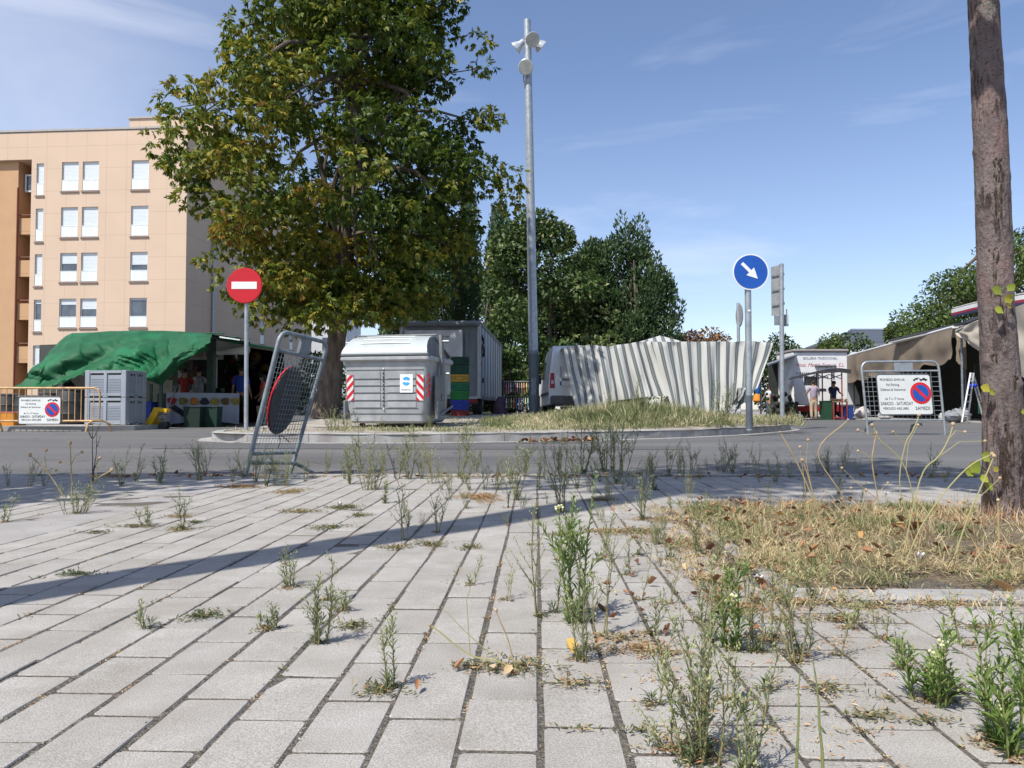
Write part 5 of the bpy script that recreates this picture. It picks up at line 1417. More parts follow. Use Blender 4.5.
SK = mat('skin', (.42, .24, .16), (.36, .20, .13), rough=.6); HD = (mat('dark hair', (.03, .02, .015), rough=.7), False); HL = (HD[0], True)
CL = lambda n, c, c2=None: mat(n, c, c2, scale=12, rough=.9)

# ================================================================== left market stall
def wrinkle(p, a=.05, f=1.6, s=0.0):
    return a * vnoise(p.x * f + s, p.z * f * 1.3, p.y * f) + a * .5 * vnoise(p.x * f * 3 + s, p.z * f * 2, 4)
def green_tarp():
    cols = [(60, 341, 17, 389), (66, 336, 36, 390), (72, 333, 60, 386), (84, 333, 82, 375), (100, 332, 100, 373), (118, 331.5, 120, 372.5), (140, 330.5, 140, 373.5), (158, 331, 152, 380), (172, 331, 161, 385), (186, 332, 174, 368), (200, 333, 190, 357), (212, 334.5, 207, 348)]
    b = thing('green_tarpaulin', 'big wrinkled green tarpaulin draped over the market stall frame', 'tarpaulin', pt(110, 373, 18))
    NC = 150; NR = 34; g = []
    def col(u):
        f = u * (len(cols) - 1); i = min(len(cols) - 2, int(f)); t = f - i; t = t * t * (3 - 2 * t); return [a + (c - a) * t for a, c in zip(cols[i], cols[i + 1])]
    for r_ in range(-8, NR + 1):
        row = []
        for c in range(NC + 1):
            u = c / NC; tx, ty, bx, by = col(u)
            if r_ <= 0:      # roof part running back from the ridge
                p = pt(tx, ty, 20.6); p.y += -r_ * .34; p.x += -r_ * .02; p.z += .10 * (-r_ / 8) - .02 * r_ * 0
                p.z += .03 * vnoise(p.x * 2, p.y * 2)
            else:
                v = r_ / NR; Y = 20.6 - 1.9 * math.sin(v * math.pi / 2) ** .8
                p = pt(tx + (bx - tx) * v, ty + (by - ty) * v, Y)
                fold = .34 * vnoise(u * 6 + v * 2.5, v * 2.0, 2.2) + .13 * abs(vnoise(u * 15 - v * 7, v * 2.5, 5)) + .02 * vnoise(u * 40, v * 9 + u * 12, 8)
                p.y -= fold * (.3 + 1.1 * v) ; p.z += .06 * vnoise(u * 18, 1, 1) * v
                # gathered, hanging belly at left and creases radiating from the tied corner
                if u < .42: p.y -= .16 * math.sin(v * 13 + u * 9) * v * .8
                p.y -= .10 * max(0, math.sin((u - .62) * 30 + v * 7)) * v * (1 if .5 < u < .86 else .2)
            row.append(p)
        g.append(row)
    m = MB(); m.sheet(g, .008)
    GT = mat('green tarpaulin', (.014, .105, .042), (.010, .078, .032), scale=2.5, rough=.62, bump=.35, bscale=7, spec=.25, c3=(.014, .15, .06), s3=1.5)
    m.build('cloth', GT, b, smooth=True, recalc=False)
    m = MB(); e = pt(212, 334.5, 20.6)
    m.tube([e + Vector((-.2, 0, .03)), e + Vector((.35, -.1, .02))], .02, 6); m.build('rope', GT, b)
green_tarp()
def left_stall():
    Y = 21.2; zg = ROAD_Z
    b = thing('market_stall', 'shaded fruit stall with printed banner counter under tarps', 'market stall', (PX(205, Y), Y, zg))
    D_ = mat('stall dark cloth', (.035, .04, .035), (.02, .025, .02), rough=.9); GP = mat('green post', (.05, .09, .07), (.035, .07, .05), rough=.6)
    cx0, cx1 = PX(163, 19.6), PX(238, 20.6)
    A = Vector((PX(166, 19.7), 19.7, 0)); B = Vector((PX(239, 20.8), 20.8, 0)); t = (B - A).normalized(); n_ = Vector((-t.y, t.x, 0)); zt, zb = pt(200, 393.5, 20).z, zg + .03
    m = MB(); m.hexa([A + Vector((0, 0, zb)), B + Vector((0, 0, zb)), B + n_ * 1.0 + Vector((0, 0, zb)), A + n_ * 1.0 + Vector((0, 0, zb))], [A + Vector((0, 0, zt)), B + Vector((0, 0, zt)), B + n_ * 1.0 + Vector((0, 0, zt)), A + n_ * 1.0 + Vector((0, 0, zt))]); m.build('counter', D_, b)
    g = [[A + t * ((B - A).length * c / 40) - n_ * (.03 + .03 * math.sin(c * 1.1) * (r_ / 6)) + Vector((0, 0, zt + .02 - (zt - zb) * r_ / 6 * (1.0 - .10 * math.sin(math.pi * c / 40)))) for c in range(41)] for r_ in range(7)]
    m = MB(); m.sheet(g, .006); bn = m.build('banner', mat('banner print', (.42, .44, .50), (.34, .36, .42), scale=3, rough=.7), b, smooth=True, recalc=False)
    random.seed(8); FRUIT = [('print red', (.40, .02, .03)), ('print olive', (.22, .20, .04)), ('print orange', (.55, .20, .03)), ('print dark', (.05, .04, .05)), ('print gold', (.42, .30, .05)), ('print brown', (.18, .10, .04)), ('print gold', (.42, .30, .05))]
    for k, (nm, c) in enumerate(FRUIT):
        u = (.07 + k * .145); P0 = A + t * ((B - A).length * u) - n_ * .075 + Vector((0, 0, zt - .20)); r_ = .11; m = MB()
        m.prism([P0 + t * math.cos(a) * r_ * (1 + .2 * math.sin(3 * a + k)) + Vector((0, 0, 1)) * math.sin(a) * r_ * (1 + .15 * math.cos(2 * a)) for a in [2 * math.pi * q / 14 for q in range(14)]], n_ * .004); m.build('fruit_print', mat(nm, c, tuple(x * .5 for x in c), scale=14), bn)
    for (u0, u1, zz, c) in ((.04, .14, .55, 'print dark'), (.08, .20, .48, 'print dark'), (.18, .30, .38, 'print dark')):
        P0 = A + t * ((B - A).length * u0) - n_ * .075; m = MB(); h = (zt - zb) * zz
        m.prism([P0 + Vector((0, 0, zb + h)), P0 + t * .25 + Vector((0, 0, zb + h - .16)), P0 + t * .33 + Vector((0, 0, zb + h - .06)), P0 + t * .12 + Vector((0, 0, zb + h + .08))], n_ * .004); m.build('print_mark', mat(c, (.05, .04, .05)), bn)
    # posts
    for (px, py, w_, Yp) in ((175, 345, .05, 20.2), (161, 384, .035, 19.4), (151, 384, .03, 19.6), (211, 336, .09, 21.0)):
        m = MB(); x = PX(px, Yp); m.box((x, Yp, (zg + pt(px, py, Yp).z) / 2), (w_ * 2, w_ * 2, pt(px, py, Yp).z - zg)); m.build('post', GP, b)
    m = MB(); x = PX(214.5, 21.1); za, zc = pt(215, 388, 21.1).z, pt(215, 357, 21.1).z; m.box((x, 21.1, (za + zc) / 2), (.12, .06, zc - za)); m.build('white_strip', mat('stall white', (.35, .35, .33)), b)
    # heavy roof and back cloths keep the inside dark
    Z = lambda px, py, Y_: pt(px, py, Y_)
    m = MB(); m.sheet([[Z(211, 337, 18.9), Z(230, 339, 19.2), Z(250, 342, 19.6)], [Z(211, 338, 21.3), Z(230, 340.5, 21.5), Z(250, 343.5, 21.8)]], .02); m.build('added_shade_canopy', D_, b)  # canopy added only to put the counter and banner in shade
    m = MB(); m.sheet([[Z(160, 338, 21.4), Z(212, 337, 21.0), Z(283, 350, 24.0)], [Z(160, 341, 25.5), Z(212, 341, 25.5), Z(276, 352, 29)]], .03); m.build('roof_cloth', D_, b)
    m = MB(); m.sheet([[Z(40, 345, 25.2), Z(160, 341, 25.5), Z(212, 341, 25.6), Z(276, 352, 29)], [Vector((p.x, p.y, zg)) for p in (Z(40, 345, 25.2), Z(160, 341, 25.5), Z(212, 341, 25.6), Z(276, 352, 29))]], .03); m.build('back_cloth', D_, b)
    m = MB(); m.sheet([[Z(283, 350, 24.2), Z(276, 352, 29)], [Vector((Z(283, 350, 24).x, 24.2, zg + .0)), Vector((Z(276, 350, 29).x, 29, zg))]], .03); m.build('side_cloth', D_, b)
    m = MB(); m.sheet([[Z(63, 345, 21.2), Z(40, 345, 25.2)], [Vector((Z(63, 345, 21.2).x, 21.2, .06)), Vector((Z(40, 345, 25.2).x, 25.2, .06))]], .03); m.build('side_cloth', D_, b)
    # goods hung and stacked at the back
    random.seed(4); G = [('goods white', (.30, .30, .28)), ('goods red', (.30, .03, .025)), ('goods brown', (.13, .08, .05)), ('goods ochre', (.30, .20, .05)), ('goods green', (.05, .12, .04)), ('goods grey', (.14, .14, .15))]
    for k in range(54):
        px, py = random.uniform(168, 268), random.uniform(352, 392); Y_ = 24.6 + (px - 168) / 100 * 3; c = Z(px, py, Y_); nm, cc = random.choice(G); s_ = random.uniform(.06, .22)
        if py > 384: s_ *= .6; c = Z(px, random.uniform(386, 391), 21.0 + (px - 168) * .012)
        m = MB(); m.ball(c, (s_, .09, s_ * random.uniform(.5, 1.3)), 8, 5); m.build('goods', mat(nm, cc, scale=9), b, smooth=True)
left_stall()
def stall_banner_sign():
    c = pt(200, 354, 22.4); b = MB(); b.box((c.x, 22.4, c.z), (1.35, .04, .34)); o = b.build('shop_banner', mat('aged white banner', (.30, .30, .29), (.22, .22, .21)))
    tag(o, 'white banner with faded red letters hanging inside the fruit stall', 'banner')
    lettering([('FRUTAS', 0, -.08, .26, 0, 'CENTER', .9)], (c.x + .1, 22.375, c.z), (1, 0, 0), (0, 0, 1), o, mat('faded red', (.28, .03, .04)))
stall_banner_sign()
def awning():
    b = thing('white_awning', 'rolled white and green edged awning in front of the dark stall', 'awning', pt(230, 350, 21.5))
    m = MB(); m.tube([pt(213, 353, 21.6), pt(246, 349.5, 20.6), pt(247.5, 349.5, 20.6)], [.06, .14, .13], 10); m.build('roll', mat('awning white', (.70, .71, .72)), b, smooth=True)
    m = MB(); m.sheet([[pt(212, 336, 21.2), pt(240, 341, 21.0), pt(282, 349, 23)], [pt(212, 352, 22.2), pt(244, 346, 21.8), pt(282, 352, 23.6)]], .02); m.build('cloth', mat('awning grey white', (.45, .46, .44), (.36, .37, .36), scale=2), b)
    m = MB(); m.tube([pt(216, 339, 21.0), pt(245, 344, 20.9), pt(280, 349.5, 22.8)], .035, 6); m.build('green_edge', mat('green edging', (.02, .20, .08)), b)
    m = MB(); m.tube([pt(210, 336, 21.1), pt(240, 341, 20.95)], .045, 6); m.build('bar', M_GALVD, b)
awning()
def pallet_boxes():
    MP = mat('pallet box grey', (.30, .33, .37), (.25, .28, .32), scale=3, rough=.6)
    FL = Vector((PX(84.5, 16.9), 16.9, 0)); a = R(-24); W, D = .98, .70; h = .60
    for k, (lab) in enumerate(('lower grey plastic pallet box standing on the market kerb', 'upper grey plastic pallet box stacked under the tarpaulin edge')):
        z = .058 + k * (h + .004)
        b = thing('pallet_box', lab, 'crate', (FL.x, FL.y, z), rz=R(-9), group='grey pallet boxes under the green tarpaulin')
        W, D = 1.0, .72
        m = MB(); t = .04
        m.box((W / 2, t / 2 + .02, h / 2 + .03), (W - .08, t, h - .10)); m.box((W / 2, D - t / 2 - .02, h / 2 + .03), (W - .08, t, h - .10)); m.box((t / 2 + .02, D / 2, h / 2 + .03), (t, D - .08, h - .10)); m.box((W - t / 2 - .02, D / 2, h / 2 + .03), (t, D - .08, h - .10)); m.box((W / 2, D / 2, .10), (W - .1, D - .1, .03))
        m.build('wall', MP, b, local=True)
        m = MB()
        for (x, y) in ((.06, .06), (W - .06, .06), (.06, D - .06), (W - .06, D - .06)): m.box((x, y, h / 2), (.12, .12, h - .004), bev=.01)
        for z_ in (h - .035, .065):
            m.box((W / 2, .035, z_), (W - .24, .07, .06)); m.box((W / 2, D - .035, z_), (W - .24, .07, .06)); m.box((.035, D / 2, z_), (.07, D - .24, .06)); m.box((W - .035, D / 2, z_), (.07, D - .24, .06))
        m.box((W / 2, .03, h / 2), (.07, .066, h - .02)); m.box((W - .033, D / 2, h / 2), (.06, .07, h - .02))
        for (x, y) in ((W / 2, .06), (W - .06, D / 2)): m.box((x, y, .03), (.12, .12, .056))
        m.build('frame', MP, b, local=True)
        m = MB()
        for j in range(9):
            z_ = .13 + j * .035
            for x in (W * .29, W * .71): m.box((x, .018, z_), (.30, .012, .012))
        for j in range(7):
            for y in (D * .3, D * .7):
                for q in range(4): m.box((W - .018, y - .12 + q * .08, .15 + j * .05), (.012, .03, .02))
        m.build('ribs', MP, b, local=True)
        m = MB()
        for x in (W * .29, W * .71): m.box((x, .024, h - .085), (.31, .008, .045))
        for y in (D * .3, D * .7):
            for q in range(3): m.box((W - .022, y - .1 + q * .1, h - .10), (.008, .06, .05))
        m.build('slots', mat('slot dark', (.03, .035, .04)), b, local=True)
pallet_boxes()
def pallet_truck():
    Y = 17.6; x0 = PX(128, Y); z = ROAD_Z
    b = thing('pallet_truck', 'small yellow hand pallet truck parked beside the grey boxes', 'pallet truck', (x0, Y, z))
    MY = mat('yellow paint', (.75, .45, .01), (.62, .36, .01), scale=8, rough=.4)
    m = MB(); m.box((x0 + .25, Y, z + .055), (.62, .16, .05), bev=.01); m.box((x0 + .25, Y + .36, z + .055), (.62, .16, .05), bev=.01); m.build('fork', MY, b)
    m = MB(); m.prism([(x0 + .36, Y - .04, z + .07), (x0 + .54, Y - .04, z + .07), (x0 + .74, Y - .04, z + .44), (x0 + .60, Y - .04, z + .44)], (0, .44, 0)); m.prism([(x0 + .58, Y - .05, z + .42), (x0 + .90, Y - .05, z + .38), (x0 + .92, Y - .05, z + .46), (x0 + .62, Y - .05, z + .50)], (0, .2, 0)); m.build('chassis', MY, b)
    m = MB(); m.tube([(x0 + .80, Y + .08, z + .10), (x0 + .80, Y + .08, z + .40)], .06, 10); m.box((x0 + .80, Y + .05, z + .28), (.17, .14, .12), bev=.02); m.build('pump', mat('pump steel', (.35, .36, .36), (.1, .1, .1), scale=20, metal=.4, rough=.4), b, smooth=True)
    for dy in (0, .16):
        m = MB(); m.tube([(x0 + .80, Y + dy, z + .09), (x0 + .80, Y + dy + .07, z + .09)], .09, 14); m.build('wheel', M_BLACK, b)
    m = MB(); m.tube([(x0 + .86, Y + .08, z + .38), (x0 + 1.05, Y + .12, z + .95)], .018, 8); m.tube([(x0 + 1.05, Y - .03, z + .95), (x0 + 1.05, Y + .27, z + .98)], .018, 8); m.build('handle', M_BLACK, b)
pallet_truck()
# dark things behind the yellow fence
def left_clutter():
    random.seed(12)
    for k, (px, hw, h, lab) in enumerate(((72, .34, .78, 'black plastic drum standing beside the pallet boxes'), (52, .30, .70, 'black plastic drum in the middle behind the no parking panel'), (30, .32, .62, 'black plastic drum left of the no parking panel'), (10, .30, .66, 'black plastic drum at the left end of the yellow fence'))):
        Y = 17.9; x = PX(px, Y); b = thing('plastic_drum', lab, 'drum', (x, Y, .055), group='black drums behind the yellow fence')
        m = MB(); m.lathe((x, Y, .055), (0, 0, 1), [(0, hw * .85), (.04, hw * .9), (h * .3, hw), (h * .32, hw * 1.04), (h * .36, hw), (h * .66, hw), (h * .68, hw * 1.04), (h * .72, hw), (h - .03, hw * .93), (h, hw * .88)], 20); m.build('drum_body', M_BLACK, b, smooth=True)
        m = MB(); m.lathe((x, Y, .055 + h + .002), (0, 0, 1), [(0, hw * .93), (.03, hw * .95), (.05, hw * .7)], 20); m.build('lid', mat('worn lid', (.10, .10, .10), (.05, .05, .05)), b, smooth=True)
    Y = 16.6; x = PX(6, Y); b = thing('produce_crate', 'orange plastic crate on the kerb behind the yellow fence', 'crate', (x, Y, .055))
    m = MB(); MO = mat('orange plastic', (.65, .26, .02), (.55, .20, .02)); W, D, H = .62, .4, .28
    for (cx, cy, dx, dy) in ((0, -D / 2, W, .02), (0, D / 2, W, .02), (-W / 2, 0, .02, D), (W / 2, 0, .02, D)): m.box((x + cx, Y + cy, .055 + H / 2), (dx + .001, dy + .001, H), bev=.002)
    m.box((x, Y, .075), (W - .03, D - .03, .02)); m.build('wall', MO, b)
    m = MB(); m.box((x, Y - D / 2, .055 + H + .006), (W + .04, .04, .02)); m.box((x, Y + D / 2, .055 + H + .006), (W + .04, .04, .02)); m.build('rim', mat('pink rim', (.62, .16, .14)), b)
    # blue and green crates by the stall
    for (px, py0, h, Yc, c, lab) in ((147, 417, .62, 19.6, ('blue crate', (.02, .06, .30)), 'blue plastic bin under the green tarpaulin corner'), (195, 425, .50, 19.2, ('dark green crate', (.012, .03, .022)), 'dark green bin in front of the printed banner, left of two'), (212, 425, .50, 19.5, ('dark green crate b', (.012, .045, .03)), 'green bin in front of the printed banner, right of two')):
        x = PX(px, Yc); w_ = .20 if px == 147 else .21; b = thing('plastic_bin', lab, 'bin', (x, Yc, ROAD_Z))
        m = MB(); m.hexa([(x - w_ * .85, Yc - .16, ROAD_Z), (x + w_ * .85, Yc - .16, ROAD_Z), (x + w_ * .85, Yc + .16, ROAD_Z), (x - w_ * .85, Yc + .16, ROAD_Z)], [(x - w_, Yc - .19, ROAD_Z + h), (x + w_, Yc - .19, ROAD_Z + h), (x + w_, Yc + .19, ROAD_Z + h), (x - w_, Yc + .19, ROAD_Z + h)]); m.build('bin_body', mat(*c), b)
        m = MB(); m.box((x, Yc, ROAD_Z + h + .012), (w_ * 2.1, .41, .022), bev=.006); m.build('rim', mat(*c), b)
left_clutter()
person('vendor in a red top standing behind the fruit counter', (PX(185, 22.4), 22.4, ROAD_Z), math.pi, 1.62, CL('red top', (.30, .03, .03)), CL('dark trousers', (.03, .03, .04)), HD, SK)
person('vendor in a pale shirt beside the one in red', (PX(199, 22.8), 22.8, ROAD_Z), math.pi * .9, 1.66, CL('pale shirt', (.45, .45, .45)), CL('dark trousers', (.03, .03, .04)), HD, SK)
person('customer seen from behind in a blue t-shirt and dark green shorts', (PX(241, 23.0), 23.0, ROAD_Z), .1, 1.72, CL('blue tee', (.03, .08, .42)), CL('dark green shorts', (.02, .045, .035)), HD, SK, shorts=True, arms=((.12, .08, -.52), (.12, .08, -.52)))
person('shopper in a coral sleeveless top and a face mask carrying a bag', (PX(263, 23.4), 23.4, ROAD_Z), 1.9, 1.50, CL('coral top', (.62, .12, .09)), CL('denim', (.05, .09, .19)), HL, SK, mask=True, arms=((.05, .1, -.5), (.05, .18, -.42)))
def basket():
    c = Vector((PX(266.5, 22.9), 22.9, ROAD_Z)); b = thing('shopping_bag', 'patterned shopping bag standing beside the coral topped shopper', 'bag', c)
    m = MB(); m.hexa([c + Vector(q) for q in ((-.2, -.1, 0), (.2, -.1, 0), (.2, .1, 0), (-.2, .1, 0))], [c + Vector(q) for q in ((-.26, -.14, .55), (.26, -.14, .57), (.26, .14, .56), (-.26, .14, .55))]); m.build('bag_body', mat('bag print', (.10, .30, .26), (.42, .28, .14), scale=7, lo=.48, hi=.52), b)
    for y in (-.12, .12):
        m = MB(); m.tube([c + Vector((-.12, y, .55)), c + Vector((-.08, y, .74)), c + Vector((.08, y, .74)), c + Vector((.12, y, .56))], .012, 6); m.build('handle', M_BLACK, b)
basket()

# ================================================================== box truck, crates, clothes rack, van
def box_truck():
    Y0 = 22.0; R0 = Vector((PX(481, Y0), Y0, 0)); R1 = Vector((PX(503, 30.5), 30.5, 0)); dy = (R1 - R0).normalized(); dx = Vector((dy.y, -dy.x, 0)); W = 2.35; L = (R1 - R0).length
    L0 = R0 - dx * W; ang = math.atan2(dx.y, dx.x); zg = zi(R0.x, Y0) - .03
    zt = pt(481, 321, Y0).z - zg; zb = pt(481, 399, Y0).z - zg
    b = thing('box_truck', 'old grey box truck with scrawled side parked behind the bin', 'truck', (L0.x, L0.y, zg), rz=ang)
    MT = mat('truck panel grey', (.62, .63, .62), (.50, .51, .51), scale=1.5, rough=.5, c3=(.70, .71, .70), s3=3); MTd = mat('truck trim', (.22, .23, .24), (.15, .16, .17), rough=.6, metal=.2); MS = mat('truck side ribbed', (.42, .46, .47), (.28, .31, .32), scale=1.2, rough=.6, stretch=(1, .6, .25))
    m = MB(); m.box((W / 2, L / 2 + .1, (zt + zb) / 2), (W - .08, L - .2, zt - zb - .06)); m.build('box', MS, b, local=True)
    m = MB(); m.box((W - .05, .0, (zt + zb) / 2), (.10, .16, zt - zb - .02), bev=.01); m.box((.05, .0, (zt + zb) / 2), (.10, .16, zt - zb - .02), bev=.01); m.box((W / 2, .0, zb + .04), (W - .2, .14, .08)); m.build('rear_frame', mat('rear frame', (.45, .46, .47), rough=.5), b, local=True)
    m = MB(); m.box((W / 2, .0, zt - .08), (W - .01, .30, .16), bev=.05); m.build('roof_bar', MTd, b, local=True, smooth=True)
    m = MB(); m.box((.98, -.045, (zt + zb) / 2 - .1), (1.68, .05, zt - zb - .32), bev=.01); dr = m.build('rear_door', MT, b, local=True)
    m = MB(); m.box((1.95, -.02, (zt + zb) / 2 - .1), (.08, .06, zt - zb - .3)); m.box((.9, -.09, zb + .10), (1.9, .05, .035)); m.build('door_edge', MTd, dr, local=True)
    random.seed(3); m = MB()
    for (z, x0) in ((1.92 - .1, .75), (1.92 - .1, 1.15)):
        x = x0
        while x < x0 + .3: w_ = random.uniform(.015, .04); m.box((x, -.073, z + .45), (w_, .006, random.uniform(.02, .05))); x += w_ + .012
    m.build('faint_writing', MTd, dr, local=True)
    m = MB()
    for k in range(9):
        y = .5 + k * (L - .8) / 8; m.box((W - .035, y, (zt + zb) / 2), (.03, .05, zt - zb - .1))
    m.box((W - .03, L / 2 + .1, zt - .05), (.04, L - .3, .09)); m.box((W - .03, L / 2 + .1, zb + .05), (.04, L - .3, .1)); m.build('side_ribs', MTd, b, local=True)
    # scrawled marks on the side panels
    m = MB(); random.seed(6)
    def scr(y, z, s_):
        P = [(W - .022, y + s_ * random.uniform(-.5, .5) * .6, z + s_ * random.uniform(-.5, .5)) for _ in range(5)]; m.tube(P, .022, 4)
    for y, z, s_ in ((.5, zt - .45, .3), (.9, zt - .5, .35), (.6, zt - .95, .2), (.55, zb + .55, .15), (.85, zb + .55, .15)): scr(y, z, s_)
    m.tube([(W - .022, .35, zt - .95), (W - .022, .40, zt - .72), (W - .022, .65, zt - .62), (W - .022, .95, zt - .72), (W - .022, 1.05, zt - .95)], .03, 5)
    m.build('graffiti', M_INK, b, local=True)
    for (y, z) in ((.0, zt - .06), (.09, zb + 1.02)):
        m = MB(); m.ball((W - .02, y - .06, z), (.045, .045, .05), 8, 6); m.build('marker_light', mat('lamp red', (.35, .01, .01), rough=.3), b, local=True)
    m = MB(); m.box((W / 2, L / 2, .52), (1.0, L - .3, .22)); m.box((W / 2, .12, .40), (2.1, .08, .12)); m.build('chassis', M_BLACK, b, local=True)
    for x in (.28, W - .28):
        m = MB(); m.box((x, .10, .45), (.36, .06, .13), bev=.01); m.build('tail_light', mat('lamp red', (.35, .01, .01)), b, local=True)
    for (x, y) in ((.25, 1.5), (W - .25, 1.5), (.25, L - 1.0), (W - .25, L - 1.0)):
        m = MB(); m.lathe((x - .15, y, .42), (1, 0, 0), [(0, .30), (.03, .41), (.27, .41), (.30, .30)], 22); wl = m.build('wheel', M_RUB, b, local=True, smooth=True)
        m = MB(); m.lathe((x - .16, y, .42), (1, 0, 0), [(0, .1), (.02, .22), (.30, .22), (.32, .1)], 16); m.build('rim', MTd, wl, local=True)
    m = MB(); m.tube([(.25, .05, .62), (.25, .0, .30)], .02, 6); m.tube([(W - .6, -.03, .70), (W - .6, -.03, .02)], .03, 6); m.build('step', M_GALVD, b, local=True)
    m = MB(); m.box((W / 2, L + .95, 1.0), (2.0, 1.6, 1.4), bev=.2); m.build('cab', mat('cab white', (.55, .56, .56)), b, local=True)
box_truck()
def crate_stack():
    Y = 19.8; x = PX(460, Y); z = zi(x, Y) - .02
    H = (pt(460, 418, Y).z, pt(460, 410, Y).z, pt(460, 400, Y).z, pt(460, 391, Y).z, pt(460, 382.5, Y).z, pt(460, 374.5, Y).z, pt(460, 365.5, Y).z, pt(460, 357, Y).z)
    cs = [('crate maroon', (.16, .02, .02), 'maroon plastic crate at the bottom of the tall stack'), ('crate blue', (.02, .04, .26), 'blue plastic crate, second from the bottom of the tall stack'), ('crate bright green', (.015, .15, .03), 'bright green plastic crate in the middle of the tall stack'), ('crate mid green', (.01, .12, .05), 'mid green plastic crate under the yellow one'), ('crate yellow', (.36, .21, .03), 'yellow plastic crate in the tall stack by the truck'), ('crate dark green', (.008, .05, .03), 'dark green plastic crate, second from the top of the stack'), ('crate deep green', (.006, .04, .025), 'dark green plastic crate on top of the tall stack')]
    hz = (z, *H[1:])
    for k, (nm, c, lab) in enumerate(cs):
        z0, z1 = hz[k] + .002, hz[k + 1]; dx = random.uniform(-.01, .01)
        b = thing('stacked_crate', lab, 'crate', (x + dx, Y, z0), group='crates stacked between the bin and the truck')
        m = MB(); W, D = .44, .40; Hh = z1 - z0
        for (cx, cy, sx, sy) in ((0, -D / 2, W, .02), (0, D / 2, W, .02), (-W / 2, 0, .02, D - .02), (W / 2, 0, .02, D - .02)): m.box((x + dx + cx, Y + cy, z0 + Hh / 2), (sx, sy, Hh - .01))
        m.box((x + dx, Y, z0 + .02), (W - .02, D - .02, .02)); m.build('wall', mat(nm, c), b)
        m = MB(); m.box((x + dx, Y - D / 2 - .008, z0 + Hh - .03), (W + .02, .016, .035)); m.box((x + dx, Y - D / 2 - .006, z0 + .03), (W + .02, .012, .02)); m.box((x + dx, Y - D / 2 - .009, z0 + Hh * .5), (.14, .008, Hh * .3)); m.build('rim', mat(nm + ' rim', tuple(q * 1.4 for q in c)), b)
crate_stack()
def clothes_rack():
    Y = 26.5; z0 = .2; xa, xb = PX(504, Y), PX(533, Y); zt = pt(520, 381.5, Y).z; zm = pt(520, 396.5, Y).z
    b = thing('clothes_rack', 'two tier rail hung with small colourful clothes by the truck', 'clothes rack', (xa, Y, z0))
    m = MB()
    for x in (xa, xb): m.tube([(x, Y, z0), (x, Y, zt + .04)], .02, 6); m.tube([(x, Y - .3, z0 + .02), (x, Y + .3, z0 + .02)], .02, 6)
    m.build('frame', M_GALVD, b)
    for z in (zt, zm): m = MB(); m.tube([(xa, Y, z), (xb, Y, z)], .016, 6); m.build('rail', M_GALVD, b)
    random.seed(10); C = [(.60, .10, .12), (.05, .12, .45), (.65, .62, .58), (.55, .48, .15), (.62, .25, .35), (.10, .10, .12), (.15, .40, .42), (.55, .12, .10), (.60, .60, .62)]
    for z in (zt, zm):
        x = xa + .06
        while x < xb - .08:
            w_ = random.uniform(.05, .085); h = random.uniform(.36, .44) if z == zt else random.uniform(.38, .46); i = random.randrange(9); m = MB()
            m.hexa([(x, Y - .17, z - h), (x + w_ * .7, Y - .15, z - h), (x + w_ * .7, Y + .15, z - h), (x, Y + .17, z - h)], [(x + .01, Y - .13, z - .05), (x + w_ * .5, Y - .13, z - .05), (x + w_ * .5, Y + .13, z - .05), (x + .01, Y + .13, z - .05)])
            m.hexa([(x, Y - .27, z - h * .55), (x + w_ * .6, Y - .25, z - h * .55), (x + w_ * .6, Y - .15, z - h * .55), (x, Y - .15, z - h * .55)], [(x + .01, Y - .15, z - .06), (x + w_ * .5, Y - .15, z - .06), (x + w_ * .5, Y - .10, z - .06), (x + .01, Y - .10, z - .06)])
            m.build('garment', CL('garment %d' % i, C[i], tuple(min(1, q * .5 + .2) for q in C[i])), b); x += w_ + .012
    for (px, Yp, w_, nm, c, lab) in ((497.5, 26.6, .5, 'bag purple', (.10, .06, .09), 'dark purple sack leaning beside the truck wheel'),):
        xx = PX(px + 3, Yp); o = thing('sack', lab, 'sack', (xx, Yp, z0)); m = MB(); m.lathe((xx, Yp, z0 - .02), (0, 0, 1), [(0, .2), (.1, .26), (.4, .24), (.6, .12), (.66, .08)], 12); m.build('sack_body', CL(nm, c, (.16, .11, .15)), o, smooth=True)
    b = thing('clothes_rack', 'dark rail of black garments and one white shirt left of the van', 'clothes rack', (PX(541, Y), Y, z0)); xa, xb = PX(538, Y), PX(549, Y)
    m = MB()
    for x in (xa - .05, xb): m.tube([(x, Y, z0), (x, Y, zt + .05)], .02, 6)
    m.tube([(xa, Y, zt + .03), (xb, Y, zt + .03)], .016, 6); m.build('frame', M_GALVD, b)
    m = MB(); m.hexa([(xa + .02, Y - .2, zt - .5), (xa + .26, Y - .2, zt - .5), (xa + .26, Y + .1, zt - .5), (xa + .02, Y + .1, zt - .5)], [(xa + .06, Y - .15, zt), (xa + .2, Y - .15, zt), (xa + .2, Y + .08, zt), (xa + .06, Y + .08, zt)]); m.build('white_shirt', CL('white cloth', (.68, .70, .75)), b)
    for k in range(3): m = MB(); x = xa + .04 + k * .11; m.hexa([(x, Y - .2, z0 + .1), (x + .08, Y - .2, z0 + .1), (x + .08, Y + .2, z0 + .1), (x, Y + .2, z0 + .1)], [(x, Y - .15, zt - .51 if k < 2 else zt), (x + .08, Y - .15, zt - .51 if k < 2 else zt), (x + .08, Y + .15, zt - .51 if k < 2 else zt), (x, Y + .15, zt - .51 if k < 2 else zt)]); m.build('garment', CL('black cloth', (.03, .03, .035)), b)
clothes_rack()
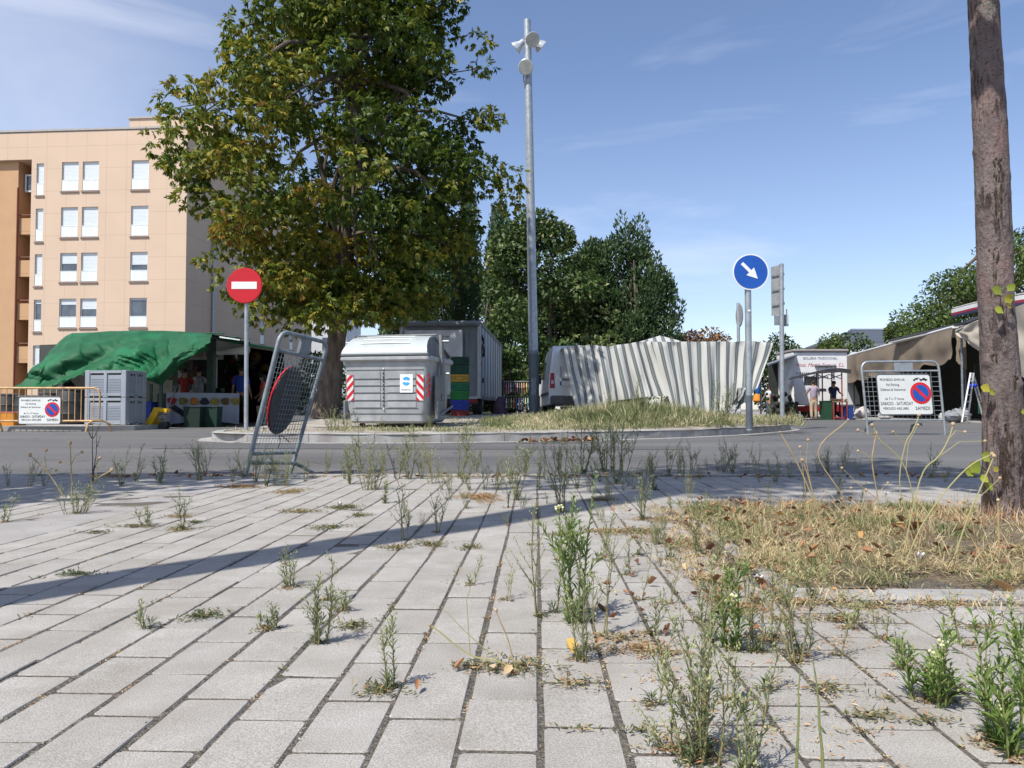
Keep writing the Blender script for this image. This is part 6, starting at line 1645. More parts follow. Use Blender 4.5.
def van(name, label, origin, rz, W=1.80, L=4.6, H=1.95, col=(.68, .70, .72), plate=True):
    b = thing(name, label, 'van', origin, rz=rz)
    MV = mat('van paint', col, tuple(q * .95 for q in col), rough=.3, spec=.5)
    # side profile: y from rear (0) to front (L); cross-section narrows with height
    prof = [(.10, .34), (.0, .45), (.0, .80), (.06, 1.15), (.20, 1.72), (.34, H - .05), (.55, H), (3.0, H), (3.25, H - .06), (3.8, 1.30), (4.45, 1.05), (4.58, .80), (4.6, .45), (4.5, .30)]
    m = MB(); n = len(prof); rows = []
    for s_, inset in ((0, 1), (0, 0), (1, 0), (1, 1)):
        row = []
        for (y, z) in prof:
            tum = .0 if z < 1.0 else (z - 1.0) * .13
            x = tum + (.035 if inset else 0); x = x if s_ == 0 else W - x
            yy = y + (.0 if inset == 1 else (.03 if y < .3 else (-.03 if y > 4 else 0))); zz = z if inset == 1 else (z - .03 if z > 1 else z + .01)
            row.append((x, yy, zz))
        rows.append(row)
    V = [p for r_ in rows for p in r_]; F = []
    for r_ in range(3):
        for i in range(n): F.append((r_ * n + i, r_ * n + (i + 1) % n, (r_ + 1) * n + (i + 1) % n, (r_ + 1) * n + i))
    # roof/under/back surfaces between the two inset rows
    for i in range(n): F.append((3 * n + i, 3 * n + (i + 1) % n, (i + 1) % n, i))
    F = [f for k, f in enumerate(F) if not (n <= k < 2 * n)]
    F.append(tuple(range(n, 2 * n))); F.append(tuple(range(3 * n - 1, 2 * n - 1, -1)))
    m.add(V, F); m.build('body', MV, b, local=True, smooth=True)
    m = MB(); m.box((W / 2, -.03, .46), (W - .06, .16, .26), bev=.04); m.build('rear_bumper', mat('bumper grey', (.10, .105, .11), rough=.6), b, local=True)
    m = MB(); m.box((W / 2, L + .02, .45), (W - .06, .14, .28), bev=.04); m.build('front_bumper', mat('bumper grey', (.10, .105, .11)), b, local=True)
    for s_ in (0, 1):
        x = .09 if s_ == 0 else W - .09
        m = MB(); m.hexa([(x - .07, -.025, .80), (x + .07, -.025, .80), (x + .07, .1, .80), (x - .07, .1, .80)], [(x - .05, .045, 1.22), (x + .06, .045, 1.22), (x + .06, .15, 1.22), (x - .05, .15, 1.22)]); tl = m.build('tail_light', mat('lamp red', (.45, .012, .012), rough=.2), b, local=True)
        m = MB(); m.hexa([(x - .03, -.022, .92), (x + .045, -.022, .92), (x + .045, .1, .92), (x - .03, .1, .92)], [(x - .03, .003, 1.02), (x + .045, .003, 1.02), (x + .045, .12, 1.02), (x - .03, .12, 1.02)]); m.build('reverse_lamp', mat('lamp clear', (.6, .5, .5), rough=.2), tl, local=True)
        m = MB(); m.prism([(W if s_ else 0, y, z) for y, z in ((.25, .62), (3.9, .62), (3.9, .70), (.25, .70))], ((.02 if s_ else -.02), 0, 0)); m.build('side_moulding', mat('bumper grey', (.10, .105, .11)), b, local=True)
        m = MB(); m.prism([((W - (z - 1) * .13 if s_ else (z - 1) * .13), y, z) for y, z in ((2.6, 1.15), (3.7, 1.15), (3.25, 1.68), (2.6, 1.68))], ((.008 if s_ else -.008), 0, 0)); m.build('side_window', M_GLASS, b, local=True)
        m = MB(); m.box((-.10 if s_ == 0 else W + .10, 3.3, 1.12), (.14, .09, .22), bev=.02); m.build('mirror', M_BLACK, b, local=True)
        m = MB(); m.box((.25 if s_ == 0 else W - .25, L - .02, .80), (.36, .10, .20), bev=.03); m.build('headlight', mat('lamp clear', (.6, .5, .5)), b, local=True)
    m = MB(); m.box((W / 2, -.008, 1.10), (.012, .02, .55)); m.box((W / 2, .19, 1.6), (.012, .34, .3)); m.build('door_gap', mat('gap', (.05, .05, .05)), b, local=True)
    if plate:
        m = MB(); m.box((.56, -.015, .93), (.52, .012, .12), bev=.004); pl = m.build('number_plate', M_SIGNW, b, local=True)
        m = MB(); m.box((.325, -.0235, .93), (.045, .004, .11)); m.build('blue_band', M_BLUE, pl, local=True)
        m = MB(); m.box((.60, -.02, 1.04), (.5, .03, .05), bev=.01); m.box((.33, .035, 1.25), (.02, .03, .3)); m.build('handle', M_GALVD, b, local=True)
    m = MB(); m.prism([(W / 2 + s * (.80 - (z - 1) * .13), y, z) for s, y, z in ((-1, 3.82, 1.33), (1, 3.82, 1.33), (1, 3.34, 1.84), (-1, 3.34, 1.84))], (0, .02, .018)); m.build('windscreen', M_GLASS, b, local=True)
    for (x, y) in ((.02, .85), (W - .22, .85), (.02, 3.85), (W - .22, 3.85)):
        m = MB(); m.lathe((x, y, .31), (1, 0, 0), [(0, .22), (.02, .31), (.18, .31), (.2, .22)], 22); wl = m.build('wheel', M_RUB, b, local=True, smooth=True)
        m = MB(); m.lathe((x - .005, y, .31), (1, 0, 0), [(0, .06), (.01, .19), (.20, .19), (.21, .06)], 18); m.build('rim', M_GALV, wl, local=True)
    return b
van('delivery_van', 'white delivery van seen from behind, half covered by the striped cloth', (PX(549, 21.3), 21.3, .19), R(1.0), H=2.02)

def striped_cloth():
    MSt, t, p = new_mat('striped canvas'); L = t.links.new
    a = t.nodes.new("ShaderNodeAttribute"); a.attribute_name = 'stripe'
    cr = t.nodes.new("ShaderNodeValToRGB"); cr.color_ramp.interpolation = 'LINEAR'
    e = cr.color_ramp.elements; W_ = (.58, .585, .555, 1); G_ = (.15, .175, .18, 1)
    e[0].position = 0; e[0].color = W_; e[1].position = 1; e[1].color = W_
    for pos, c in ((.50, W_), (.53, G_), (.68, G_), (.70, (.42, .45, .45, 1)), (.73, G_), (.92, G_), (.95, W_)): q = e.new(pos); q.color = c
    L(a.outputs['Fac'], cr.inputs[0])
    tr = t.nodes.new("ShaderNodeBsdfTranslucent"); L(cr.outputs[0], tr.inputs[0]); L(cr.outputs[0], p.inputs['Base Color']); p.inputs['Roughness'].default_value = .85
    ms = t.nodes.new("ShaderNodeMixShader"); ms.inputs[0].default_value = .25; L(p.outputs[0], ms.inputs[1]); L(tr.outputs[0], ms.inputs[2]); L(ms.outputs[0], t.nodes['Material Output'].inputs[0])
    def drape(name, cols, Y0, depth, seed, pitch, parent, back=1.6, rowsN=26):
        """cols: (px_top, py_top, px_bottom, py_bottom); stripes run down"""
        NC = 150; g = []; S_ = []
        for r_ in range(-10, rowsN + 1):
            row = []
            for c in range(NC + 1):
                u = c / NC; f = u * (len(cols) - 1); i = min(len(cols) - 2, int(f)); q = f - i
                tx, ty, bx, by = [x + (y - x) * q for x, y in zip(cols[i], cols[i + 1])]
                if r_ <= 0:
                    pp = pt(tx, ty, Y0); pp.y += -r_ * back / 10; pp.z += .04 * vnoise(u * 8 + seed, r_ * .3) - .01 * r_ * (1 if r_ > -5 else 0) * 0
                else:
                    v = r_ / rowsN; pp = pt(tx + (bx - tx) * v, ty + (by - ty) * v, Y0 - .25 * v)
                    w_ = .35 + .65 * v
                    pp.y -= (.09 * math.sin(u * 34 + seed + 2 * vnoise(u * 5, v, seed)) + .14 * vnoise(u * 7 + seed, v * 1.6, 1) + .06 * vnoise(u * 30, v * 2, seed)) * w_ * depth
                    pp.x += .05 * vnoise(u * 11, v * 2.2, seed) * w_
                row.append(pp)
            g.append(row)
        m = MB(); m.sheet(g, .006); o = m.build(name, MSt, parent, smooth=True, recalc=False)
        nr = rowsN + 11; Wd = abs(PX(cols[-1][0], Y0) - PX(cols[0][0], Y0)); vals = []
        for rep in range(2):
            for r_ in range(nr):
                for c in range(NC + 1): vals.append(c / NC * Wd / pitch)
        # per-corner stripe phase so that it never wraps inside a face
        at = o.data.attributes.new('stripe', 'FLOAT', 'POINT'); at.data.foreach_set('value', vals[:len(o.data.vertices)])
        return o
    # stripe phase is unbounded: take its fraction in the material
    fr = t.nodes.new("ShaderNodeMath"); fr.operation = 'FRACT'; L(a.outputs['Fac'], fr.inputs[0]); L(fr.outputs[0], cr.inputs[0])
    b = thing('striped_cloth', 'long grey and white striped market cloth hung over a stall frame', 'awning cloth', (PX(665, 19.6), 19.6, .25))
    left = [(563, 347, 576, 412), (578, 345.5, 589, 408), (594, 345.5, 604, 404), (610, 346.5, 621, 400), (625, 344, 638, 398), (640, 342, 655, 396.5), (655, 342, 673, 396)]
    right = [(652, 342.5, 674, 416), (669, 342, 682, 416), (686, 342, 693, 416), (703, 342, 706, 416), (720, 342, 720, 416), (737, 341.5, 734, 412), (754, 341.5, 746, 400), (773, 343, 757, 388)]
    drape('cloth', left, 20.2, 1.0, 1.0, .20, b); drape('cloth', right, 20.0, .9, 5.0, .26, b)
    zt = pt(600, 343, 20.9).z
    for x in (PX(577, 20.5), PX(668, 20.6), PX(762, 20.5)):
        for y in (20.6, 21.5): m = MB(); m.tube([(x, y, .15), (x, y, zt - .03)], .025, 8); m.build('pole', M_GALVD, b)
    for x in (620, 700): o = MB(); o.box((PX(x, 22.3), 22.3, .62), (1.3, .8, .9), bev=.05); o = o.build('stall_box', mat('stall dark cloth', (.035, .04, .035))); tag(o, 'dark covered box standing behind the %s half of the striped cloth' % ('left' if x == 620 else 'right'), 'box')
    # crumpled end that has slid down to the ground near the sign post
    g = []
    for r_ in range(15):
        v = r_ / 14; row = []
        for c in range(25):
            u = c / 24; pp = pt(737 + u * 10 - v * 9 + 5 * math.sin(u * 6) * v, 388 + v * 27, 19.7); pp.y -= .25 * vnoise(u * 5, v * 4, 9) + .1 * math.sin(u * 16 + v * 5); row.append(pp)
        g.append(row)
    m = MB(); m.sheet(g, .008); o = m.build('loose_end', mat('crumpled canvas', (.42, .43, .42), (.16, .17, .18), scale=6, stretch=(3, 3, .6), rough=.9), b, smooth=True, recalc=False)
    g2 = thing('party_tent', 'peaked top of a pale striped tent behind the striped cloth', 'tent', (PX(660, 24), 24, .2))
    ap = pt(660, 335.5, 24.5); zt = pt(660, 345, 24).z; x0, x1 = PX(634, 23.5), PX(686, 23.5); m = MB()
    C4 = [Vector((x0, 23.2, zt)), Vector((x1, 23.2, zt)), Vector((x1, 26.0, zt)), Vector((x0, 26.0, zt))]; m.add(C4 + [ap], [(0, 1, 4), (1, 2, 4), (2, 3, 4), (3, 0, 4), (0, 3, 2, 1)]); o = m.build('canopy', MSt, g2)
    at = o.data.attributes.new('stripe', 'FLOAT', 'POINT'); at.data.foreach_set('value', [0.4, 6.4, 12.4, 18.4, 3.5])
    for c in C4: m = MB(); m.tube([c, (c.x, c.y, .15)], .025, 6); m.build('pole', M_GALVD, g2)
striped_cloth()

# ================================================================== right side of the market
def trailer():
    Y = 36.5; x0, x1 = PX(793.5, Y), PX(848, Y); zt, zb = pt(820, 352, Y).z, pt(820, 405, Y).z; zg = ROAD_Z
    b = thing('food_trailer', 'white food trailer with red writing and red skirt behind the black canopy', 'trailer', (x0, Y, zg))
    MWt = mat('trailer white', (.74, .75, .75), (.68, .69, .69), scale=2, rough=.4)
    W = x1 - x0
    m = MB(); m.box(((x0 + x1) / 2, Y + 1.15, (zt + zb) / 2), (W, 2.3, zt - zb), bev=.03); m.build('body', MWt, b)
    m = MB(); m.box(((x0 + x1) / 2, Y + 1.1, zt + .07), (W + .06, 2.44, .12), bev=.03); m.build('roof', mat('trailer roof', (.30, .27, .26)), b)
    MR_ = mat('trailer red', (.33, .015, .02), rough=.5)
    m = MB(); m.box(((x0 + x1) / 2 - .1, Y + .9, zb - .18), (W - .3, 1.9, .26), bev=.02); m.build('skirt', MR_, b)
    for x in (x0 + .8, x0 + 1.7):
        m = MB(); m.tube([(x, Y + .2, zg + .32), (x, Y + .45, zg + .32)], .32, 18); m.build('wheel', M_RUB, b)
    m = MB(); 
    for x in (x0 + .15, x1 - .2): m.tube([(x, Y + .3, zb - .1), (x, Y + .3, zg)], .04, 8)
    m.build('jack', M_GALVD, b)
    lettering([('BOLLERIA TRADICIONAL', W * .5, zt - .36, .17, 0, 'CENTER', W * .62)], (x0, Y - .004, 0), (1, 0, 0), (0, 0, 1), b, mat('navy ink', (.03, .04, .12)), name='navy_lettering')
    lettering([('Hnos. Mart\u00edn Segovia, S.L.', W * .49, zt - .70, .25, .35, 'CENTER', W * .9)], (x0, Y - .004, 0), (1, 0, 0), (0, 0, 1), b, mat('red ink', (.45, .03, .05)), name='red_lettering')
    m = MB(); random.seed(1)
    for zz, n in ((zt - 1.02, 9), (zt - 1.2, 14)):
        x = x0 + .15
        for k in range(n): w_ = random.uniform(.05, .085); m.box((x + w_ / 2, Y - .004, zz), (w_, .004, .09)); x += w_ + (.03 if k % 5 else .09)
    m.build('small_print', mat('grey ink', (.12, .13, .16)), b)
    m = MB(); xa, xb = PX(815, Y), PX(836, Y); za = pt(820, 366, Y).z; m.tube([(xa, Y - .06, za), (xb, Y - .06, za)], .05, 6); m.tube([(xa + .1, Y - .06, za), (xa + .1, Y - .06, za - 1.0)], .04, 6); m.tube([(xb - .15, Y - .06, za), (xb - .15, Y - .06, za - .5)], .04, 6); m.build('hatch_frame', mat('grey metal', (.18, .19, .2), rough=.5), b)
    m = MB(); c = pt(797.5, 404, Y); m.prism([(c.x - .11, Y - .02, c.z - .06), (c.x + .11, Y - .02, c.z - .06), (c.x, Y - .02, c.z + .12)], (0, .012, 0)); m.build('reflector', mat('lamp red', (.45, .01, .01)), b)
    m = MB(); c = pt(822.5, 389.5, Y); m.box((c.x, Y - .02, c.z), (.32, .03, .09)); m.build('handle', M_BLACK, b)
trailer()
def canopy():
    Y = 33.0; b = thing('black_canopy', 'black sloping canopy on red posts over a small stall table', 'canopy', (PX(826, Y), Y, ROAD_Z))
    MC = mat('black canvas', (.022, .022, .026), (.04, .04, .045), rough=.8)
    ridge = [(789, 378.5), (800, 375.5), (815, 372), (828, 369.2), (840, 368.5), (851, 370)]
    g = [[pt(x, y, Y - .8) for x, y in ridge], [pt(x, y - .5, Y + 1.8) for x, y in ridge]]
    m = MB(); m.sheet(g, .04); m.build('canopy_cloth', MC, b)
    m = MB(); m.sheet([[pt(x, y - .3, Y - .82) for x, y in ridge], [pt(x, y + 1.8 + (2.0 if x > 825 else 0), Y - .84) for x, y in ridge]], .02); m.build('valance', MC, b)
    MRp = mat('red post paint', (.30, .05, .05), (.22, .04, .04)); MGp = mat('grey post', (.12, .12, .13))
    for (px, c, yy) in ((842, MRp, Y - .7), (822.5, MRp, Y + 1.5), (817, MGp, Y + .2), (832, MGp, Y + 1.4)):
        m = MB(); x = PX(px, yy); m.tube([(x, yy, ROAD_Z), (x, yy, pt(px, 372, yy).z)], .03, 6); m.build('post', c, b)
    m = MB(); xs = [804, 817, 829, 842]; 
    for a, c in zip(xs, xs[1:]):
        for q in ((374.5, 379), (379, 374.5)): m.tube([pt(a, q[0] if a > 806 else q[0] + 1, Y - .6), pt(c, q[1], Y - .6)], .018, 4)
    m.build('truss', MGp, b)
    m = MB(); g = [[pt(804 + 12 * c / 6, 376.5 + (1.5 - c * .3) * 0 + r_ * 1.8, Y + .5) + Vector((0, .04 * math.sin(c * 2), 0)) for c in range(7)] for r_ in range(6)]; m.sheet(g, .01); m.build('clear_sheet', mat('milky plastic', (.38, .40, .42), (.30, .32, .34), rough=.3), b)
    # table
    tb = thing('stall_table', 'red framed stall table with goods under the black canopy', 'table', (PX(838, Y), Y, ROAD_Z))
    xa, xb = PX(829, Y), PX(844, Y); m = MB(); m.box(((xa + xb) / 2, Y, .72), (xb - xa, .8, .05)); m.build('tabletop', mat('table wood', (.25, .17, .10)), tb)
    for x in (xa + .04, xb - .04):
        for y in (Y - .36, Y + .36): m = MB(); m.box((x, y, (ROAD_Z + .695) / 2), (.05, .05, .695 - ROAD_Z)); m.build('leg', MRp, tb)
    m = MB(); m.box(((xa + xb) / 2, Y - .37, ROAD_Z + .09), (xb - xa - .12, .04, .05)); m.build('stretcher', MRp, tb)
    random.seed(5)
    for k in range(7):
        x = xa + .06 + k * (xb - xa - .1) / 6; o = MB(); o.ball((x, Y - .15 + random.uniform(-.1, .1), .80), (.07, .09, .055), 8, 6); o = o.build('bread_loaf', mat('bread', (.55, .42, .24), (.42, .28, .13), scale=8), smooth=True); tag(o, 'pale loaf lying on the red framed stall table', 'bread', 'loaves on the stall table')
    for (px, nm, c, lab, hh, ww) in ((847, 'blue crate b', (.02, .06, .28), 'blue bin standing right of the stall table', .55, .34), (826, 'green crate b', (.02, .07, .035), 'dark green crate left of the stall table', .78, .40)):
        x = PX(px, Y - .1); o = thing('plastic_bin', lab, 'bin', (x, Y - .1, ROAD_Z)); m = MB(); m.hexa([(x - ww * .42, Y - .3, ROAD_Z), (x + ww * .42, Y - .3, ROAD_Z), (x + ww * .42, Y + .1, ROAD_Z), (x - ww * .42, Y + .1, ROAD_Z)], [(x - ww / 2, Y - .34, ROAD_Z + hh), (x + ww / 2, Y - .34, ROAD_Z + hh), (x + ww / 2, Y + .14, ROAD_Z + hh), (x - ww / 2, Y + .14, ROAD_Z + hh)]); m.build('bin_body', mat(nm, c), o)
        m = MB(); m.box((x, Y - .1, ROAD_Z + hh + .02), (ww + .04, .52, .03), bev=.008); m.build('rim', mat(nm, c), o)
canopy()
person('man in a checked lilac shirt and beige trousers, seen from behind', (PX(813.5, 31.6), 31.6, ROAD_Z), -.15, 1.62, mat('checked shirt', (.36, .30, .36), (.26, .22, .28), scale=30, rough=.9), CL('beige trousers', (.42, .34, .23)), HD, SK, arms=((.15, .20, -.32), (.15, .26, -.28)))
person('vendor in a dark blue shirt standing behind the red framed table', (PX(833, 34.2), 34.2, ROAD_Z), math.pi, 1.70, CL('navy shirt', (.03, .05, .13)), CL('dark trousers', (.03, .03, .04)), HD, SK, arms=((.1, .28, -.28), (.1, .28, -.28)), lean=.15)
person('man in a white vest and blue jeans left of the signboard pole', (PX(768.5, 36.5), 36.5, ROAD_Z), -1.4, 1.55, CL('white cloth', (.68, .70, .75)), CL('denim', (.05, .09, .19)), HD, SK)
van('market_van', 'white van parked between food trailer and the mesh barrier sign', (PX(874, 42), 42, ROAD_Z), R(180 - 78), H=2.1, plate=False)
def side_stall():
    b = thing('market_stall', 'open fronted stall with dark sloping awning left of the food trailer', 'market stall', (PX(780, 35), 35, ROAD_Z))
    D_ = mat('stall dark cloth', (.035, .04, .035)); Z = pt
    m = MB(); m.sheet([[Z(770, 363.5, 34.5), Z(796, 354.5, 35.2)], [Z(771, 362, 38.5), Z(796, 354, 38.5)]], .05); m.build('awning_cloth', mat('grey awning', (.10, .095, .10), (.06, .06, .065)), b)
    m = MB(); m.tube([Z(768, 364.5, 34.4), Z(796, 355, 35.1)], .07, 6); m.build('bar', M_GALV, b)
    g = [[Z(778 + 16 * c / 8, 362 - 5 * c / 8 + (0 if r_ == 0 else r_ / 6 * (4 + 42 * (c / 8) ** 1.2)), 35.4) + Vector((0, .06 * math.sin(c * 2.2 + r_), 0)) for c in range(9)] for r_ in range(7)]
    m = MB(); m.sheet(g, .01); m.build('side_curtain', mat('white canvas', (.62, .62, .60), (.52, .52, .50), scale=2), b, smooth=True, recalc=False)
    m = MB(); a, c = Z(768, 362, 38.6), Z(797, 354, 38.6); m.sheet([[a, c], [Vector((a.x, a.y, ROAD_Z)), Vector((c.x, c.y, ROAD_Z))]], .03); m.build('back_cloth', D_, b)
    m = MB(); m.box((PX(785, 36), 36.2, .35), (1.1, .7, .8)); m.build('counter', mat('counter dark', (.05, .06, .05)), b)
    random.seed(14)
    G = [('goods green', (.05, .12, .04)), ('goods brown', (.13, .08, .05)), ('goods ochre', (.30, .20, .05)), ('goods white', (.30, .30, .28)), ('goods blue', (.02, .12, .45)), ('goods orange', (.6, .22, .02))]
    for k in range(26):
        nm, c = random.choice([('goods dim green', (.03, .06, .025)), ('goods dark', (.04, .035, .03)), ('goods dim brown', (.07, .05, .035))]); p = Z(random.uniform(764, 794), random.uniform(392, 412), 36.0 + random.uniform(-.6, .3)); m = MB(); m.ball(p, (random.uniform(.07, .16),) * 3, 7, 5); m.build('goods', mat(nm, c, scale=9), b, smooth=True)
    for (px, py, nm, c, s_, lab) in ((757.5, 382, 'goods blue', (.02, .12, .45), (.09, .09, .42), 'blue cloth bundle hanging right of the striped cloth'), (757, 398, 'goods orange', (.6, .22, .02), (.12, .1, .16), 'orange bag below the blue cloth bundle')):
        p = Z(px, py, 27); m = MB(); m.lathe((p.x, p.y, p.z - s_[2]), (0, 0, 1), [(0, s_[0] * .6), (s_[2] * .4, s_[0] * 1.3), (s_[2] * 1.5, s_[0]), (s_[2] * 2, s_[0] * .3)], 10); o = m.build('hanging_bag', mat(nm, c), smooth=True); tag(o, lab, 'bag')
side_stall()

def right_stalls():
    MVal = mat('brown grey canvas', (.42, .34, .26), (.34, .28, .21), scale=1.4, rough=.9, bump=.3, bscale=4, transl=.42); MCr = mat('cream canvas', (.62, .57, .48), (.55, .50, .42), scale=1.2, rough=.85, transl=.3)
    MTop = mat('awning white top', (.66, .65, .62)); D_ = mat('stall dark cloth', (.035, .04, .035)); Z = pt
    A = Vector((PX(846, 42), 42, 0)); B = Vector((PX(955, 26.8), 26.8, 0)); t = (B - A).normalized(); n_ = Vector((-t.y, t.x, 0))    # n_ points into the stall (right)
    if n_.x < 0: n_ = -n_
    b = thing('market_stall', 'long stall with a brown valance hanging from its white roof', 'market stall', B)
    L = (B - A).length; zt = 3.25
    P = lambda s_, d, z: A + t * (s_ * L) + n_ * d + Vector((0, 0, z))
    m = MB(); m.sheet([[P(s_ / 10, 0, zt - .02 * math.sin(s_ * 3)) for s_ in range(11)], [P(s_ / 10, 3.6, zt + .55) for s_ in range(11)]], .04); m.build('roof_cloth', MTop, b)
    g = []
    for r_ in range(13):
        v = r_ / 12; row = []
        for c in range(81):
            s_ = c / 80; drop = (1.05 + .14 * abs(math.sin(s_ * 19)) + .25 * (1 - s_)) * v
            row.append(P(s_, -.04 - .10 * math.sin(s_ * 40) * v - .12 * vnoise(s_ * 14, v * 2) * v - .06 * abs(math.sin(s_ * 19)) * math.sin(math.pi * v), zt - .03 - drop))
        g.append(row)
    m = MB(); m.sheet(g, .01); m.build('valance', MVal, b, smooth=True, recalc=False)
    # near-end flap of the same brown cloth, gathered at the corner
    g = [[P(1.0, (c / 20) * -.0 + .06 + (c / 20) * .05, zt - .03) + Vector((c / 20 * .25, -.1 * (c / 20), -r_ / 12 * (1.15 + .3 * c / 20))) + n_ * (.06 * vnoise(c * .3, r_ * .3)) for c in range(21)] for r_ in range(13)]
    m = MB(); m.sheet(g, .01); m.build('valance', MVal, b, smooth=True, recalc=False)
    m = MB(); m.tube([P(-.0, -.02, zt + .03), P(1.0, -.02, zt + .03)], .05, 8); m.build('front_rail', M_WHITE, b)
    for s_ in (0.02, .35, .68, 1.0):
        m = MB(); p = P(s_, .35, 0); m.tube([(p.x, p.y, -.02), (p.x, p.y, zt - .05)], .035, 8); m.build('post', mat('grey post', (.12, .12, .13)), b)
    m = MB(); m.sheet([[P(s_ / 4, 3.5, zt + .5) for s_ in range(5)], [P(s_ / 4, 3.5, -.02) for s_ in range(5)]], .04); m.build('back_cloth', D_, b)  # dark sheet added so the stall inside does not look bright
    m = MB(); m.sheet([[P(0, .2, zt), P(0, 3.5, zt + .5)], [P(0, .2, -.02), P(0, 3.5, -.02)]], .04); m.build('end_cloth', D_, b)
    # second, higher dark-edged roof behind
    m = MB(); a, c = Z(888, 340, 33), Z(962, 322, 26.5); m.sheet([[a, c, Z(985, 313, 24)], [a + n_ * 2.5 + Vector((0, 0, .25)), c + n_ * 2.5 + Vector((0, 0, .25)), Z(985, 313, 24) + n_ * 2.5 + Vector((0, 0, .25))]], .08); m.build('upper_roof', mat('dark roof edge', (.09, .095, .11)), b)
    m = MB(); m.sheet([[a + Vector((0, -.02, -.10)), c + Vector((0, -.02, -.10))], [a + n_ * 2.2 + Vector((0, 0, .05)), c + n_ * 2.2 + Vector((0, 0, .05))]], .05); m.build('roof_cloth', MTop, b)

    # nearer stall with cream sheets, only its far part is in the picture
    b2 = thing('market_stall', 'cream canvas stall with red and navy edged roof behind the street tree', 'market stall', (PX(990, 23), 23, 0))
    top = [(955, 331, 26.4), (975, 322, 24.6), (1000, 313, 22.8), (1040, 300, 20.2), (1100, 282, 17.6)]
    bot = [(957, 333, 26.3), (975, 350, 24.5), (1000, 365, 22.8), (1040, 388, 20.2), (1100, 400, 17.6)]
    g = []
    for r_ in range(17):
        v = r_ / 16; row = []
        for c in range(61):
            f = c / 60 * 4; i = min(3, int(f)); q = f - i
            T = [x + (y - x) * q for x, y in zip(top[i], top[i + 1])]; Bt = [x + (y - x) * q for x, y in zip(bot[i], bot[i + 1])]
            p = pt(T[0] + (Bt[0] - T[0]) * v, T[1] + (Bt[1] - T[1]) * v, T[2]); p += n_ * (.14 * vnoise(c * .12, v * 3, 3) + .07 * math.sin(c * .6 + v * 4) * v); row.append(p)
        g.append(row)
    m = MB(); m.sheet(g, .012); m.build('side_sheet', MCr, b2, smooth=True, recalc=False)
    tp = [pt(*q) for q in top]
    m = MB(); m.sheet([[p + Vector((0, 0, .03)) for p in tp], [p + n_ * 3.2 + Vector((0, 0, .5)) for p in tp]], .04); m.build('roof_cloth', MTop, b2)
    e = [pt(953, 313, 27), pt(975, 307.5, 25.2), pt(1000, 303, 23.4), pt(1045, 296, 20.8)]
    for nm, dz, mm, h in (('white_edge', .06, M_WHITE, .13), ('red_edge', -.045, mat('awning red', (.30, .02, .05)), .075), ('navy_edge', -.125, mat('awning navy', (.03, .035, .08)), .08)):
        m = MB(); m.sheet([[p + Vector((0, 0, dz + h / 2)) for p in e], [p + Vector((0, 0, dz - h / 2)) for p in e]], .05); m.build(nm, mm, b2)
    m = MB(); m.sheet([[p + Vector((0, 0, .19)) for p in e], [p + n_ * 3 + Vector((0, 0, .5)) for p in e]], .03); m.build('upper_roof', MTop, b2)
    for p in (tp[0], tp[2], tp[4]):
        m = MB(); q = p + n_ * .2; m.tube([(q.x, q.y, -.02), (q.x, q.y, q.z)], .04, 8); m.build('post', M_GALVD, b2)
    # added back cloth and dark hanging clothes imitate interior shade; green fronted tables, heaps
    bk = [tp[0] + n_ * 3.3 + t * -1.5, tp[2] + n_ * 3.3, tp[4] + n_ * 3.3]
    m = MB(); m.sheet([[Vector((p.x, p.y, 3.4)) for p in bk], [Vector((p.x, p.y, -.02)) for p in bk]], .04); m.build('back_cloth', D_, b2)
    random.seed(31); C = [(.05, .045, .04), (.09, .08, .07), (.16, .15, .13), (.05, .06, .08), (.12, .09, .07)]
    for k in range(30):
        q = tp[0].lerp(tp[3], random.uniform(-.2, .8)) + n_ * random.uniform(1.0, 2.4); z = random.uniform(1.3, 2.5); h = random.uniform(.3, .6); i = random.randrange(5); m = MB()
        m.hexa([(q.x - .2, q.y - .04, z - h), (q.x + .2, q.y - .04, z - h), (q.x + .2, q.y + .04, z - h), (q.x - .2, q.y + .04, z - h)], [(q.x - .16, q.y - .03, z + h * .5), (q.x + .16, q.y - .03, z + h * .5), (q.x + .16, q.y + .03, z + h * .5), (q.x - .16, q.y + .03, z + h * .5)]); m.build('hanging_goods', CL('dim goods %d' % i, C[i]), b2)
    p0, p1 = tp[0] + n_ * .6 + t * .2, tp[3] + n_ * .6
    m = MB(); zc, zd = .25, .68; m.hexa([Vector((p0.x, p0.y, zc)), Vector((p1.x, p1.y, zc)), Vector((p1.x + .8, p1.y, zc)), Vector((p0.x + .8, p0.y, zc))], [Vector((p0.x, p0.y, zd)), Vector((p1.x, p1.y, zd)), Vector((p1.x + .8, p1.y, zd)), Vector((p0.x + .8, p0.y, zd))]); m.build('green_table_front', mat('green panel', (.012, .10, .045), (.01, .07, .03)), b2)
right_stalls()
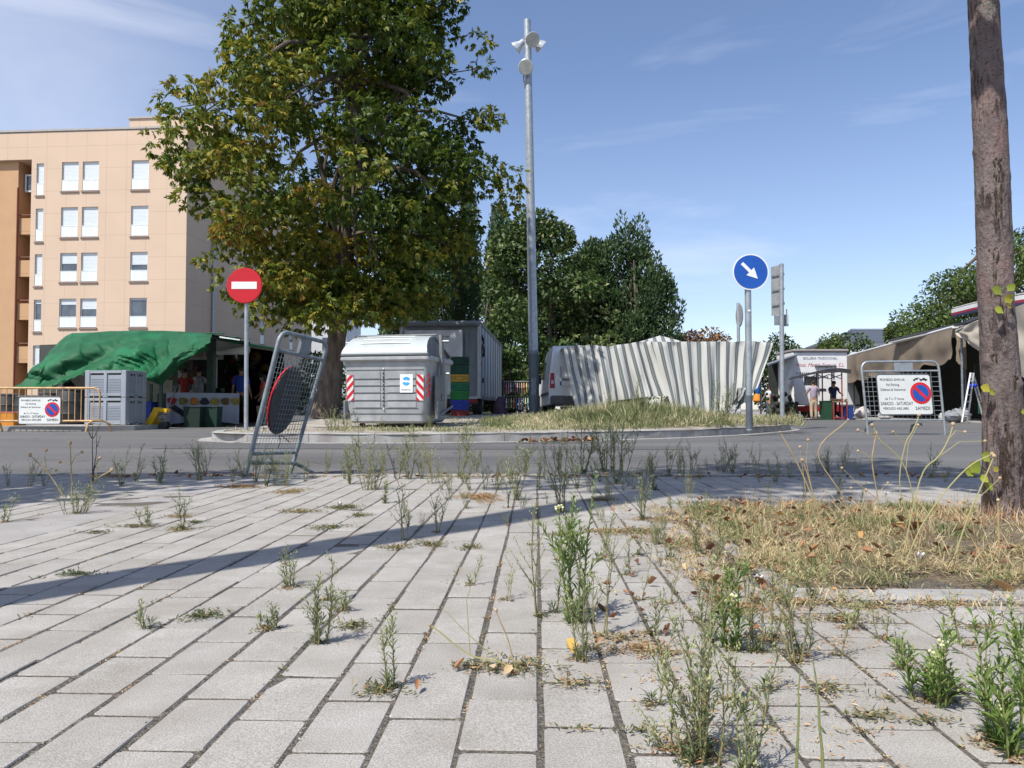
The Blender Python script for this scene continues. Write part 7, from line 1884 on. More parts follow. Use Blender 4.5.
def ladder():
    Y = 24.5; b = thing('step_ladder', 'open aluminium step ladder with blue joints beside the street tree', 'ladder', (PX(975, Y), Y, -.01)); z = -.01
    MA = mat('aluminium', (.60, .62, .63), (.5, .52, .53), metal=.5, rough=.35); T0 = pt(972, 373, Y)
    def leg(px, yy, dx=0): return Vector((PX(px, yy), yy, z))
    rails = {'front_rail': ((leg(961.5, Y - .35), T0 + Vector((-.07, -.05, 0))), (leg(967, Y + .05), T0 + Vector((.06, .0, 0)))), 'rear_rail': ((leg(984, Y + .3), T0 + Vector((.0, .05, 0))), (leg(988, Y + .75), T0 + Vector((.12, .15, 0))))}
    for nm, prs in rails.items():
        for a, c in prs: m = MB(); m.tube([a, c], .03, 4); m.build(nm, MA, b)
        m = MB()
        for k in range(1, 7): f = k / 7.2; m.tube([prs[0][0].lerp(prs[0][1], f), prs[1][0].lerp(prs[1][1], f)], .018, 4)
        m.build('rungs', MA, b)
    for c in (T0 + Vector((-.14, -.1, -.42)), T0 + Vector((.10, .02, -.40))): m = MB(); m.ball(c, .07, 8, 6); m.build('hinge', mat('blue plastic', (.01, .04, .50)), b, smooth=True)
ladder()
def bags():
    random.seed(17)
    for k, (px, Y, r_, c, lab) in enumerate(((952, 25.2, .22, (.30, .32, .34), 'grey plastic bag on the ground nearest the barrier panel'), (960, 25.6, .26, (.36, .38, .40), 'pale grey plastic bag, the tallest heap by the ladder foot'), (945, 26.4, .18, (.55, .54, .50), 'white plastic bag lying behind the mesh barrier'), (885, 30.5, .24, (.62, .60, .58), 'white plastic sack lying left of the mesh barrier'), (862, 36, .30, (.60, .56, .56), 'pale sack beside the white van'))):
        x = PX(px, Y); b = MB(); n = 14; mm = 9; vs = []
        for i in range(mm + 1):
            th = math.pi * i / mm
            for q in range(n):
                a = 2 * math.pi * q / n; rr = r_ * (math.sin(th) ** .7) * (1 + .3 * vnoise(math.cos(a) * 2 + k * 5, math.sin(a) * 2, th * 2)); zz = r_ * .95 * (1 + math.cos(th)) * (1 + .5 * max(0, vnoise(a + k, th * 3, k)) * (th < 1)) ; vs.append((x + math.cos(a) * rr * 1.2, Y + math.sin(a) * rr, -.014 + zz * .8))
        b.add(vs, [(i * n + q, (i + 1) * n + q, (i + 1) * n + (q + 1) % n, i * n + (q + 1) % n) for i in range(mm) for q in range(n)])
        o = b.build('plastic_bag', mat('bag %d' % k, c, tuple(q * .8 for q in c), scale=8, rough=.35, transl=.2), smooth=True); tag(o, lab, 'bag')
bags()
# ================================================================== plants in the joints of the paving
G_WEED = tint_mat('grey green weed', [(0, (.075, .105, .045)), (.5, (.15, .19, .085)), (1, (.29, .32, .18))], transl=.3, rough=.7)
G_FRESH = tint_mat('fresh green weed', [(0, (.06, .115, .022)), (.5, (.12, .20, .04)), (1, (.24, .32, .09))], transl=.3, rough=.6)
G_DRY = tint_mat('dry straw', [(0, (.28, .20, .11)), (.45, (.50, .39, .23)), (.75, (.66, .55, .36)), (1, (.50, .28, .14))], transl=.25, rough=.8)
G_MIX = tint_mat('half dry ground cover', [(0, (.05, .075, .028)), (.35, (.11, .14, .055)), (.55, (.26, .22, .11)), (.8, (.46, .36, .20)), (1, (.40, .20, .10))], transl=.2, rough=.8)
G_OLIVE = tint_mat('olive meadow grass', [(0, (.08, .12, .04)), (.4, (.17, .21, .08)), (.65, (.40, .38, .21)), (1, (.62, .54, .36))], transl=.3, rough=.8)
M_STEM = mat('weed stem', (.20, .21, .09), (.26, .20, .10), scale=40, rough=.7); M_DSTEM = mat('dry stem', (.42, .33, .17), (.30, .22, .11), scale=30, rough=.8); M_GSTEM = mat('green stem', (.15, .20, .06), (.22, .22, .08), scale=40)
M_BUD = mat('pale bud', (.24, .30, .11), (.42, .42, .22), scale=60, rough=.8); M_FLOW = mat('cream flower head', (.68, .66, .42), (.55, .58, .28), scale=60, rough=.9); M_SEED = mat('seed head', (.50, .38, .23), (.30, .20, .11), scale=90, rough=.9)
M_DARKS = mat('dark dry stem', (.07, .08, .05), (.05, .04, .03), scale=30)

class Leaves:
    def __init__(s): s.P = []; s.D = []; s.N = []; s.L = []; s.W = []; s.T = []
    def add(s, p, d, n, l, w_, t): s.P.append(tuple(p)); s.D.append(tuple(d)); s.N.append(tuple(n)); s.L.append(l); s.W.append(w_); s.T.append(t)
    def build(s, name, m, parent):
        if not s.P: return
        D = unit(np.array(s.D)); V, F = leaf_quads(np.array(s.P), D, unit(np.array(s.N)), np.array(s.L), np.array(s.W), .1)
        return np_mesh(name, V, F, m, parent, tint=np.clip(s.T, 0, 1))

def weed(loc, H, label, kind='A', stems=3, spread=.25, group=None, seed=0, name='weed', fine=1.0, lean=(0, 0), cat='weed', lvs=1.0):
    """kinds: A leafy narrow-leaved, B sparse branching, F broad leafy, S bare thick stalks, D dark dry, C bushy"""
    rs = random.Random(seed); U = rs.uniform; loc = Vector(loc)
    b = thing(name, label, cat, loc, group=group)
    st = MB(); lv = Leaves(); bd = MB(); fl = MB()
    leafL = {'A': .020, 'B': .013, 'F': .025, 'S': .008, 'D': .011, 'C': .014}[kind] * fine; leafW = {'A': .0024, 'B': .0018, 'F': .0044, 'S': .0015, 'D': .0022, 'C': .0022}[kind] * fine
    dens = {'A': 300, 'B': 140, 'F': 230, 'S': 130, 'D': 80, 'C': 200}[kind] * lvs / max(.6, fine)
    r0 = {'A': .0018, 'B': .0017, 'F': .0022, 'S': .0024, 'D': .0022, 'C': .0012}[kind] * (.6 + H * 2.2) * fine ** .5
    def grow(p0, d0, h, r_, depth):
        pts = [p0]; d = d0.copy(); n = 7
        for i in range(n):
            d = (d + Vector((U(-.11, .11), U(-.11, .11), .08))).normalized(); pts.append(pts[-1] + d * h / n)
        st.tube(pts, [r_ * (1 - .75 * i / n) for i in range(n + 1)], 5, cap=False)
        m = max(3, int(h * dens)); ga = U(0, 6)
        for i in range(m):
            f = (i + .3) / m
            if kind == 'B' and depth == 0 and f < .25: continue
            q = f * n; j = min(n - 1, int(q)); p = pts[j].lerp(pts[j + 1], q - j); ax = (pts[j + 1] - pts[j]).normalized()
            ga += 2.4; side = ax.orthogonal().normalized(); sd = (Matrix.Rotation(ga, 3, ax) @ side)
            up = U(.8, 1.9) if kind in 'AFC' else U(.6, 1.4); dd = (sd + ax * up).normalized(); ll = leafL * U(.6, 1.25) * (1.15 - .65 * f) * (1.3 if kind == 'F' and f < .5 else 1)
            lv.add(p, dd, ax - sd * .3, ll, leafW * U(.7, 1.2), .5 + U(-.35, .35) + .25 * f)
        tip = pts[-1]
        if kind != 'S':
            nb = {'A': 3, 'B': 3, 'F': 3, 'D': 1, 'C': 2}[kind]
            for _ in range(nb):
                o = tip + Vector((U(-.006, .006), U(-.006, .006), U(-.008, .006))) * fine * 1.2; rr = U(.0009, .0017) * fine
                bd.ball(o, (rr, rr, rr * 1.35), 6, 4)
            if kind == 'F' and depth == 0 and rs.random() < .22:
                for _ in range(6): o = tip + Vector((U(-.007, .007), U(-.007, .007), U(0, .008))) * fine; fl.ball(o, (.0026 * fine, .0026 * fine, .0024 * fine), 6, 4)
        if depth < 1 and kind != 'S':
            for _ in range({'A': 3, 'B': 5, 'F': 3, 'D': 3, 'C': 3}[kind]):
                q = U(.35, .9) * n; j = min(n - 1, int(q)); p = pts[j]; ax = (pts[j + 1] - pts[j]).normalized(); a = U(0, 6.28)
                dd = (Vector((math.cos(a), math.sin(a), 0)) * U(.5, .9) + ax * .9).normalized(); grow(p, dd, h * U(.18, .38), r_ * .55, depth + 1)
    for k in range(stems):
        a = U(0, 6.28) if stems > 1 else 0; s_ = spread * U(.3, 1.0)
        d = Vector((math.cos(a) * s_ + lean[0], math.sin(a) * s_ + lean[1], 1)).normalized()
        grow(loc + Vector((math.cos(a), math.sin(a), 0)) * U(0, .006 + .012 * stems / 5) + Vector((0, 0, -.006)), d, H * (1 if k == 0 else U(.55, .95)), r0, 0)
    if kind in 'AF':
        for _ in range(14):
            a = U(0, 6.28); lv.add(loc + Vector((0, 0, U(0, .01))), (math.cos(a), math.sin(a), U(.3, 1.4)), (0, 0, 1), leafL * U(.8, 1.5), leafW * 1.3, U(.1, .6))
    st.build('stem', M_DARKS if kind == 'D' else (M_GSTEM if kind in 'FS' else M_STEM), b, recalc=False, smooth=True)
    lv.build('leaves', G_FRESH if kind in 'F' else (tint_mat('dark weed leaf', [(0, (.02, .03, .015)), (1, (.06, .085, .03))], transl=.15) if kind == 'D' else G_WEED), b)
    if bd.v: bd.build('buds', M_BUD, b, recalc=False, smooth=True)
    if fl.v: fl.build('flower_heads', M_FLOW, b, recalc=False, smooth=True)
    return b

W_ = [  # px, py (root), height px, kind, stems, spread, leanx, label
 (577, 622, 150, 'F', 5, .20, 0, 'tallest leafy weed with cream flower heads, centre of the paving'),
 (541, 616, 118, 'B', 2, .38, -.05, 'thin sparse weed leaning just left of the cream flowered weed'),
 (602, 636, 104, 'B', 3, .35, 0, 'bare stalked branching weed just right of the cream flowered weed'),
 (579, 660, 95, 'A', 3, .12, 0, 'grey green weed standing in front of the cream flowered weed, by the curled leaf'),
 (553, 612, 62, 'A', 1, .08, 0, 'short single stem between the thin weed and the cream flowered one'),
 (649, 634, 52, 'A', 2, .35, 0, 'two stemmed small weed right of the branching weed'),
 (318, 643, 70, 'A', 6, .30, 0, 'bushy grey green weed with one tall stem, left of centre'),
 (327, 600, 42, 'A', 1, .05, 0, 'single upright stem standing behind the bushy weed left of centre'),
 (388, 688, 76, 'A', 2, .16, 0, 'pair of straight feathery stems on a green mat, left foreground'),
 (287, 588, 44, 'A', 4, .45, -.1, 'spreading weed with curved stems beside the long shadow'),
 (268, 629, 30, 'A', 3, .3, 0, 'trio of stubby shoots in a joint left of the bushy weed'),
 (342, 610, 26, 'A', 2, .5, .2, 'tiny low forked weed right of the bushy weed'),
 (150, 628, 30, 'A', 2, .5, -.1, 'small blue green tuft in the left foreground joints'),
 (76, 513, 36, 'C', 16, .65, 0, 'round yellow green bush on the left of the paving'),
 (92, 482, 62, 'D', 2, .12, 0, 'blackish dry weed standing at the left road edge'),
 (160, 483, 34, 'A', 4, .4, 0, 'leafy weed at the kerb left of the leaning barrier'),
 (148, 526, 24, 'A', 3, .6, 0, 'small forked weed on pavers left of the leaning barrier'),
 (181, 530, 44, 'A', 2, .15, 0, 'slim weed left of the leaning barrier with a green tip'),
 (200, 480, 38, 'A', 3, .4, 0, 'spreading weed at the kerb next to the leaning barrier'),
 (4, 522, 30, 'A', 2, .5, .3, 'small weed cut by the left picture edge'),
 (406, 540, 58, 'B', 3, .3, 0, 'slim forked weed, left of the pair in the shadow band'),
 (436, 532, 48, 'B', 4, .4, 0, 'forked weed, right of the pair in the shadow band'),
 (385, 503, 24, 'A', 2, .15, 0, 'short weed standing just beyond the shadow band'),
 (507, 508, 30, 'D', 3, .4, 0, 'dark green weed right of the reddish ground mat'),
 (517, 500, 52, 'A', 4, .25, .05, 'bushy upright weed behind the dark green one'),
 (561, 512, 82, 'A', 5, .22, 0, 'tall bushy green weed beyond the cream flowered weed'),
 (577, 488, 45, 'A', 2, .2, 0, 'slim weed just right of the tall bushy one'),
 (641, 520, 46, 'A', 3, .3, 0, 'sparse weed right of centre at the edge of the dead leaves'),
 (638, 555, 28, 'A', 1, .2, 0, 'single shoot above the dry mat right of centre'),
 (655, 490, 40, 'A', 3, .3, 0, 'green weed near the kerb right of centre'),
 (700, 556, 42, 'A', 4, .3, 0, 'grey green weed growing out of dead leaves left of the tree pit'),
 (668, 560, 34, 'A', 3, .4, 0, 'low weed left of the dead leaves'),
 (733, 650, 92, 'F', 4, .22, 0, 'bright green leafy weed in front of the tree pit corner'),
 (715, 640, 60, 'A', 4, .45, -.1, 'grey weed hugging the left side of the bright leafy weed'),
 (757, 652, 78, 'A', 3, .3, .05, 'grey weed hugging the right side of the bright leafy weed'),
 (796, 662, 118, 'B', 4, .42, 0, 'wide branching weed between the leafy weed and the pit kerb'),
 (800, 655, 70, 'A', 3, .4, .1, 'dense grey weed at the foot of the wide branching one'),
 (691, 762, 205, 'A', 4, .22, 0, 'large pale grey weed at the bottom edge, tallest in front'),
 (705, 758, 120, 'A', 5, .45, 0, 'spreading grey weed at the bottom edge right of the tallest'),
 (742, 778, 100, 'A', 5, .25, 0, 'stubby grey green weed at the bottom edge'),
 (672, 750, 60, 'B', 3, .6, -.2, 'thin wiry weed at the bottom edge, left of the tallest'),
 (793, 812, 150, 'S', 1, .02, -.06, 'bare green stalk at the bottom edge, left of two'),
 (817, 812, 155, 'S', 1, .02, .04, 'bare green stalk at the bottom edge, right of two'),
 (930, 702, 74, 'F', 7, .30, 0, 'compact rosette of fresh green stems in the right foreground'),
 (948, 700, 34, 'F', 4, .7, .1, 'low green sprout beside the compact rosette'),
 (1012, 756, 150, 'F', 5, .28, -.05, 'tall fresh green weed in the bottom right corner'),
 (996, 745, 70, 'F', 4, .5, -.1, 'low fresh green weed in the bottom right corner'),
 (988, 735, 140, 'B', 1, .05, -.18, 'thin leaning stem with a flower head, bottom right'),
 (967, 645, 60, 'B', 2, .2, 0, 'thin weed with pale tips beyond the compact rosette'),
 (1022, 690, 90, 'F', 2, .2, 0, 'flowering weed touching the right picture edge'),
 (850, 628, 40, 'B', 4, .6, 0, 'wiry dark sprig at the front kerb of the tree pit'),
 (905, 590, 28, 'D', 3, .6, 0, 'dark sprig at the front edge of the tree pit'),
]
DIRT = []; random.seed(41)
PALE = [(700, 622, 55), (668, 604, 62), (716, 566, 50), (746, 604, 60), (772, 640, 78), (694, 690, 95), (652, 705, 58), (728, 700, 66), (765, 690, 50), (838, 655, 48), (812, 600, 52), (886, 640, 44), (902, 668, 40), (640, 600, 40), (626, 575, 36), (505, 600, 40), (470, 585, 30), (560, 560, 48), (598, 560, 50), (530, 545, 40)]
for i, (px, py, h) in enumerate(PALE):
    p = gp(px, py); DIRT.append((p.x, p.y, -.001, .03, .02, 50, .6, .9))
    weed(p, h / 768 * p.y, 'thin pale weed standing among the larger ones on the right half of the paving', 'AB'[i % 2], random.randint(1, 3), random.uniform(.1, .45), group='thin pale weeds between the larger ones', seed=900 + i, fine=.9 if p.y < 2 else 1.1, lvs=.8)
for i, (px, py, h, kd, ns, sp, ln, lab) in enumerate(W_):
    p = gp(px, py, 0.0); H = h / 768 * p.y; fine = 1.0 if p.y < 2.2 else (1.25 if p.y < 3.2 else 1.6)
    DIRT.append((p.x, p.y, -.001, random.uniform(.012, .04), random.uniform(.01, .03), random.uniform(20, 90), random.uniform(.3, .85), .9))
    weed(p, H, lab, kd, ns, sp, seed=100 + i, fine=fine, lean=(ln, 0), name='bush' if kd == 'C' else 'weed')
# the ragged row along the road edge: prototypes, then copies of each with its parts
random.seed(77)
protos = []
spots = []
for px in np.linspace(322, 745, 48):
    spots.append((px + random.uniform(-5, 5), random.choice([471, 473, 475, 477, 479, 484, 490]), random.uniform(18, 46) * (1.35 if 340 < px < 470 or 570 < px < 640 else .9)))
for px in (8, 30, 44, 122, 135, 205, 232, 244, 256, 266, 274, 282, 305, 760, 776, 790, 818, 828, 842, 856, 930, 945): spots.append((px, random.choice([474, 478, 482, 486]), random.uniform(16, 40)))
for k in range(34): spots.append((random.uniform(600, 905), random.uniform(490, 600), random.uniform(14, 30)))
for k in range(16): spots.append((random.uniform(400, 640), random.uniform(484, 530), random.uniform(12, 26)))
for px, py in ((640, 500), (672, 512), (690, 498), (712, 520), (660, 530), (735, 540), (770, 505), (810, 520), (860, 505), (655, 545), (612, 505), (600, 482), (450, 500), (470, 490)): spots.append((px, py, random.uniform(16, 34)))
GL = 'weeds in the ragged row along the far edge of the paving'
for i, (px, py, h) in enumerate(spots):
    p = gp(px, py, 0.0 if py > 476 else -.003); H = h / 768 * p.y
    if i < 9:
        o = weed((0, 0, 0), .22, 'green weed in the ragged row growing along the road edge of the paving', 'ABAAACABD'[i], [4, 3, 3, 5, 2, 9, 4, 6, 3][i], [.25, .35, .3, .3, .15, .5, .4, .35, .3][i], group=GL, seed=500 + i, fine=1.25)
        protos.append(o)
    else:
        o = copy_tree(protos[random.randrange(8)])
    o.location = p; s_ = H / .22; o.scale = (s_, s_, s_); o.rotation_euler = (random.uniform(-.16, .16), random.uniform(-.16, .16), random.uniform(0, 6.28))
    if py > 486: o['label'] = 'small weed scattered over the middle of the paving'; o['group'] = 'small weeds scattered over the paving'

# dry stalks with round seed heads over the tree pit and at the left
def seed_stalk(base, pts, label, r_=.0013, head=.005, sub=(), name='dry_stalk', m=None):
    b = thing(name, label, 'dry plant', base); st = MB(); hd = MB(); P = [Vector(base)] + [Vector(q) for q in pts]; P0 = P
    if len(P) > 2:      # round the bends
        Q = [P[0] * 2 - P[1]] + P + [P[-1] * 2 - P[-2]]; P = []
        for i in range(1, len(Q) - 2):
            for k in range(5):
                t = k / 5; a, c, d, e = Q[i - 1:i + 3]; P.append(.5 * ((2 * c) + (d - a) * t + (2 * a - 5 * c + 4 * d - e) * t * t + (3 * c - a - 3 * d + e) * t ** 3) + Vector((vnoise(i + t, base[0], 1), 0, vnoise(i + t, 3, base[0]))) * .003)
        P.append(P0[-1])
    st.tube(P, [r_ * 1.3] * (len(P) - 1) + [r_ * .7], 5, cap=False); hd.ball(P[-1], (head, head, head * 1.1), 8, 6)
    for (i, q) in sub:
        q = Vector(q); mid = P0[i].lerp(q, .5) + Vector((0, 0, .01)) + (q - P0[i]).cross(Vector((0, 1, 0))) * .08; st.tube([P0[i], mid, q], [r_ * .8, r_ * .7, r_ * .5], 5, cap=False); hd.ball(q, (head * .85,) * 3, 8, 6)
    st.build('stem', m or M_DSTEM, b, recalc=False, smooth=True); hd.build('seed_head', M_SEED, b, recalc=False, smooth=True)
Yp = 2.15
q = lambda px, py, Y=Yp: pt(px, py, Y)
gq = lambda px, Y=Yp: Vector((PX(px, Y), Y, .01))
MOL = mat('olive stem', (.30, .30, .12), (.38, .33, .16), scale=30)
seed_stalk(gq(920), [q(906, 470), q(880, 440), q(872, 425), q(921, 418)][:3] , 'dry stalk with three seed heads just left of the tree trunk', sub=((1, q(918, 425)), (2, q(858, 430))), m=MOL)
seed_stalk(gq(898, 2.0), [q(920, 480, 2.0), q(937, 458, 2.0), q(948, 440, 2.0), q(953, 424, 2.0)], 'dry stalk curving right with a seed head at barrier foot height', sub=((2, q(985, 441, 2.0)), (3, q(965, 432, 2.0))), m=MOL)
seed_stalk(gq(915, 2.3), [q(900, 490, 2.3), q(905, 445, 2.3), q(912, 432, 2.3), q(919, 415, 2.3)], 'tallest dry stalk, its head overlapping the mesh barrier', sub=((2, q(893, 432, 2.3)),), m=MOL)
seed_stalk(gq(880, 2.2), [q(878, 500, 2.2), q(872, 460, 2.2), q(874, 445, 2.2), q(876, 433, 2.2)], 'upright dry stalk left of the barrier foot', sub=((1, q(842, 468, 2.2)), (2, q(858, 451, 2.2))))
seed_stalk(gq(835, 2.1), [q(826, 540, 2.1), q(812, 490, 2.1), q(802, 460, 2.1)], 'reddish dry stalk leaning left over the tree pit', sub=((1, q(800, 447, 2.1)), (2, q(808, 440, 2.1))))
seed_stalk(gq(842, 1.95), [q(830, 540, 1.95), q(805, 480, 1.95), q(780, 432, 1.95)], 'long thin dry stem slanting up left from the tree pit', head=.003)
seed_stalk(gq(860, 2.2), [q(845, 500, 2.2), q(818, 452, 2.2), q(848, 420, 2.2)], 'dry stem crossing towards the blue sign post', head=.004)
seed_stalk(gq(945, 1.9), [q(960, 540, 1.9), q(975, 500, 1.9), q(994, 456, 1.9)], 'dry stem crossing the trunk of the street tree', sub=((1, q(1000, 478, 1.9)),), m=MOL)
seed_stalk(gq(900, 1.95), [q(925, 520, 1.95), q(965, 470, 1.95), q(992, 454, 1.95)], 'pale stem with a seed head in front of the trunk', m=MOL)
seed_stalk(gq(870, 2.35), [q(868, 520, 2.35), q(866, 490, 2.35)], 'short stalk with a round head in the middle of the pit', sub=((1, q(888, 483, 2.35)), (1, q(851, 488, 2.35))))
seed_stalk(gq(1005, 1.9), [q(1000, 560, 1.9), q(998, 500, 1.9)], 'straight straw coloured stalk in front of the trunk foot', head=.004)
for (px, py, tips, lab) in ((64, 497, ((30, 455), (46, 450), (56, 470)), 'dry forked stalks with pale heads at the left kerb, leaning left'), (72, 497, ((70, 443), (82, 452), (60, 462)), 'dry forked stalks with pale heads at the left kerb, upright'), (80, 497, ((112, 470), (100, 458), (90, 476)), 'dry forked stalks with pale heads at the left kerb, leaning right')):
    p = gp(px, py); T = [pt(a, c, p.y) for a, c in tips]; seed_stalk(p, [p.lerp(T[0], .5) + Vector((0, 0, .02)), T[0]], lab, r_=.0022, head=.009, sub=((1, T[1]), (1, T[2])))
p = gp(522, 672); seed_stalk(p, [pt(500, 662, p.y), pt(470, 655, p.y), pt(449, 640, p.y), pt(430, 625, p.y)], 'wiry olive stem leaning left over the straw heap in front', r_=.0010, head=.002, sub=((2, pt(478, 560, p.y)), (1, pt(440, 605, p.y))), m=MOL)
p = gp(518, 675); seed_stalk(p, [pt(508, 640, p.y), pt(496, 610, p.y), pt(488, 652, p.y)][:2], 'thin stem with a pink thistle bud over the straw heap', r_=.0008, head=.003)

# ---- ground hugging mats, straw and grass: nobody could count them
def scatter_blades(name, pts, n_mult, L, W, m, label_kind='stuff', up=.4, tint=(.5, .25), flat=False):
    """pts: (x, y, z, radius x, radius y, count, tint, height factor)"""
    Ps = []; Ds = []; Ns = []; Ls = []; Ws = []; Ts = []
    for (x, y, z, rx, ry, n, tt, hf) in pts:
        n = max(1, int(n * n_mult)); a = rng.random(n) * 2 * math.pi; ph = rng.random(3) * 6.28; r_ = rng.random(n) ** .85 * (.85 + .3 * np.sin(2 * a + ph[0]) + .28 * np.sin(3 * a + ph[1]) + .2 * np.sin(7 * a + ph[2]))
        P = np.stack([x + np.cos(a) * r_ * rx, y + np.sin(a) * r_ * ry, z + rng.random(n) * .004 * hf], 1)
        D = unit(np.stack([rng.normal(0, 1, n), rng.normal(0, 1, n), np.abs(rng.normal(up, up * .8 + .05, n))], 1)); N = unit(np.stack([rng.normal(0, .4, n), rng.normal(0, .4, n), np.ones(n)], 1))
        Ps.append(P); Ds.append(D); Ns.append(N); Ls.append(L * rng.uniform(.5, 1.5, n) * hf); Ws.append(W * rng.uniform(.6, 1.3, n)); Ts.append(tt + rng.normal(0, tint[1], n))
    V, F = leaf_quads(np.concatenate(Ps), np.concatenate(Ds), np.concatenate(Ns), np.concatenate(Ls), np.concatenate(Ws), .08)
    o = np_mesh(name, V, F, m, tint=np.clip(np.concatenate(Ts), 0, 1)); o['kind'] = 'stuff'; return o
def md(px, py, wpx, hpx, tt=.4, dens=1.0, hf=1.0, z=.001):
    p = gp(px, py); rx = wpx / 2 / 768 * p.y; ry = (gp(px, py - hpx / 2).y - gp(px, py + hpx / 2).y) / 2
    return (p.x, p.y, z, rx, ry, max(10, rx * ry * 90000 * dens), tt, hf)
mats_ = [md(202, 617, 62, 13, .3), md(75, 575, 55, 6, .15), md(352, 627, 45, 16, .35), md(378, 693, 70, 14, .5), md(515, 668, 120, 22, .5), md(590, 650, 90, 10, .55, .6), md(472, 668, 70, 16, .6, .7), md(620, 640, 80, 14, .65, .8), md(640, 650, 90, 16, .75, .9), md(575, 685, 90, 14, .6, .7), md(600, 500, 40, 5, .5), md(395, 548, 40, 7, .5), md(430, 545, 40, 8, .4), md(470, 548, 36, 5, .4), md(480, 498, 50, 10, .85, 1.2), md(330, 528, 50, 6, .35), md(300, 512, 46, 5, .6), md(345, 508, 50, 5, .35), md(290, 492, 40, 5, .7), md(240, 487, 60, 4, .85), md(180, 530, 40, 5, .5), md(195, 523, 22, 4, .2), md(135, 527, 50, 4, .4), md(180, 517, 40, 3, .8), md(95, 533, 40, 3, .3), md(360, 516, 30, 4, .4), md(560, 535, 40, 5, .5), md(610, 532, 70, 7, .7, 1.1), md(640, 532, 60, 8, .6), md(680, 545, 90, 20, .75, .8), md(700, 580, 60, 30, .8, .6), md(720, 600, 60, 24, .8, .7), md(660, 520, 50, 8, .7), md(705, 520, 60, 14, .8, .9), md(670, 655, 70, 14, .7, .8), md(750, 610, 90, 16, .75, .9), md(760, 640, 60, 14, .7, .7), md(700, 745, 110, 22, .7, .9), md(660, 748, 70, 12, .5, .8), md(640, 733, 50, 6, .45, 1.3), md(580, 731, 46, 6, .5, 1.2), md(840, 620, 110, 14, .5, .9), md(870, 608, 90, 10, .65, .9), md(800, 603, 90, 12, .75, .9), md(940, 605, 120, 10, .75, .8), md(870, 718, 90, 11, .45, 1.1), md(930, 722, 60, 10, .5, 1), md(830, 690, 80, 12, .55, .9), md(960, 692, 60, 10, .5, .9), md(935, 702, 50, 12, .7, .9), md(980, 628, 90, 8, .7, .7), md(1000, 745, 60, 20, .5, .8), md(780, 620, 50, 8, .7, .8), md(860, 735, 60, 6, .6), md(890, 700, 40, 6, .6)]
random.seed(55)
for k in range(70): mats_.append((random.uniform(-3, 3), 4.72 + random.uniform(-.1, .06), -.002, random.uniform(.05, .22), .04, random.uniform(40, 160), random.uniform(.2, .9), 1.3))
for k in range(240):      # little tufts that follow the joints
    x_ = random.uniform(-7, 7) if random.random() < .35 else random.gauss(1.0, 1.4); y_ = random.uniform(1.2, 4.7); u_, v_ = to_uv(Vector((x_, y_, 0)))
    u_ = round((u_ - .0068) / .1017) * .1017 + .0068; p = uv(u_, v_)
    mats_.append((p.x, p.y, -.004, random.uniform(.008, .03), random.uniform(.03, .12), random.uniform(12, 60), random.uniform(.2, .85), .8))
mats_ += DIRT
scatter_blades('ground_cover', mats_, 1.0, .012, .0028, G_MIX, up=.25)
# debris in the joints: straw and dry crumbs all along
jl = []
for k in range(420):
    x_ = random.uniform(-3.2, 3.4); y_ = random.uniform(.75, 4.6); u_, v_ = to_uv(Vector((x_, y_, 0))); u_ = round((u_ - .0068) / .1017) * .1017 + .0068; p = uv(u_, v_); jl.append((p.x, p.y, -.002, .004, .05, 14, random.uniform(.3, 1), .6))
for k in range(90):
    p = gp(random.uniform(640, 900), random.uniform(530, 768)); jl.append((p.x, p.y, .0, .05, .04, 14, random.uniform(.55, 1), .9))
scatter_blades('dry_litter', jl, 1.0, .011, .0022, G_DRY, up=.12)
cr_ = []
for k in range(900):
    x_ = random.uniform(-3.0, 3.4); y_ = .7 + 3.9 * random.random() ** 1.4; u_, v_ = to_uv(Vector((x_, y_, 0))); u_ = round((u_ - .0068) / .1017) * .1017 + .0068; p = uv(u_, v_); cr_.append((p.x, p.y, -.001, .010, .05, 12, random.uniform(.1, .9), .5))
scatter_blades('gravel', cr_, 1.0, .0042, .0034, tint_mat('grit crumbs', [(0, (.10, .08, .06)), (.5, (.24, .21, .17)), (1, (.46, .43, .37))], transl=0, rough=.95), up=.3, tint=(.5, .3))
# dry grass of the tree pit
u0, u1, v0, v1 = PIT; gr = []
for k in range(620):
    p = uv(random.uniform(u0 - .02, u1), random.uniform(v0, v1)); g_ = vnoise(p.x * 2.5, p.y * 2.5, 3); gr.append((p.x, p.y, .012, .08, .08, 110, .60 - 1.1 * max(0, g_ + .05), 1.0))
for k in range(130):
    p = uv(u0 - .06 + random.gauss(0, .10), random.uniform(v0 - .1, v1)); gr.append((p.x, p.y, .004, .05, .05, 28, .75, .8))
for k in range(90):
    p = uv(random.uniform(u0 - .1, u1), v0 - .10 + random.gauss(0, .03)); gr.append((p.x, p.y, .002, .04, .03, 26, .7, .7))
scatter_blades('grass', gr, 1.0, .034, .0024, tint_mat('pit grass', [(0, (.08, .13, .04)), (.3, (.19, .22, .08)), (.5, (.46, .38, .21)), (.8, (.66, .55, .34)), (1, (.56, .38, .22))], transl=.3, rough=.8), up=.55)
tall = []
for k in range(170):
    p = uv(random.uniform(u0 + .1, u1), random.uniform(v0 + .05, v1)); tall.append((p.x, p.y, .015, .03, .03, 7, random.uniform(.3, .9), 1.0))
for k in range(26): p = Vector((PX(random.uniform(960, 1040), 2.62), 2.62 + random.uniform(-.08, .12), 0)); tall.append((p.x, p.y, .01, .04, .03, 18, .85, .9))
scatter_blades('dry_grass', tall, 1.0, .075, .0022, G_DRY, up=1.6)
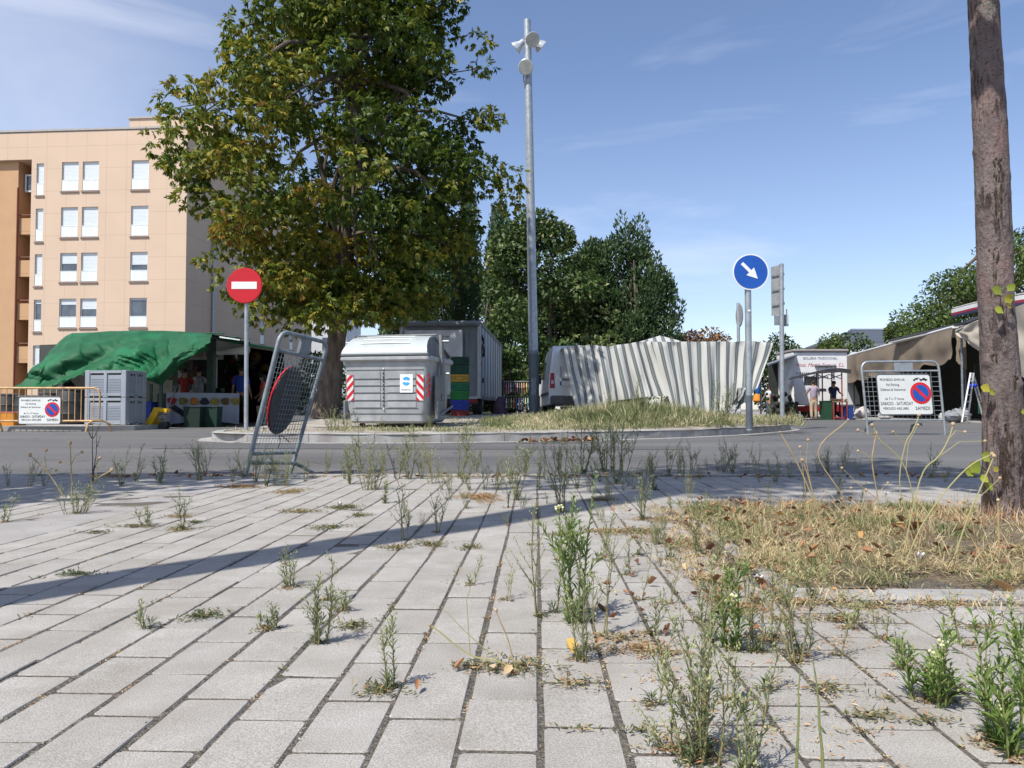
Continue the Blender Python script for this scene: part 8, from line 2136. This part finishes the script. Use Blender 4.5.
# dead leaves
def curl_leaves(name, pts, m, size):
    V = []; F = []; T = []
    for (p, s_, t_) in pts:
        a = random.uniform(0, 6.28); ca, sa = math.cos(a), math.sin(a); tl = (random.uniform(-1.4, 1.4), random.uniform(-1.4, 1.4)); b = len(V); cu = random.uniform(.4, 1.3)
        for (x, y) in ((-1, 0), (-.45, -.5), (.3, -.55), (1, 0), (.3, .5), (-.4, .5), (0, 0)):
            z = cu * (abs(y) * 1.3 + x * x * .4) + tl[0] * x * .4 + tl[1] * y * .4; y *= .85 - .3 * cu * .6; x *= .9 + random.uniform(-.15, .15); V.append((p[0] + (x * ca - y * sa) * s_, p[1] + (x * sa + y * ca) * s_, p[2] + max(0, z + .25) * s_))
        for i in range(6): F.append((b + 6, b + i, b + (i + 1) % 6)); T.append(t_)
    o = np_mesh(name, V, F, m, tint=T); return o
G_DEAD = tint_mat('dead leaf', [(0, (.13, .065, .035)), (.35, (.27, .125, .065)), (.7, (.42, .24, .13)), (.9, (.60, .38, .08)), (1, (.55, .43, .28))], transl=.2, rough=.7)
dl = []
for k in range(230):
    f = random.random()
    if f < .62: p = uv(u0 + abs(random.gauss(0, .55)), random.uniform(v0 + .15, v1)); z = .03
    elif f < .85: p = uv(u0 - .08 + random.gauss(0, .10), random.uniform(v0 - .1, v1 - .2)); z = .004
    else: p = uv(random.uniform(u0, u1), random.uniform(v0, v1)); z = .03
    dl.append(((p.x, p.y, z + random.uniform(0, .012)), random.uniform(.007, .019), random.random() * .8))
for k in range(150): dl.append(((random.uniform(-2.5, 3.0), random.uniform(4.5, 4.78), .002), random.uniform(.010, .022), random.random()))
for k in range(60):
    p = gp(random.uniform(520, 600), random.uniform(441, 446), ROAD_Z + .008); dl.append(((p.x, 10.15 + random.uniform(0, .25) + max(0, (p.x - .3)) * .4, ROAD_Z + .01), random.uniform(.03, .06), random.random() * .8))
for k in range(40): p = gp(random.uniform(600, 760), random.uniform(560, 650)); dl.append(((p.x, p.y, .002), random.uniform(.008, .016), random.random()))
o = curl_leaves('fallen_leaves', dl, G_DEAD, 1); o['kind'] = 'stuff'
for (px, py, s_, t_, lab) in ((572, 657, .020, .88, 'curled golden leaf lying at the foot of the centre weeds'), (902, 538, .022, .93, 'bright yellow leaf lying on the dry grass of the pit'), (914, 543, .03, .30, 'crumpled red brown leaf beside the bright yellow one'), (418, 693, .012, .6, 'small orange leaf right of the paired feathery stems'), (459, 671, .014, .62, 'orange leaf at the left end of the straw heap'), (508, 677, .014, .98, 'pinkish dry leaf at the front of the straw heap'), (492, 674, .013, 1.0, 'pale dry leaf in the middle of the straw heap'), (1004, 596, .028, .75, 'long ochre leaf on the front kerb of the pit')):
    p = gp(px, py); o = curl_leaves('fallen_leaf', [((p.x, p.y, .004 if px < 800 or px > 1000 else .03), s_, t_)], G_DEAD, 1); tag(o, lab, 'leaf')
M_WF = mat('bindweed white', (.80, .78, .76), (.70, .66, .66), scale=30, rough=.6, transl=.3)
for (px, py, r_, lab) in ((754, 567, .011, 'white bindweed flower facing up beside the pit corner'), (758, 584, .012, 'white bindweed flower half open just below the first'), (920, 572, .011, 'round white flower on the dry grass of the pit'), (681, 537, .010, 'small white flower on the litter left of the pit'), (340, 507, .012, 'white scrap of a flower on the far pavers'), (886, 503, .012, 'white petal at the far edge of the pit')):
    p = gp(px, py); m = MB(); c = Vector((p.x, p.y, .012 if px < 800 else .04)); n = 12
    m.add([c] + [c + Vector((math.cos(2 * math.pi * k / n) * r_, math.sin(2 * math.pi * k / n) * r_ * .8 - .004, .007 + .005 * math.sin(k * 2.5))) for k in range(n)] + [c + Vector((0, 0, -.012))], [(0, 1 + k, 1 + (k + 1) % n) for k in range(n)] + [(n + 1, 1 + (k + 1) % n, 1 + k) for k in range(n)])
    o = m.build('bindweed_flower', M_WF, smooth=True, recalc=False); tag(o, lab, 'flower')
p = gp(551, 442, ROAD_Z); m = MB(); m.box((p.x, 10.6, ROAD_Z + .02), (.16, .05, .02), rz=.2, bev=.006); o = m.build('litter_wrapper', mat('turquoise plastic', (.08, .42, .48))); tag(o, 'small turquoise wrapper lying in the gutter of the island kerb', 'litter')

# ---- meadow on the traffic island
isl = []; random.seed(91)
for k in range(1700):
    px = random.uniform(485, 735); Y = random.uniform(12.2, 18.0); x = PX(px, Y)
    if Y < 11.35 + max(0, x - 1.2) * .62 + .5: continue
    e = math.exp(-((px - 640) / 75) ** 2); h = .20 + .75 * e if Y > 13 else .20 + .2 * e
    isl.append((x, Y, zi(x, Y), .18, .18, 26, .50 + .75 * vnoise(x * .9, Y * .9), h * random.uniform(.5, 1.5)))
for k in range(260):
    px = random.uniform(735, 800); Y = random.uniform(14, 18); x = PX(px, Y); isl.append((x, Y, zi(x, Y), .15, .15, 16, .6, .40))
for k in range(420):
    px = random.uniform(330, 500); Y = random.uniform(11.2, 17); x = PX(px, Y); isl.append((x, Y, zi(x, Y), .16, .12, 13 if vnoise(x * 1.5, Y) > .0 else 2, .5, .22))
for k in range(160):
    x = random.uniform(-4.2, 5.5); Y = 11.0 + max(0, x) * .62 + random.uniform(.0, 1.2) ; isl.append((x, Y, zi(x, Y), .1, .1, 8, .6, .28))
scatter_blades('meadow_grass', isl, 1.0, .27, .011, G_OLIVE, up=1.3)
for i, (px, Y, h) in enumerate(((637, 14.0, .75), (723, 13.8, .85), (720, 13.2, .6), (610, 14.2, .6), (700, 14.5, .6), (668, 14.2, .5), (585, 13.4, .4), (330, 12.4, .42), (337, 12.2, .36), (346, 12.6, .30), (382, 12.0, .25), (645, 12.2, .3), (655, 12.4, .26), (790, 15.4, .35), (770, 14.6, .4), (428, 12.0, .28), (560, 12.6, .35))):
    x = PX(px, Y); o = copy_tree(protos[(i * 3) % 8]); o.location = (x, Y, zi(x, Y) - .01); s_ = h / .22; o.scale = (s_, s_, s_); o.rotation_euler = (0, 0, i * 1.3)
    o['label'] = 'tall green weed growing in the grass of the traffic island'; o['group'] = 'tall weeds on the traffic island'
